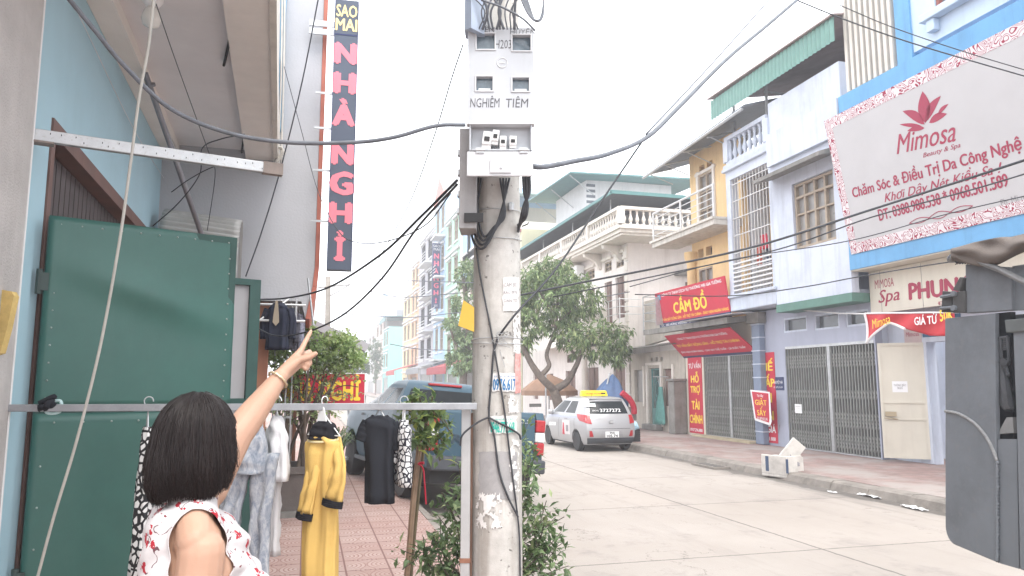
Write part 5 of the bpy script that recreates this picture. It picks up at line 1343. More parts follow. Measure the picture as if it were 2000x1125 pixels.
# orange parasol under the tree
um = T('market_umbrella', 'faded orange market parasol standing under the forked tree', 'umbrella', (10.9, 33, .15))
uc = ony(1072, 745, 33)
mb = MB(); n_ = 8; top = Vector((uc.x, 33, uc.z + .35)); rim = [Vector((uc.x + 1.35 * math.cos(2 * math.pi * i / n_ + .3), 33 + 1.35 * math.sin(2 * math.pi * i / n_ + .3), uc.z - .42)) for i in range(n_)]
mid = [top.lerp(r_, .55) + Vector((0, 0, .12)) for r_ in rim]
val = [r_ - Vector((0, 0, .22)) for r_ in rim]
mb.add([top] + mid + rim + val, [(0, 1 + i, 1 + (i + 1) % n_) for i in range(n_)] + [(1 + i, 1 + n_ + i, 1 + n_ + (i + 1) % n_, 1 + (i + 1) % n_) for i in range(n_)] + [(1 + n_ + i, 1 + 2 * n_ + i, 1 + 2 * n_ + (i + 1) % n_, 1 + n_ + (i + 1) % n_) for i in range(n_)])
o = mb.build('canopy', M('faded_orange_cloth', (.3, .18, .12), .8, .15, 2, streak=.2), um); x_ = o.modifiers.new('thick', 'SOLIDIFY'); x_.thickness = .01
mb = MB(); mb.tube([(uc.x, 33, .153), (uc.x, 33, uc.z + .3)], .03, 6); mb.build('pole', K['steel'], um)
mb = MB(); mb.lathe([(.3, .153), (.3, .25), (.06, .3)], (uc.x, 33, 0), 12); mb.build('foot', K['dkconc'], um)
sg = T('street_post_sign', 'thin grey post with a flat board standing by the kerb before the parasol', 'sign', (9.4, 30, .15))
pA = ony(1066, 760, 30); mb = MB(); mb.tube([(pA.x, 30, .153), (pA.x, 30, 2.5)], .035, 6); mb.build('post', K['steel'], sg)
p2 = ony(1052, 792, 30); mb = MB(); mb.box(p2.x - .42, p2.x + .1, 29.94, 29.97, p2.z - .06, p2.z + .08); mb.build('board', K['dkconc'], sg)
# ================================================================ LEFT SIDE
class PF:
    """an upright plane: origin, right, up, normal; uv() reads a sight line's hit on it"""
    def __init__(s, o, Rv, Uv=(0, 0, 1)):
        s.o = Vector(o); s.R = Vector(Rv).normalized(); s.U = Vector(Uv).normalized(); s.N = s.R.cross(s.U).normalized()
    def uv(s, px, py, d=0.0):
        p = onpl(px, py, s.o + s.N * d, s.N) - s.o
        return p.dot(s.R), p.dot(s.U)
    def p(s, u, v, d=0.0): return s.o + s.R * u + s.U * v + s.N * d
    def px(s, x, y, d=0.0): return onpl(x, y, s.o + s.N * d, s.N)
    def box(s, mb, u0, u1, v0, v1, d0, d1): return mb.obox(s.o, s.R, s.U, s.N, min(u0, u1), max(u0, u1), min(v0, v1), max(v0, v1), d0, d1)
    def pbox(s, mb, x0, y0, x1, y1, d0, d1):
        a, b = s.uv(x0, y0, d1), s.uv(x1, y1, d1)
        return s.box(mb, a[0], b[0], b[1], a[1], d0, d1)
LA = R(2.0)
LD, LN = Vector((-math.sin(LA), math.cos(LA), 0)), Vector((math.cos(LA), math.sin(LA), 0))
L0 = Vector((-1.5, 4.5, 0))
def lf(s, o, z): return L0 + LD * s + LN * o + Vector((0, 0, z))
def lpx(px, py, o=0.0):
    p = onpl(px, py, L0 + LN * o, LN); return (p - L0).dot(LD), p.z
def lbox(mb, s0, s1, o0, o1, z0, z1): return mb.obox(L0, LD, LN, (0, 0, 1), s0, s1, o0, o1, z0, z1)

K['blueL'] = M('teal_blue_wall', (.37, .54, .61), .8, .05, 1.5, streak=.12, scol=(.3, .42, .47))
K['render'] = M('rough_grey_render', (.48, .45, .43), .95, .12, 3, bump=.5, bscale=90, streak=.2)
K['soffit'] = M('painted_soffit', (.76, .73, .73), .9, .05, 1.5, dirt=.15)
K['beam'] = M('beige_beam', (.78, .73, .68), .9, .05, 1.5, dirt=.2)
SE, ZS = lpx(333, 329)
SE_ = SE
s_j, z_j = lpx(101, 232); s_w = lpx(283, 440)[0]; Z_W = (z_j + lpx(283, 440)[1]) / 2
s_c = lpx(48, 300)[0]
bh = T('blue_house', 'teal blue house front with brown framed opening under a wide grey balcony slab', 'house', lf(1.5, 0, .15))
# wall (in a facade frame so that the opening can be cut)
mb = MB(); tmp = MB(); wallx(tmp, 0, -.22, s_c + .005, SE, .15, ZS + 1.5, [(s_j, s_w, .16, Z_W)])
mb.add([lf(v[1], v[0], v[2]) for v in tmp.v], [f[::-1] for f in tmp.f]); lbox(mb, SE - .22, SE, -4.0, -.221, .15, ZS + 1.5)
mb.build('wall', K['blueL'], bh)
mb = MB()
for q in ((s_j + .002, s_j + .07, .16, Z_W - .002), (s_w - .07, s_w - .002, .16, Z_W - .002), (s_j + .07, s_w - .07, Z_W - .1, Z_W - .002)): lbox(mb, q[0], q[1], -.2, .012, q[2], q[3])
mb.build('opening_frame', M('red_brown_timber', (.17, .1, .085), .6, .15, 5, streak=.2), bh)
mb = MB(); n_ = 26
for i in range(n_):
    a = s_j + .08 + (s_w - s_j - .16) * i / n_; lbox(mb, a, a + (s_w - s_j - .16) / n_ - .018, -.13 - .012 * (i % 2), -.1, .2, Z_W - .11)
lbox(mb, s_j + .075, s_w - .075, -.17, -.15, .2, Z_W - .102)
mb.build('brown_roller_slats', M('dusky_slats', (.085, .07, .07), .6, .25, 5, streak=.3), bh)
# balcony slab overhead
oC = onz(535, 369, ZS); o_out = (oC - L0).dot(LN)
mb = MB(); lbox(mb, -3.2, SE + .02, -.2, o_out - .3, ZS + .1, ZS + .25); mb.build('balcony_slab', K['soffit'], bh)
mb = MB(); lbox(mb, -3.2, SE + .02, .002, .17, ZS, ZS + .099); lbox(mb, -3.2, SE + .02, o_out - .3, o_out, ZS, ZS + .3); lbox(mb, SE - .12, SE + .02, .171, o_out - .301, ZS + .002, ZS + .099); mb.build('balcony_beam', K['beam'], bh)
mb = MB(); lbox(mb, -3.2, SE + .05, o_out + .001, o_out + .05, ZS - .02, ZS + .34); mb.build('drip_edge', M('ivory_edge', (.62, .58, .52), .8, .06, 2, streak=.3), bh)
mb = MB(); lbox(mb, -3.2, SE - .5, o_out - .1, o_out + .02, ZS + .341, ZS + 1.2); mb.build('balcony_parapet', K['whitewall'], bh)
for (a, b) in (((452, 62), (437, 128)), ((478, 250), (472, 298))):
    p = onz(*a, ZS + .1); q = dep(*b, (p - EYE).length * .97); q = Vector((p.x - .01, p.y - .02, p.z - .28)) if False else q
    mb = MB(); mb.tube([p, q], .012, 5); mb.build('rebar_stub', K['dark'], bh)
# bulb under the slab
t = T('bulb_lamp', 'white bulb lamp in holder under the grey balcony slab', 'lamp', onz(298, 4, ZS + .02)); p = onz(298, 1, ZS + .03)
mb = MB(); mb.lathe([(0, -.2), (.05, -.18), (.065, -.13), (.05, -.08), (.03, -.05)], p, 14); mb.build('bulb', M('bulb_glass', (.75, .74, .7), .2), t, smooth=True); mb = MB(); mb.lathe([(.03, -.05), (.045, -.04), (.07, .0), (.07, .06)], p, 14); mb.build('holder', K['white'], t, smooth='auto')
# neighbouring column at the picture's left edge
gc = MB(); lbox(gc, -3.0, s_c, -.6, .03, .15, ZS - .02); gc.build('render_column', K['render'], label='rough grey rendered wall end at the left edge beside the teal blue house', cat='wall')
gm = MB(); lbox(gm, s_c + .001, s_c + .016, -.02, .034, .15, ZS - .02); gm.build('white_edge_strip', K['white'], label='thin white plaster bead between grey wall end and teal wall', cat='trim')
# plank at the far left
fr = PF(dep(12, 630, 3.6), RT); mb = MB(); P = [fr.px(-30, 560), fr.px(22, 569), fr.px(27, 578), fr.px(14, 640), fr.px(0, 690), fr.px(-30, 700)]; mb.prism(P, fr.N * -.04); mb.build('yellow_plank', M('yellow_painted_plank', (.55, .4, .15), .8, .25, 9, dirt=.5), label='yellow painted plank end poking in at the far left edge', cat='plank')

# perforated bracket bar
A = onpl(56, 262, L0, LN); Bq = onz(545, 332, A.z)
dA = (Bq - A); lA = dA.length; dA.normalize(); nA = dA.cross(Vector((0, 0, 1)))
t = T('bracket_bar', 'silver perforated steel bar sticking out level from the teal wall', 'bracket', A)
hb_ = .033
mb = MB(); mb.obox(A, dA, nA, (0, 0, 1), 0, lA, -.02, .02, -hb_, hb_); mb.build('bar', K['steel'], t, bevel=.004)
mb = MB(); rnd = random.Random(3)
for i in range(22):
    u = lA * (.08 + .88 * i / 21) + rnd.uniform(-.02, .02); v = rnd.choice((-.012, .005, .014))
    mb.lathe([(0, 0), (.007, 0), (.007, .002), (0, .002)], A + dA * u + nA * .0195 + Vector((0, 0, v)), 8, 'y')
mb.build('bolt_hole', K['dark'], t)
mb = MB(); mb.obox(A, dA, nA, (0, 0, 1), -.01, .12, -.035, .035, -hb_ - .012, -hb_ - .001); mb.obox(A, dA, nA, (0, 0, 1), lA - .1, lA + .02, -.024, .024, -hb_ - .004, hb_ + .004); mb.build('end_plate', M('rusty_plate', (.24, .2, .18), .7, .25, 9), t)

# diagonal tube
p0 = onz(283, 142, ZS - .02); p1 = dep(398, 470, 6.9)
mb = MB(); mb.tube([p0, p0.lerp(p1, .08), p1], .024, 8); mb.tube([p0.lerp(p1, .06), p0.lerp(p1, .075)], .05, 8); mb.build('slanting_pipe', M('dull_steel_pipe', (.25, .25, .27), .5, .15, 8, metal=.3), label='slanting grey steel pipe from balcony slab down behind the green gate', cat='pipe', smooth=True)

# green gate
gA = onpl(97, 421, L0 + LN * .06, LN); gB = onz(465, 464, gA.z)
gd = gB - gA; gL = gd.length; gd.normalize(); gf_ = PF((gA.x, gA.y, 0), gd)
gz = gA.z
K['green'] = M('green_gate_paint', (.035, .115, .095), .4, .1, 1.2, spec=.45, dirt=.35, streak=.15, scol=(.1, .16, .145), bump=.05, bscale=6)
gt = T('green_gate', 'tall dark green sheet metal gate leaf standing open behind the woman', 'gate', (gA.x, gA.y, .2))
z_m = gf_.uv(300, 792)[1]
def dent(u, v):
    return .016 * math.sin(u * 3.1 + v * 1.7) + .04 * math.exp(-((v - .62 + .33 * (u - .5)) / .09) ** 2) * math.exp(-((u - .5) / .35) ** 2)
for (za, zb, nm) in ((z_m, gz, 'upper_sheet'), (.2, z_m - .035, 'lower_sheet')):
    mb = MB(); mb.sheet(lambda u, v: gf_.p(u * gL, za + v * (zb - za), dent(u, v) if nm[0] == 'u' else .004 * math.sin(u * 5 + v * 3)), 30, 30)
    o = mb.build(nm, K['green'], gt, smooth=True); x_ = o.modifiers.new('thick', 'SOLIDIFY'); x_.thickness = .012; x_.offset = -1
mb = MB()
for q in ((0, .04, .2, gz), (gL - .04, gL, .2, gz), (.04, gL - .04, gz - .04, gz), (.04, gL - .04, .2, .24), (.04, gL - .04, z_m - .034, z_m + .01)): gf_.box(mb, *q, -.05, -.0125)
mb.build('frame', M('dark_green_frame', (.03, .075, .065), .5, .15, 5), gt)
mb = MB()
def scr(u, v, d=.004): mb.lathe([(0, .0), (.006, .001), (.007, .006), (0, .009)], gf_.p(u, v, d), 8, 'y')
mbv0 = len(mb.v)
def rivet(u, v):
    c = gf_.p(u, v, .012); r = .006
    ring = [c + gf_.R * (r * math.cos(a)) + gf_.U * (r * math.sin(a)) for a in [i / 8 * 2 * math.pi for i in range(8)]]
    mb.add(ring + [c + gf_.N * .007], [(i, (i + 1) % 8, 8) for i in range(8)])
n_ = 10
for i in range(n_): rivet(.06 + (gL - .12) * i / (n_ - 1), gz - .045)
for i in range(1, 11):
    for u in (.05, gL - .05): rivet(u, gz - .05 - (gz - z_m - .1) * i / 10)
for i in range(7): rivet(.1 + (gL - .2) * i / 6, z_m - .085)
for i in range(1, 7):
    for u in (.05, gL - .05): rivet(u, z_m - .1 - i * .22)
mb.build('rivets', M('bright_rivet', (.36, .4, .38), .4, .2, 9, metal=.3), gt)
mb = MB()
for z in (gz - .38, .8):
    mb.tube([gf_.p(-.025, z - .07, 0), gf_.p(-.025, z + .07, 0)], .018, 8); gf_.box(mb, -.02, .02, z - .05, z + .05, .002, .02)
mb.build('hinge', M('dark_hinge', (.05, .07, .065), .6), gt)
gp = MB(); lbox(gp, lpx(88, 500)[0] - .03, lpx(88, 500)[0] + .04, .002, .05, .15, gz + .03); gp.build('gate_post', M('dark_green_post', (.035, .055, .05), .6, .2, 6), label='narrow dark green gate post fixed to the teal wall beside the hinges', cat='post')
# fixed second leaf
f2 = PF(dep(475, 640, 5.9), gd)
t = T('narrow_gate', 'narrow grey panel in dark green frame beyond the open gate leaf', 'gate', f2.px(470, 800))
u0, vt = f2.uv(420, 540); u1, vb = f2.uv(498, 790); vb2 = f2.uv(498, 772)[1]
mb = MB(); f2.box(mb, u0, u1 - .085, .2 - f2.o.z, vt - .05, -.03, -.01); mb.build('sheet', M('grey_sheet', (.38, .37, .38), .5, .05, 2), t)
mb = MB(); f2.box(mb, u1 - .085, u1, .16 - f2.o.z, vt, -.04, .02); f2.box(mb, u0, u1 - .086, vt - .05, vt, -.04, .02); f2.box(mb, u0, u1 - .086, vb - .03, vb + .05, -.035, .015); mb.build('frame', M('green_frame_paint', (.035, .085, .075), .5, .15, 5), t)

# corrugated hood beyond the gate
hp = PF((0, 8.35 + .15, 0), (1, 0, 0)); a = hp.uv(325, 413); b = hp.uv(474, 430); 
t = T('corrugated_hood', 'curved corrugated metal hood peeping above the green gate', 'awning', (hp.p(a[0], a[1]).x, 8.5, 2.4))
def hood(u, v):
    ang = v * 1.75; k = .018 * math.sin(v * 60)
    top = a[1] - .08 * u
    r = .4 + k
    return Vector((hp.o.x + a[0] + (b[0] - a[0]) * u, 8.5 + .0 - r * math.sin(ang) * .9, top - .4 + r * math.cos(ang) * 1.0 - max(0, v - .85) * 1.3))
mb = MB(); mb.sheet(hood, 12, 120); o = mb.build('sheet', M('pale_roof_sheet', (.45, .44, .42), .5, .1, 4, metal=.2, dirt=.4), t, smooth=True); x_ = o.modifiers.new('thick', 'SOLIDIFY'); x_.thickness = .006
mb = MB(); N_ = 20; pts = [Vector((hp.o.x + b[0] + .004, q.y, q.z)) for q in [hood(1, i / N_) for i in range(N_ + 1)]]
mb.add(pts + [Vector((hp.o.x + b[0] + .004, 8.55, a[1] - .95)), Vector((hp.o.x + b[0] + .004, 8.55, a[1] - .1))], [tuple(range(N_ + 3))]); mb.build('end_cheek', K['dkconc'], t)

# grey rendered side wall of the next house, overhanging the pavement
YN = 8.75
nh = T('grey_side_house', 'tall grey cement rendered side wall with orange red edge overhanging the pavement', 'house', (-1, 9.5, .15))
K['cement'] = M('smooth_cement_render', (.42, .42, .44), .9, .05, .9, streak=.12, scol=(.38, .37, .38), dirt=.15, bump=.15, bscale=40)
np_ = PF((0, YN, 0), (1, 0, 0))
uL = np_.uv(330, 300)[0] - .6; uR = np_.uv(626, 200)[0]
zB = np_.uv(560, 588)[1]
zC, uC = np_.uv(598, 622)[1], np_.uv(597, 600)[0]
prof = [(uL, zB), (uC - .05, zB), (uC, zC), (uR - .02, np_.uv(622, 560)[1]), (uR, np_.uv(625, 520)[1]), (uR, 9.5), (uL, 9.5)]
mb = MB(); mb.prism([np_.p(u, v) for u, v in prof], (0, 5.5, 0)); mb.build('upper_storeys', K['cement'], nh)
mb = MB(); e = .035
seq = prof[1:6]
for (a_, b_) in zip(seq[1:], seq[2:]):
    A_, B_v = np_.p(*a_), np_.p(*b_); d_ = (B_v - A_); w_ = Vector((d_.z, 0, -d_.x)).normalized()
    mb.obox(A_, d_.normalized(), w_, (0, 1, 0), 0, d_.length, .002, .05, -.02, 5.6)
mb.build('orange_red_edge', M('orange_red_paint', (.42, .14, .1), .7, .12, 3, streak=.3), nh)
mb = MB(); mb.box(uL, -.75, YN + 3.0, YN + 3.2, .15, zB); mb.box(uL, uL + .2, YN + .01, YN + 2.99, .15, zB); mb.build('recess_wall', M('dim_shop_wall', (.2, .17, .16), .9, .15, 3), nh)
ps = [np_.uv(505, 700)[0], np_.uv(518, 700)[0]]
mb = MB(); mb.box(ps[0] - .02, ps[1] + .02, YN + .1, YN + .25, .15, zB - .002); mb.box(ps[0] + .35, ps[1] + .33, YN + 2.6, YN + 2.8, .15, zB - .002); mb.build('orange_pillar', M('orange_brown_pillar', (.34, .15, .09), .7, .15, 4), nh)
mb = MB()
for i in range(4): mb.tube([(ps[1] + .04 + i * .075, YN + 1.6, .2), (ps[1] + .04 + i * .075, YN + 1.6, 2.35)], .012, 5)
for z in (.5, 1.4, 2.3): mb.box(ps[1] + .03, ps[1] + .28, YN + 1.59, YN + 1.61, z, z + .03)
mb.build('window_grille', K['steel'], nh)
mb = MB()
for z in (zB - .06, zB - .24): mb.tube([(uL + .8, YN - .15, z), (uC, YN - .15, z)], .014, 5)
mb.tube([(ps[0], YN - .15, zB - .24), (ps[0] + .3, YN - .02, zB + .02)], .012, 5)
mb.tube([(ps[0] + .5, YN - .15, zB + .25), (ps[0] + .58, YN - .15, zB - .28)], .012, 5)
for x in (ps[0] - .02, uC - .1): mb.tube([(x, YN - .15, zB - .24), (x, YN - .15, zB), (x, YN + .02, zB + .02)], .012, 5)
mb.build('drying_frame', K['steel'], nh)
# light blue wall sliver between slab and grey wall, with conduits
bl = MB(); u0, u1 = np_.uv(515, 100)[0], np_.uv(556, 100)[0]; bl.box(u0, u1, YN - .1, YN - .005, ZS + .35, 9.4); bl.build('blue_pilaster', M('bright_sky_blue', (.24, .48, .68), .7, .05, 2), label='bright sky blue strip of wall between balcony edge and grey side wall', cat='wall')
t = T('conduit_bundle', 'bundle of pale conduits and wires running down beside the balcony edge', 'conduits', np_.px(548, 300))
mb = MB()
for i, px in enumerate((534, 540, 546, 551)):
    q = [np_.px(px + 6, -40, .12), np_.px(px + 3, 150, .12), np_.px(px - 4 + i, 285, .14), np_.px(540 + 3 * i, 310 + 12 * i, .16)]
    mb.tube(spl(q, 6), .012, 5)
for k in range(4): mb.tube(spl([np_.px(532, 285, .15), np_.px(552 + 2 * k, 290 + k * 3, .2), np_.px(540 - 3 * k, 312 + k * 4, .17), np_.px(530 + k * 3, 330, .15)], 6), .007, 4)
mb.build('conduit', M('ivory_plastic', (.5, .47, .43), .5, .1, 6), t, smooth=True)

# upright hotel sign
us = T('hotel_sign', 'tall upright navy hotel sign with pink capitals bracketed to the orange red edge', 'sign', np_.px(660, 527))
sf = PF((0, 8.55, 0), Vector((1, -.06, 0)))
u0, u1 = sf.uv(648, 250)[0], sf.uv(693, 250)[0]; zt, zs, zbm = sf.uv(670, 4)[1], sf.uv(670, 66)[1], sf.uv(665, 527)[1]
zs2 = sf.uv(670, 69)[1]
K['signnavy'] = M('dark_slate_sign', (.075, .09, .125), .45, .06, 2)
mb = MB(); sf.box(mb, u0, u1, zbm, zs2, -.14, 0); sf.box(mb, u0, u1, zs, zt + .03, -.14, 0); mb.build('board', K['signnavy'], us)
mb = MB()
for q in ((u0 - .008, u0 - .001, zbm, zt + .03), (u1 + .001, u1 + .008, zbm, zt + .03)): sf.box(mb, *q, -.145, .006)
sf.box(mb, u0, u1, zs + .001, zs2 - .001 + .0, -.13, .004) if zs2 > zs else sf.box(mb, u0, u1, zs2 + .001, zs - .001, -.13, .004)
mb.build('edge_trim', K['navy'], us)
pink = M('coral_letter', (.72, .2, .25), .5, .03, 4)
gold = M('cream_gold_letter', (.78, .62, .3), .5, .03, 4)
um_ = (u0 + u1) / 2
def stx(s, yc, h, mat_, wpx=None, bold=.06):
    v = sf.uv(668, yc)[1]; hh = abs(sf.uv(668, yc - h / 2)[1] - sf.uv(668, yc + h / 2)[1])
    ww = wpx / 1444 * 8.6 if wpx else None
    text(us, s, mat_, sf.p(um_, v), sf.R, sf.U, h=hh, w=ww, bold=bold)
stx('SAO', 21, 23, gold, 40, .03); stx('MAI', 48, 23, gold, 41, .03)
for ch, yc, h, w in (('N', 104, 38, 36), ('H', 162, 38, 36), ('À', 219, 50, 37), ('N', 301, 38, 35), ('G', 358, 42, 40), ('H', 416, 38, 37), ('Ỉ', 480, 55, 15)):
    stx(ch, yc, h, pink, w, .07)
mb = MB()
for y in (42, 58, 178, 247, 330, 430): z = sf.uv(640, y)[1]; mb.obox(sf.p(u0, z, -.07), sf.R, sf.U, sf.N, -.3 if y < 100 else -.2, 0, -.012 if y > 100 else -.035, .012 if y > 100 else .035, -.01, .01)
mb.build('bracket', K['steel'], us)

# dark clothes on the drying frame
def garment(root, name, mat_, c, fr, rings, folds=7, amp=.012, seed=0, nth=44, closed_top=False):
    """rings: (z, centre offset, half width, half thickness); fr = (right, normal)"""
    rr = random.Random(seed); ph = [rr.uniform(0, 6.28) for _ in range(3)]
    Rv, Nv = fr; out = []; n = len(rings); sub = 5
    L_ = []
    for i in range(n - 1):
        for j in range(sub):
            t_ = j / sub; s_ = t_ * t_ * (3 - 2 * t_) * .35 + t_ * .65
            L_.append(tuple(rings[i][k] + (rings[i + 1][k] - rings[i][k]) * (s_ if k else t_) for k in range(4)))
    L_.append(tuple(rings[-1]))
    for i, (z, o, w, th_) in enumerate(L_):
        g = i / (len(L_) - 1); ring = []
        for k in range(nth):
            a = 2 * math.pi * k / nth
            f = amp * (.25 + .9 * g) * (math.sin(folds * a + ph[0] + g * 1.5) + .6 * math.sin((folds * 2 - 3) * a + ph[1] - g * 2.2)) + amp * .5 * math.sin(g * 17 + a * 2 + ph[2])
            ca, sa = math.cos(a), math.sin(a)
            ex = abs(ca) ** .75 * (1 if ca > 0 else -1)
            ring.append(Vector(c) + Rv * (o + w * ex + f * ca * .3) + Nv * ((th_ + f) * sa) + Vector((0, 0, z)))
        out.append(ring)
    mb = MB(); mb.loft(out, closed_top, False)
    o = mb.build(name, mat_, root, smooth=True); x_ = o.modifiers.new('thick', 'SOLIDIFY'); x_.thickness = .003
    return o
def tubegarment(root, name, mat_, pts, rad, Nv, flatk=.45, seed=0, amp=.008, nth=28):
    rr = random.Random(seed); pts = spl(pts, 6); k = len(pts); rr_ = np.interp(np.linspace(0, 1, k), np.linspace(0, 1, len(rad)), rad)
    ph = rr.uniform(0, 6); rings = []
    for i, p in enumerate(pts):
        t_ = (pts[min(i + 1, k - 1)] - pts[max(0, i - 1)]).normalized(); s_ = t_.cross(Nv).normalized(); n2 = s_.cross(t_)
        g = i / (k - 1)
        rings.append([p + s_ * (rr_[i] * math.cos(a)) + n2 * ((rr_[i] * flatk + amp * math.sin(5 * a + ph + g * 4) + amp * .8 * math.sin(g * 23 + 2 * a + ph)) * math.sin(a)) for a in [2 * math.pi * q / nth for q in range(nth)]])
    mb = MB(); mb.loft(rings, False, False); o = mb.build(name, mat_, root, smooth=True); x_ = o.modifiers.new('thick', 'SOLIDIFY'); x_.thickness = .003
    return o
def hanger(root, top, Rv, w, drop, mat_):
    mb = MB(); pk_ = top - Vector((0, 0, drop)); 
    hook = [top + Vector((0, 0, .0)) + Rv.cross(Vector((0, 0, 1))) * (.022 * math.cos(a)) + Vector((0, 0, .022 * math.sin(a) + .004)) for a in [math.pi * (-.1 + 1.15 * i / 8) for i in range(9)]]
    mb.tube(hook[::-1] + [pk_ + Vector((0, 0, .02))], .003, 5)
    mb.tube([pk_ + Vector((0, 0, .02)), pk_ + Rv * w - Vector((0, 0, .09)), pk_ - Rv * w - Vector((0, 0, .09)), pk_ + Vector((0, 0, .02))], .004, 5)
    return mb.build('hanger', mat_, root)
jk = [('dark navy jacket with open neck hanging on the drying frame below the grey wall', 545, 592, .13, .52, M('navy_jacket', (.018, .022, .04), .85, .2, 8)), ('charcoal checked shirt hanging behind the navy jacket', 568, 602, .08, .46, M('charcoal_check', (.06, .06, .075), .9, .5, 30)), ('pale speckled shirt at the right end of the drying frame', 584, 614, .07, .42, M('speckled_shirt', (.2, .2, .25), .9, .6, 45))]
for i, (lab, px, py, w, h_, m_) in enumerate(jk):
    p = np_.px(px, py, .15 - i * .12); t = T('hanging_shirt', lab, 'clothes', p - Vector((0, 0, h_)), 'clothes on the drying frame')
    Rv = Vector((math.cos(-.3 - i * .5), math.sin(-.3 - i * .5), 0)); Nv = Rv.cross(Vector((0, 0, 1)))
    garment(t, 'fabric', m_, p, (Rv, Nv), [(.0, 0, .06, .04), (-.04, 0, w * .75, .07), (-.1, 0, w, .06), (-h_ * .6, 0, w * .95, .06), (-h_, 0, w, .065)], seed=i)
    for s_ in (-1, 1): tubegarment(t, 'sleeve', m_, [p + Rv * (s_ * w * .85) - Vector((0, 0, .07)), p + Rv * (s_ * w * 1.2) - Vector((0, 0, .2)), p + Rv * (s_ * w * 1.2) - Vector((0, 0, .4))], [.05, .045, .04], Nv, .6, seed=i)
    hanger(t, p + Vector((0, 0, .1)), Rv, w * .8, .06, K['steel'])
    if i == 0:
        mb = MB(); tri(mb, p + Nv * .075, Rv, Vector((0, 0, 1)), [(-.012, .02), (.012, .02), (.03, -.14), (.035, -.22), (0, -.26), (-.035, -.22), (-.03, -.14)], -.004); mb.build('neck_opening', M('beige_lining', (.4, .33, .25), .8), t)

# lean-to roof and red hotel board
ln = T('lean_to', 'grey metal lean-to roof on thin posts behind the red hotel sign', 'shelter', (0, 13, .15))
YR = 13.0
mb = MB(); q0, q1 = ony(598, 640, 11.0), ony(712, 684, 14.0); q0b = ony(560, 628, 13.5); q1b = ony(700, 668, 18.5)
c0, c1 = ony(585, 622, 12.0), ony(718, 680, 12.0)
mb.hexa([Vector((c0.x, 12, c0.z)), Vector((c1.x, 12, c1.z)), Vector((c1.x + .1, 16.5, c1.z)), Vector((c0.x, 16.5, c0.z)), Vector((c0.x, 12, c0.z + .05)), Vector((c1.x, 12, c1.z + .05)), Vector((c1.x + .1, 16.5, c1.z + .05)), Vector((c0.x, 16.5, c0.z + .05))]); mb.build('roof', K['roofgrey'], ln)
mb = MB(); mb.obox(Vector((c0.x, 11.97, c0.z)), (c1 - c0).normalized(), (0, 1, 0), (c1 - c0).normalized().cross(Vector((0, 1, 0))), 0, (c1 - c0).length, -.02, .02, -.06, .07); mb.build('edge_flashing', M('pale_flashing', (.4, .4, .42), .5, .1, 4), ln)
mb = MB()
for x, y in ((c1.x - .05, 16.2), (c1.x - .5, 16.3), (c0.x + .1, 16.2)): mb.tube([(x, y, .15), (x, y, c1.z + .0 + (c1.x - x) * .33)], .03, 6)
mb.build('post', K['steel'], ln)
rs = T('red_hotel_sign', 'red board with large yellow hotel letters half hidden behind the leafy shrub', 'sign', ony(625, 790, 11.6))
rf = PF((0, 11.6, 0), (1, 0, 0)); a_, b_ = rf.uv(538, 730), rf.uv(711, 790)
mb = MB(); rf.box(mb, a_[0], b_[0], b_[1], a_[1], -.08, 0); mb.build('panel', K['red'], rs)
mb = MB(); e = .015
for q in ((a_[0], b_[0], a_[1] + .001, a_[1] + e), (a_[0], b_[0], b_[1] - e, b_[1] - .001), (b_[0] + .001, b_[0] + e, b_[1], a_[1])): rf.box(mb, *q, -.08, .005)
mb.build('rim', K['white'], rs)
mid = rf.p((a_[0] + b_[0]) / 2, 0)
vv = lambda y: rf.uv(620, y)[1]
text(rs, 'NHÀ NGHỈ', K['yellow'], rf.p((rf.uv(545, 757)[0] + rf.uv(703, 757)[0]) / 2, vv(757)), rf.R, rf.U, h=abs(vv(733) - vv(783)), w=rf.uv(703, 757)[0] - rf.uv(545, 757)[0], bold=.04)
mb = MB(); 
for px in (545, 575): x = rf.uv(px, 780)[0]; rf.box(mb, x - .03, x + .03, .15, b_[1] - .016, -.07, -.02)
mb.build('leg', K['steel'], rs)
# far lamp pole behind
fp = T('far_utility_pole', 'slim pale utility pole with crossarm far down the pavement', 'pole', ony(641, 720, 34))
def F_(px, py): return ony(px, py, 34)
mb = MB(); b = F_(641, 720); mb.tube([(b.x, 34, .15), F_(641, 540)], [.16, .11], 8); mb.build('shaft', K['conc'], fp, smooth=True)
mb = MB(); mb.tube([F_(620, 561), F_(684, 555)], .06, 5); mb.tube([F_(641, 580), F_(683, 556)], .04, 5); mb.build('crossarm', K['steel'], fp)
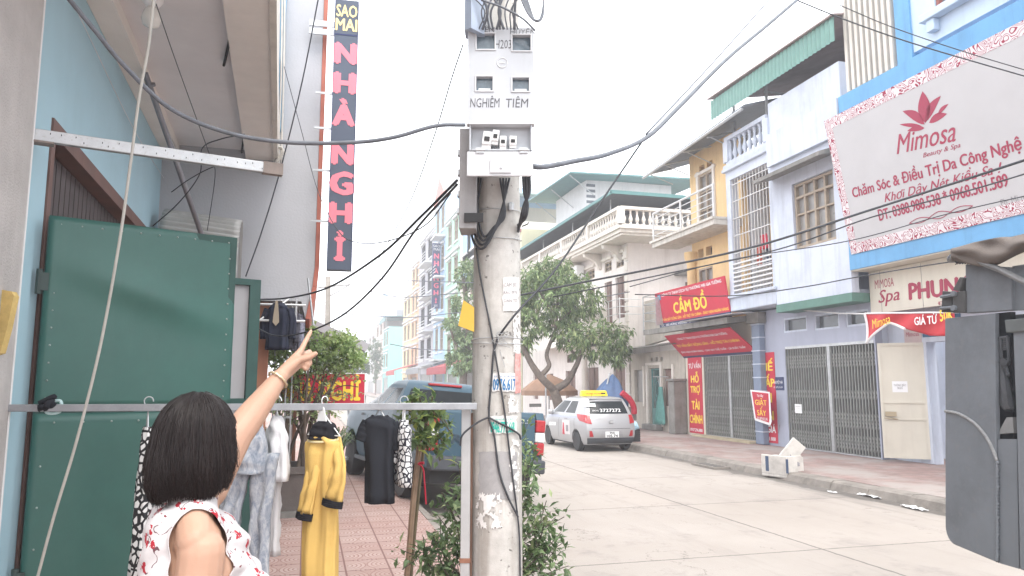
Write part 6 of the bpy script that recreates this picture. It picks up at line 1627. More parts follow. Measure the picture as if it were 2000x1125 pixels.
# ================================================================ UTILITY POLE
pb = dep(970, 800, 4.25); PX, PY_ = pb.x, pb.y
FH = Vector((FW.x, FW.y, 0)).normalized()            # level heading of the pole's faces
up_ = T('utility_pole', 'weathered concrete utility pole covered in torn paper stickers in the foreground', 'pole', (PX, PY_, .15))
def pole_mat():
    m, n, b = base('pole_concrete', .92, spec=.2)
    tc = nd(n, 'ShaderNodeTexCoord').outputs['Object']
    n1 = nd(n, 'ShaderNodeTexNoise', i_Scale=5.0, i_Detail=10.0, i_Roughness=.68); n.links.new(tc, n1.inputs['Vector'])
    c = ramp(n, n1.outputs[0], .3, .7, (.38, .365, .34), (.6, .58, .55))
    n2 = nd(n, 'ShaderNodeTexNoise', i_Scale=24.0, i_Detail=6.0, i_Roughness=.65); n.links.new(tc, n2.inputs['Vector'])
    pit = ramp(n, n2.outputs[0], .625, .66)
    c = mixc(n, mth(n, 'MULTIPLY', pit, .8), c, (.13, .12, .115))
    mp = nd(n, 'ShaderNodeMapping'); mp.inputs['Scale'].default_value = (9, 9, .7); n.links.new(tc, mp.inputs[0])
    n3 = nd(n, 'ShaderNodeTexNoise', i_Scale=1.5, i_Detail=8.0); n.links.new(mp.outputs[0], n3.inputs['Vector'])
    c = mixc(n, mth(n, 'MULTIPLY', ramp(n, n3.outputs[0], .5, .66), .55), c, (.24, .21, .18))
    # pale glue and paper scraps
    n4 = nd(n, 'ShaderNodeTexNoise', i_Scale=3.2, i_Detail=9.0, i_Roughness=.75); n.links.new(tc, n4.inputs['Vector'])
    c = mixc(n, mth(n, 'MULTIPLY', ramp(n, n4.outputs[0], .6, .635), .6), c, (.52, .5, .47))
    n.links.new(c, b.inputs['Base Color'])
    h = mth(n, 'SUBTRACT', n1.outputs[0], mth(n, 'MULTIPLY', pit, .5))
    bp = nd(n, 'ShaderNodeBump', i_Strength=.7, i_Distance=.012); n.links.new(h, bp.inputs['Height']); n.links.new(bp.outputs[0], b.inputs['Normal'])
    return m
PA = .38
PZ0, PZ1, PR0, PR1 = .15, 8.2, .152, .105
def prad(z): return PR0 + (PR1 - PR0) * (z - PZ0) / (PZ1 - PZ0)
mb = MB(); rings = []
for i in range(24):
    z = PZ0 + (PZ1 - PZ0) * i / 23; r = prad(z)
    ring = []
    for k in range(32):
        a = 2 * math.pi * k / 32 + PA; q = 2 * math.pi / 8; t_ = (a % q) - q / 2
        rr_ = r * (1 + .035 * (math.cos(t_) ** -1 - 1) * 4 - .004)
        ring.append(Vector((PX + rr_ * math.cos(a), PY_ + rr_ * math.sin(a), z)))
    rings.append(ring)
mb.loft(rings); mb.build('shaft', pole_mat(), up_, smooth=True)
def on_pole(px, py, d=.003):
    """point on the pole's surface under a sight line"""
    dr = ray(px, py); o = EYE; ax, ay = o.x - PX, o.y - PY_
    z = 2.0
    for _ in range(4):
        r = prad(z) + d + .002; A_ = dr.x ** 2 + dr.y ** 2; B_2 = ax * dr.x + ay * dr.y; C_ = ax * ax + ay * ay - r * r
        disc = B_2 * B_2 - A_ * C_
        t_ = (-B_2 - math.sqrt(max(disc, 0))) / A_; z = (o + dr * t_).z
    return o + dr * t_
def pole_patch(name, x0, y0, x1, y1, mat_, d=.003, ragged=0.0, seed=0, label=None, cat=None, n=10, m=10, holes=0.0):
    if holes: n = m = 34
    rr = random.Random(seed); mb = MB()
    jag = [[rr.uniform(-ragged, ragged) for _ in range(40)] for _ in range(4)]
    def fn(u, v):
        return on_pole(x0 + (x1 - x0) * u + jag[0][int(v * m)] * (1 if u in (0, 1) else 0), y0 + (y1 - y0) * v + jag[1][int(u * n)] * (1 if v in (0, 1) else 0), d)
    mb.sheet(fn, n, m)
    if holes: mb.f = [f for f in mb.f if noise.noise(Vector(mb.v[f[0]]) * 26) + .5 * noise.noise(Vector(mb.v[f[0]]) * 70) > (holes - .5) * .9]
    return mb
def sticker(lab, x0, y0, x1, y1, mat_, lines=(), ragged=0.0, seed=0, holes=0.0, d=.004):
    t = T('sticker', lab, 'sticker', on_pole((x0 + x1) / 2, y1), 'stickers pasted on the pole')
    pole_patch('paper', x0, y0, x1, y1, mat_, d, ragged, seed, holes=holes).build('paper', mat_, t, smooth=True)
    for (s, xa, ya, xb, yb, mt, bold) in lines:
        c = on_pole((xa + xb) / 2, (ya + yb) / 2, d + .002); ea, eb = on_pole(xa, (ya + yb) / 2, d + .002), on_pole(xb, (ya + yb) / 2, d + .002)
        # letters bent round the shaft
        o = text(t, s, mt, c, (eb - ea), (0, 0, 1), h=abs(on_pole((xa + xb) / 2, ya).z - on_pole((xa + xb) / 2, yb).z), w=(eb - ea).length, bold=bold, off=.002)
        if o:
            og = ORG[t.name]
            for vtx in o.data.vertices:
                w = vtx.co + og; dx, dy = w.x - PX, w.y - PY_; r = math.hypot(dx, dy); k = (prad(w.z) + d + .0045) / r
                vtx.co = Vector((PX + dx * k, PY_ + dy * k, w.z)) - og
    return t
K['paper'] = M('torn_paper', (.7, .68, .66), .85, .1, 20, dirt=.35)
K['greypaper'] = M('grey_glue_patch', (.33, .32, .32), .9, .12, 14, dirt=.3)
K['bluephone'] = M('print_blue', (.04, .17, .36), .6, .05, 9); K['greenphone'] = M('print_green', (.02, .42, .33), .6, .05, 9); K['redprint'] = M('print_red', (.58, .3, .28), .7, .5, 26)
sticker('torn white paper with blue phone number on the pole', 961, 728, 1012, 764, K['paper'], [('KHOAN CẮT BÊ TÔNG', 965, 731, 1009, 737, K['bluephone'], 0), ('0976.617', 962, 740, 1010, 762, K['bluephone'], .04)], 1.5, 1)
sticker('white paper strip with green phone number just above the dark cable knot', 955, 812, 1009, 846, K['paper'], [('KHOAN CẮT', 968, 815, 1004, 821, K['greenphone'], 0), ('0946.775.668', 956, 824, 1009, 845, K['greenphone'], .04)], 1.5, 2)
sticker('large grey pasted poster patch torn away at its foot', 936, 882, 1010, 975, K['greypaper'], [], 2.0, 3, d=.0025)
sticker('shredded white paper remains below the grey poster patch', 932, 965, 978, 1032, K['paper'], [], 4.0, 4, .45, d=.0032)
sticker('white stencilled notice high on the pole right side', 982, 542, 1013, 608, K['paper'], [('CẤM ĐỔ', 985, 548, 1011, 560, K['printgrey'], 0), ('RÁC 0978', 985, 566, 1011, 574, K['printgrey'], 0), ('DÁN TỜ', 985, 582, 1011, 590, K['printgrey'], 0)], 1.5, 5)
sticker('narrow red striped sticker on the right edge of the pole', 1006, 690, 1017, 768, K['redprint'], [], 1.0, 6)
sticker('pale shredded strip above the red sticker on the pole', 1003, 612, 1016, 690, K['paper'], [], 1.5, 7, .15)
sticker('small torn paper scrap on the pole right side above the green numbers', 994, 772, 1012, 806, K['paper'], [], 3, 8, .3)
sticker('patched paper scraps at the right side of the grey poster', 996, 860, 1014, 960, K['paper'], [], 3, 9, .5)
# yellow sheet wedged at the left of the pole
yf = PF(dep(912, 615, 4.2), RT); P = [(905, 586), (926, 600), (926, 648), (895, 636)]
mb = MB(); mb.prism([yf.px(*q) for q in P], yf.N * -.012); mb.build('yellow_sheet', M('yellow_card', (.62, .4, .07), .7, .08, 6, dirt=.2), label='yellow card sheet wedged against the left side of the pole', cat='sheet')
# tie wires
def band(py, d=.006, tilt=0.0, r=.004):
    pts = []
    for i in range(25):
        a = 2 * math.pi * i / 24; z = on_pole(970, py).z + tilt * math.sin(a); rr_ = prad(z) + d
        pts.append(Vector((PX + rr_ * math.cos(a), PY_ + rr_ * math.sin(a), z)))
    return pts
tw = T('tie_wires', 'thin steel wire ties wrapped round the upper part of the pole', 'wire', (PX, PY_, 2.2))
mb = MB()
for py, ti in ((404, .01), (460, .012), (662, -.01), (668, .008)): mb.tube(band(py, .008, ti), .003, 4)
p = on_pole(998, 404, .02); mb.lathe([(0, -.03), (.018, -.02), (.02, .02), (0, .03)], p, 8)
rr = random.Random(3); c = on_pole(974, 660, .02)
for _ in range(9): mb.tube(spl([c, c + rv(rr) * .04, c + Vector((RT.x, RT.y, 0)) * rr.uniform(-.08, .1) + Vector((0, 0, rr.uniform(-.2, .05)))], 5), .0016, 4)
mb.build('wire', K['steel'], tw)

# ---------------------------------------------------------------- meter box
mo = dep(977, 345, 3.98); mf = PF(mo, RT); mf.N = -FH if mf.N.dot(FH) > 0 else mf.N
K['gbox'] = M('grp_meter_box', (.5, .52, .55), .55, .05, 5, streak=.35, scol=(.36, .37, .38))
K['gboxw'] = M('grp_meter_flap', (.62, .63, .65), .5, .04, 5, streak=.12)
mx = T('meter_box', 'grey four window electric meter box with hand written names open at its fuse bay', 'meter box', mo)
xl, xr = mf.uv(913, 200)[0], mf.uv(1043, 200)[0]
zt, zm, zc, zb = mf.uv(977, 54)[1], mf.uv(977, 241)[1], mf.uv(977, 292)[1], mf.uv(977, 344)[1]
mb = MB(); mf.box(mb, xl + .008, xr - .008, zc - .005, zt - .01, -.2, -.062)     # back shell
mf.box(mb, xl + .01, xl + .02, zc - .004, zm, -.062, -.004); mf.box(mb, xr - .02, xr - .01, zc - .004, zm, -.062, -.004); mf.box(mb, xl + .021, xr - .021, zc - .004, zc + .006, -.062, -.004)
mb.build('shell', K['gbox'], mx, bevel=.006)
# cover with four window cut-outs
wn_ = [(931, 966, 96, 66), (1001, 1036, 99, 69), (930, 962, 177, 150), (1001, 1033, 178, 152)]
H_ = []
for (a_, b_, c_, d_) in wn_:
    p, q = mf.uv(a_, c_), mf.uv(b_, d_); H_.append((p[0], q[0], p[1], q[1]))
tmp = MB(); wallx(tmp, 0, .055, xl, xr, zm, zt, H_)
mb = MB(); mb.add([mf.p(v[1], v[2], -v[0]) for v in tmp.v], tmp.f)
mb.build('cover', K['gbox'], mx, bevel=.004)
mb = MB()
for h in H_:
    e = .008
    for q in ((h[0] - e, h[1] + e, h[3], h[3] + e), (h[0] - e, h[1] + e, h[2] - e, h[2]), (h[0] - e, h[0], h[2], h[3]), (h[1], h[1] + e, h[2], h[3])): mf.box(mb, *q, .0005, .006)
mf.box(mb, xl - .004, xr + .004, zm - .006, zm - .0005, -.05, .008)
mb.build('window_rim', K['gboxw'], mx, bevel=.002)
mb = MB()
for h in H_: mf.box(mb, h[0] + .001, h[1] - .001, h[2] + .001, h[3] - .001, -.03, -.026)
mb.build('meter_window', M('meter_glass', (.13, .17, .2), .12, .3, 20, spec=.6), mx)
mb = MB()
for h in H_[2:]: mf.box(mb, h[0] + .012, h[1] - .012, h[2] + .004, h[2] + .022, -.0255, -.022)
mb.build('meter_dial', K['white'], mx)
pn = M('marker_pen', (.12, .12, .13), .7, .2, 20)
for s, xa, ya, xb, yb in (('UYÊN', 925, 50, 966, 63), ('HUYỀN', 996, 52, 1046, 67), ('H203', 966, 78, 999, 95), ('NGHIÊM', 918, 187, 976, 210), ('TIÊM', 988, 188, 1032, 210)):
    p, q = mf.uv(xa, yb), mf.uv(xb, ya); text(mx, s, pn, mf.p((p[0] + q[0]) / 2, (p[1] + q[1]) / 2), mf.R, mf.U, h=q[1] - p[1], w=q[0] - p[0], bold=-.015, off=.0015, shear=.08)
c = mf.p(*mf.uv(981, 123)); mb = MB()
mb.tube([c + mf.R * (.028 * math.cos(a)) + mf.U * (.028 * math.sin(a)) + mf.N * .001 for a in [i / 20 * 6.2832 for i in range(21)]], .003, 4); mf.box(mb, mf.uv(976, 123)[0], mf.uv(986, 123)[0], mf.uv(981, 124)[1], mf.uv(981, 122)[1], .0005, .003); mb.build('moulded_ring', K['gboxw'], mx)
# breakers
for i, (a_, b_, c_, d_) in enumerate(((942, 960, 289, 255), (961, 974, 281, 252), (976, 989, 290, 264), (995, 1009, 288, 264))):
    p, q = mf.uv(a_, c_), mf.uv(b_, d_); tl = .12 if i < 2 else .03
    Rv = (mf.R * math.cos(tl) + mf.U * math.sin(-tl)); Uv = mf.U * math.cos(tl) + mf.R * math.sin(tl); cc_ = mf.p((p[0] + q[0]) / 2, (p[1] + q[1]) / 2)
    w, h = (q[0] - p[0]) / 2, (q[1] - p[1]) / 2
    mb = MB(); mb.obox(cc_, Rv, Uv, mf.N, -w, w, -h, h, -.055, -.01); mb.obox(cc_, Rv, Uv, mf.N, -w, w, -h * .55, h * .55, -.0099, .0); o = mb.build('breaker', K['white'], mx, bevel=.002)
    mb = MB(); mb.obox(cc_, Rv, Uv, mf.N, -w * .6, w * .6, -h * .2, h * .3, .0005, .006); mb.build('toggle', K['dark'], o)
mb = MB(); rr = random.Random(5)
for i in range(7):
    u = mf.uv(942 + i * 10, 290)[0]; mb.tube(spl([mf.p(u, zc + .03, -.03), mf.p(u + .01, zc + .015, -.02), mf.p(u + rr.uniform(-.03, .03), zc + .007, -.04)], 4), .003, 4)
mb.build('bay_wires', K['greycable'], mx)
# flap folded down
mb = MB(); mf.box(mb, mf.uv(912, 300)[0], mf.uv(1041, 300)[0], zb, zc - .012, -.012, .004); mf.box(mb, mf.uv(957, 300)[0], mf.uv(999, 300)[0], mf.uv(977, 339)[1], mf.uv(977, 312)[1], .0045, .014); mb.build('flap', K['gboxw'], mx, bevel=.004)
mb = MB()
for px in (938, 1023): u = mf.uv(px, 292)[0]; mf.box(mb, u - .022, u + .022, zc - .022, zc + .008, .0045, .012); mb.tube([mf.p(u - .025, zc - .006, .012), mf.p(u + .025, zc - .006, .012)], .006, 6)
c = mf.p(*mf.uv(979, 328), .015); mb.obox(c, mf.R, mf.U, mf.N, -.004, .004, -.008, .008, 0, .012)
mb.build('hinge', K['steel'], mx)
# second box behind, left, and the blue-grey one above
b2 = T('side_box', 'narrow weathered grey steel box mounted on the pole behind the meter box', 'box', dep(905, 445, 4.15))
m2 = PF(dep(905, 445, 4.12), Vector((RT.x, RT.y, 0)))
mb = MB(); a_, b_ = m2.uv(896, 446), m2.uv(924, 250); m2.box(mb, a_[0], b_[0] + .02, a_[1], b_[1], -.2, 0); mb.build('casing', M('weathered_grey_box', (.34, .33, .33), .6, .12, 5, streak=.4, dirt=.3), b2, bevel=.004)
mb = MB()
for py in (296, 335, 377, 410): z = m2.uv(898, py)[1]; m2.box(mb, a_[0] - .012, a_[0] - .001, z - .015, z + .015, -.06, -.01)
mb.build('hinge', K['steel'], b2)
mb = MB(); z = m2.uv(905, 426)[1]; m2.box(mb, m2.uv(907, 426)[0], b_[0] + .06, z - .025, z + .025, .001, .02); mb.build('clamp', K['dark'], b2)
b3 = T('top_box', 'blue grey metal box fixed above the meter box at the top of the picture', 'box', dep(922, 50, 4.05)); m3 = PF(dep(922, 52, 4.0), Vector((RT.x, RT.y, 0)))
a_, b_ = m3.uv(905, 42), m3.uv(921, -60); a2 = m3.uv(938, 56)[0]
mb = MB(); P = [m3.p(a_[0], a_[1], -.1), m3.p(b_[0], m3.uv(920, 54)[1], 0), m3.p(a2 + .02, m3.uv(930, 54)[1], -.08), m3.p(a2 + .02, m3.uv(930, 54)[1], -.2), m3.p(a_[0], a_[1], -.2)]; mb.prism(P, (0, 0, .5)); mb.build('casing', M('blue_grey_casing', (.38, .44, .54), .5, .08, 5), b3)
mb = MB(); m3.box(mb, a2 + .021, a2 + .06, m3.uv(930, 40)[1], m3.uv(930, 10)[1], -.16, -.1); mb.build('bracket', K['steel'], b3)

# ---------------------------------------------------------------- steel post, clothes rail
RZ = 1.73
rA = onpl(6, 797, L0, LN); RZ = rA.z; rB = ony(931, 794, 4.05); rB.z = RZ
rD = (rB - rA); rLn = rD.length; rD.normalize(); rNn = rD.cross(Vector((0, 0, 1)))
mb = MB(); mb.obox(rA, rD, rNn, (0, 0, 1), -.02, rLn, -.02, .02, -.0185, .0185); mb.build('clothes_rail', M('aluminium_rail', (.34, .35, .37), .45, .12, 9, metal=.4, dirt=.4), label='long grey steel rail carrying laundry from the teal wall to the pole', cat='rail', bevel=.003)
sp_f = PF(dep(912, 820, 4.12), RT); sp_t = T('steel_post', 'galvanised steel channel post holding the rail beside the utility pole', 'post', sp_f.px(912, 820) - Vector((0, 0, 1.4)))
u0, u1 = sp_f.uv(901, 850)[0], sp_f.uv(919, 850)[0]; zt_ = RZ - .02 - sp_f.o.z; zb_ = .155 - sp_f.o.z
mb = MB(); sp_f.box(mb, u0, u1, zb_, zt_, -.05, 0); mb.build('channel', M('post_zinc', (.42, .42, .42), .5, .12, 5, metal=.3, streak=.3, scol=(.3, .24, .2)), sp_t, bevel=.003)
mb = MB(); sp_f.box(mb, u1 + .001, u1 + .012, zb_, zt_ - .02, -.05, -.01); mb.build('rusty_lip', M('rust_brown', (.12, .07, .05), .8, .3, 9), sp_t)
z = sp_f.uv(905, 1095)[1]; mb = MB(); sp_f.box(mb, u0 - .004, u1 + .004, z - .012, z + .012, -.054, .004); mb.build('clamp_band', M('rust_red_band', (.25, .12, .08), .8, .3, 9), sp_t)

# ---------------------------------------------------------------- laundry
def rp(px, dz=0.0):
    d = ray(px, 795); t_ = (rA - EYE).dot(rNn) / d.dot(rNn); p = EYE + d * t_
    return Vector((p.x, p.y, RZ + dz))
def down(px, py, ref):
    """height below the rail for a picture row at the depth of ref"""
    return ref.z - onpl(px, py, ref, FH).z
VUP = Vector((0, 0, 1))
def fabric(name, c, var=.08, weave=220, bump=.15, rough=.9):
    return M(name, c, rough, var, 7, bump=bump, bscale=weave, spec=.06)
def frame_at(angle):
    Rv = Vector((math.cos(angle), math.sin(angle), 0)); return Rv, Rv.cross(VUP)
ah = math.atan2(RT.y, RT.x)
# yellow dress
p = rp(634); ref = p
t = T('yellow_dress', 'long mustard yellow dress with black cuffs hanging on a white hanger', 'clothes', p - Vector((0, 0, 1.05)), 'laundry hanging on the rail')
Rv, Nv = frame_at(ah - .55)
Kyel = fabric('mustard_jersey', (.6, .4, .13)); Kblk = fabric('black_cotton', (.022, .022, .026))
dt = down(634, 850, ref)
garment(t, 'fabric', Kyel, p, (Rv, Nv), [(-dt + .012, 0, .06, .045), (-dt - .012, 0, .085, .055), (-dt - .04, 0, .108, .06), (-dt - .1, 0, .112, .062), (-dt - .35, 0, .106, .062), (-dt - .6, 0, .1, .062), (-dt - .87, .01, .106, .066)], folds=7, amp=.014, seed=3)
cuff_l, cuff_r = onpl(592, 1005, p, FH), onpl(650, 975, p - FH * .08, FH)
for (s_, a_, m_, e_) in ((-1, (622, 872), (608, 935), (595, 1003)), (1, (654, 862), (660, 920), (650, 978))):
    dd_ = p - FH * (.1 if s_ > 0 else .05)
    q = [onpl(*a_, p, FH), onpl(*m_, dd_, FH), onpl(*e_, dd_, FH)]
    sr_ = .06 if s_ > 0 else .048
    tubegarment(t, 'sleeve', Kyel, q, [.045, sr_ * .9, sr_], Nv, .32, seed=s_ + 4, amp=.009)
    v_ = (q[2] - q[1]).normalized(); tubegarment(t, 'black_cuff', Kblk, [q[2] - v_ * .006, q[2] + v_ * .012, q[2] + v_ * .03], [sr_ * 1.06, sr_ * 1.07, sr_ * 1.07], Nv, .5, seed=9, amp=.002)
garment(t, 'black_inner_collar', Kblk, p, (Rv, Nv), [(-.075, 0, .035, .03), (-dt + .05, 0, .075, .05), (-dt + .006, 0, .082, .06), (-dt - .02, 0, .088, .062)], folds=4, amp=.008, seed=2, closed_top=True)
mb = MB(); sh0 = [p + Rv * (.092 * math.cos(a)) + Nv * (.066 * math.sin(a)) + VUP * (-dt - .022 - .01 * math.sin(a)) for a in [i / 24 * 6.2832 for i in range(25)]]; mb.tube(sh0, .006, 5); mb.build('neckline_piping', fabric('pale_piping', (.7, .6, .35)), t)
hanger(t, p + VUP * .03, Rv, .12, .09, K['white'])
mb = MB(); tri(mb, p + Nv * .02, Rv, VUP, [(-.012, .0), (.012, .0), (.045, -.11), (-.045, -.11)], .006); mb.build('hanger_neck', K['white'], t)
# black T-shirt
p = rp(742); ref = p
t = T('black_shirt', 'small black T-shirt hanging on the rail in front of the pickup', 'clothes', p - Vector((0, 0, .6)), 'laundry hanging on the rail')
Rv, Nv = frame_at(ah - .25); dt = down(742, 812, ref); db = down(742, 982, ref)
Kch = fabric('charcoal_jersey', (.026, .028, .034))
garment(t, 'fabric', Kch, p, (Rv, Nv), [(-dt, .0, .05, .03), (-dt - .025, .0, .085, .05), (-dt - .07, .0, .095, .055), (-(dt + db) / 2, .004, .082, .05), (-db, .012, .083, .05)], folds=5, amp=.008, seed=5)
for s_, a_, e_ in ((-1, (722, 826), (708, 862)), (1, (762, 826), (774, 880))): tubegarment(t, 'sleeve', Kch, [onpl(*a_, p, FH), (onpl(*a_, p, FH) + onpl(*e_, p, FH)) / 2 + Vector((0, 0, .01)), onpl(*e_, p, FH)], [.042, .045, .043], Nv, .55, seed=s_ + 2, amp=.004)
mb = MB(); mb.tube([p + Rv * (.045 * math.cos(a)) + Nv * (.034 * math.sin(a)) + VUP * (-dt - .012 + .012 * math.cos(2 * a)) for a in [i / 20 * 6.2832 for i in range(21)]], .006, 5); mb.build('neckband', fabric('charcoal_rib', (.035, .037, .042)), t)
hanger(t, p + VUP * .03, Rv, .07, .06, K['steel'])
# black and white patterned top, edge on
def pebble_mat(name, scale, dark, light, gap=.09):
    m, n, b = base(name, .85)
    tc = nd(n, 'ShaderNodeTexCoord').outputs['Object']
    v = nd(n, 'ShaderNodeTexVoronoi', i_Scale=scale, feature='DISTANCE_TO_EDGE'); n.links.new(tc, v.inputs['Vector'])
    nz = nd(n, 'ShaderNodeTexNoise', i_Scale=scale * .8); n.links.new(tc, nz.inputs['Vector'])
    f = ramp(n, mth(n, 'ADD', v.outputs[0], mth(n, 'MULTIPLY', mth(n, 'SUBTRACT', nz.outputs[0], .5), .12)), gap, gap + .03)
    n.links.new(mixc(n, f, dark, light), b.inputs['Base Color']); return m
p = rp(789); ref = p; dt = down(789, 820, ref); db = down(789, 946, ref)
t = T('patterned_top', 'narrow black and white pebble patterned top hanging edge-on beside the black T-shirt', 'clothes', p - Vector((0, 0, .5)), 'laundry hanging on the rail')
Rv, Nv = frame_at(ah - 1.25); KP = pebble_mat('pebble_print', 38, (.02, .02, .03), (.6, .6, .6), .1)
garment(t, 'fabric', KP, p, (Rv, Nv), [(-dt, 0, .05, .02), (-dt - .05, 0, .11, .035), (-(dt + db) / 2, 0, .12, .036), (-db, .02, .12, .04)], folds=5, amp=.006, seed=7)
tubegarment(t, 'sleeve', KP, [onpl(778, 845, p, FH), onpl(772, 880, p, FH), onpl(768, 905, p, FH)], [.022, .025, .022], Nv, .8, seed=4, amp=.003)
hanger(t, p + VUP * .03, Rv, .08, .07, K['steel'])
mb = MB(); mb.tube([p + VUP * .02, p - VUP * (dt + .02)], .009, 6); mb.build('hanger_stem', K['white'], t)
# grey jeans
def denim():
    m, n, b = base('acid_washed_cloth', .9)
    tc = nd(n, 'ShaderNodeTexCoord').outputs['Object']
    mp = nd(n, 'ShaderNodeMapping'); mp.inputs['Scale'].default_value = (1, 1, .45); n.links.new(tc, mp.inputs[0])
    nz = nd(n, 'ShaderNodeTexNoise', i_Scale=26.0, i_Detail=8.0, i_Roughness=.75, i_Distortion=1.0); n.links.new(mp.outputs[0], nz.inputs['Vector'])
    n.links.new(ramp(n, nz.outputs[0], .36, .66, (.15, .18, .23), (.46, .47, .49)), b.inputs['Base Color'])
    bp = nd(n, 'ShaderNodeBump', i_Strength=.5, i_Distance=.008); n.links.new(nz.outputs[0], bp.inputs['Height']); n.links.new(bp.outputs[0], b.inputs['Normal']); return m
p = rp(496) - FH * .12; p.z = RZ
t = T('grey_trousers', 'crumpled grey washed trousers hanging from the rail beside the woman', 'clothes', p - Vector((0, 0, 1.1)), 'laundry hanging on the rail')
Rv, Nv = frame_at(ah - .35); KD = denim()
h_ = lambda x, y: onpl(x, y, p, FH)
dt, dc = down(496, 832, p), down(496, 915, p)
garment(t, 'waist', KD, p, (Rv, Nv), [(-dt, .02, .085, .04), (-dt - .06, .01, .115, .06), (-dc * .86, .0, .135, .07), (-dc - .02, -.005, .14, .07)], folds=5, amp=.014, seed=8)
tubegarment(t, 'trouser_leg', KD, [h_(515, 885), h_(511, 960), h_(507, 1040), h_(508, 1140), h_(507, 1200)], [.085, .066, .053, .046, .044], Nv, .55, seed=1, amp=.014)
tubegarment(t, 'trouser_leg', KD, [h_(470, 885), h_(456, 960), h_(446, 1030), h_(440, 1100)], [.085, .066, .055, .05], Nv, .55, seed=6, amp=.014)
for xx in (480, 512): 
    q = h_(xx, 836); mb = MB(); mb.tube([Vector((q.x, q.y, RZ + .02)), q], .005, 5); mb.build('peg_loop', K['steel'], t)
# white garment behind
p = rp(537) + FH * .04; p.z = RZ
t = T('white_shirt', 'thin white shirt hanging narrow between grey trousers and yellow dress', 'clothes', p - Vector((0, 0, 1.0)), 'laundry hanging on the rail')
Rv, Nv = frame_at(ah - .95); h_ = lambda x, y: onpl(x, y, p, FH); KW = fabric('white_cotton', (.62, .61, .62), .05)
dt, db = down(537, 812, p), down(545, 935, p)
garment(t, 'fabric', KW, p, (Rv, Nv), [(-dt, 0, .02, .02), (-dt - .08, 0, .09, .04), (-(dt + db) / 2, .01, .11, .05), (-db, .02, .13, .06)], folds=5, amp=.012, seed=3)
tubegarment(t, 'trouser_leg', KW, [h_(536, 920), h_(534, 1000), h_(533, 1085)], [.055, .045, .04], Nv, .6, seed=7, amp=.008)
hanger(t, p + VUP * .03, Rv, .06, .07, K['white'])
# black/white polka cloth hanging behind the woman's back
p = rp(290); h_ = lambda x, y: onpl(x, y, p, FH)
t = T('spotted_cloth', 'black cloth with white blotches hanging behind the woman’s back', 'clothes', p - Vector((0, 0, 1.3)), 'laundry hanging on the rail')
Rv, Nv = frame_at(ah - 1.0); KS = pebble_mat('blotch_print', 24, (.02, .02, .022), (.66, .66, .65), .12)
garment(t, 'fabric', KS, p, (Rv, Nv), [(-.1, 0, .04, .02), (-.3, 0, .07, .03), (-.7, .0, .09, .035), (-1.2, .0, .1, .04)], folds=5, amp=.01, seed=4)
hanger(t, p + VUP * .03, Rv, .04, .07, K['steel'])
# rag and clip on the rail at the left
p = rp(92)
rg = T('rag', 'dark rag tied on the rail near the teal wall', 'rag', p)
mb = MB(); rr = random.Random(9)
for _ in range(7): mb.tube(spl([p + rv(rr) * .03 + VUP * .02, p + rv(rr) * .045 + VUP * .03, p + rv(rr) * .04 + VUP * .01], 5), .014, 6)
mb.build('cloth', Kch, rg, smooth=True)
p = rp(105); mb = MB(); mb.tube(spl([p + rD * -.03 + VUP * .03, p + rD * .03 + VUP * .035, p + rD * .03 - VUP * .02, p + rD * -.03 - VUP * .025, p + rD * -.035 + VUP * .02], 5), .008, 6); mb.build('pale_clip', M('aqua_plastic', (.45, .6, .6), .4), label='pale aqua plastic clip on the rail beside the dark rag', cat='clip')

# ---------------------------------------------------------------- cables
def cable(lab, pts, r, mat_=None, n=10, seg=6, name='cable', dsag=0):
    mb = MB(); mb.tube(spl(pts, n), r, seg); return mb.build(name, mat_ or K['cable'], smooth=True, label=lab, cat='cable')
D = dep
cable('thick grey cable sagging from upper left corner across to the meter box', [D(120, -20, 3.2), D(190, 65, 3.3), D(240, 125, 3.4), D(330, 210, 3.5), D(440, 258, 3.6), D(560, 278, 3.7), D(690, 278, 3.8), D(770, 268, 3.85), D(850, 246, 3.9), D(908, 244, 4.0)], .0105, K['greycable'])
cable('pale rope hanging down in front of the green gate', [D(302, -20, 2.9), D(290, 90, 2.9), D(272, 190, 2.9), D(255, 320, 2.9), D(232, 480, 2.9), D(195, 680, 2.9), D(150, 860, 2.9), D(105, 1010, 2.9), D(70, 1140, 2.9)], .0058, M('pale_rope', (.37, .36, .33), .8, .1, 12), name='rope')
cable('thick black cable rising from the right of the meter box to the top edge', [D(1030, 322, 4.1), D(1060, 326, 4.1), D(1120, 315, 4.3), D(1190, 300, 4.6), D(1265, 267, 5), D(1330, 205, 5.5), D(1420, 115, 6.2), D(1500, 48, 7), D(1580, -20, 8)], .016, K['greycable'])
cable('thin straight wire beside the thick black cable', [D(1262, 262, 5), D(1390, 125, 6.5), D(1520, -20, 8)], .007, K['greycable'])
cable('long black guy wire slanting from the pole knot up to the cable fork', [on_pole(975, 655, .02), D(1010, 610, 4.15), D(1090, 520, 4.4), D(1180, 385, 4.7), D(1262, 265, 5)], .0065)
cable('black twin cable falling left from the side box to the shop front, upper strand', [D(893, 352, 4.2), D(820, 425, 4.6), D(740, 500, 5.4), D(640, 562, 6.5), D(560, 582, 7.5), D(495, 585, 8)], .009)
cable('black twin cable falling left from the side box, lower strand ending by the shrub', [D(893, 360, 4.2), D(815, 445, 4.6), D(745, 545, 5.3), D(670, 615, 6.3), D(600, 648, 7.2), D(540, 656, 7.8), D(500, 640, 8)], .008)
cable('thin black wire from the side box sagging to the far shop', [D(905, 85, 4.2), D(880, 160, 4.4), D(850, 260, 4.8), D(805, 385, 5.6), D(760, 470, 6.6), D(725, 530, 8)], .004)
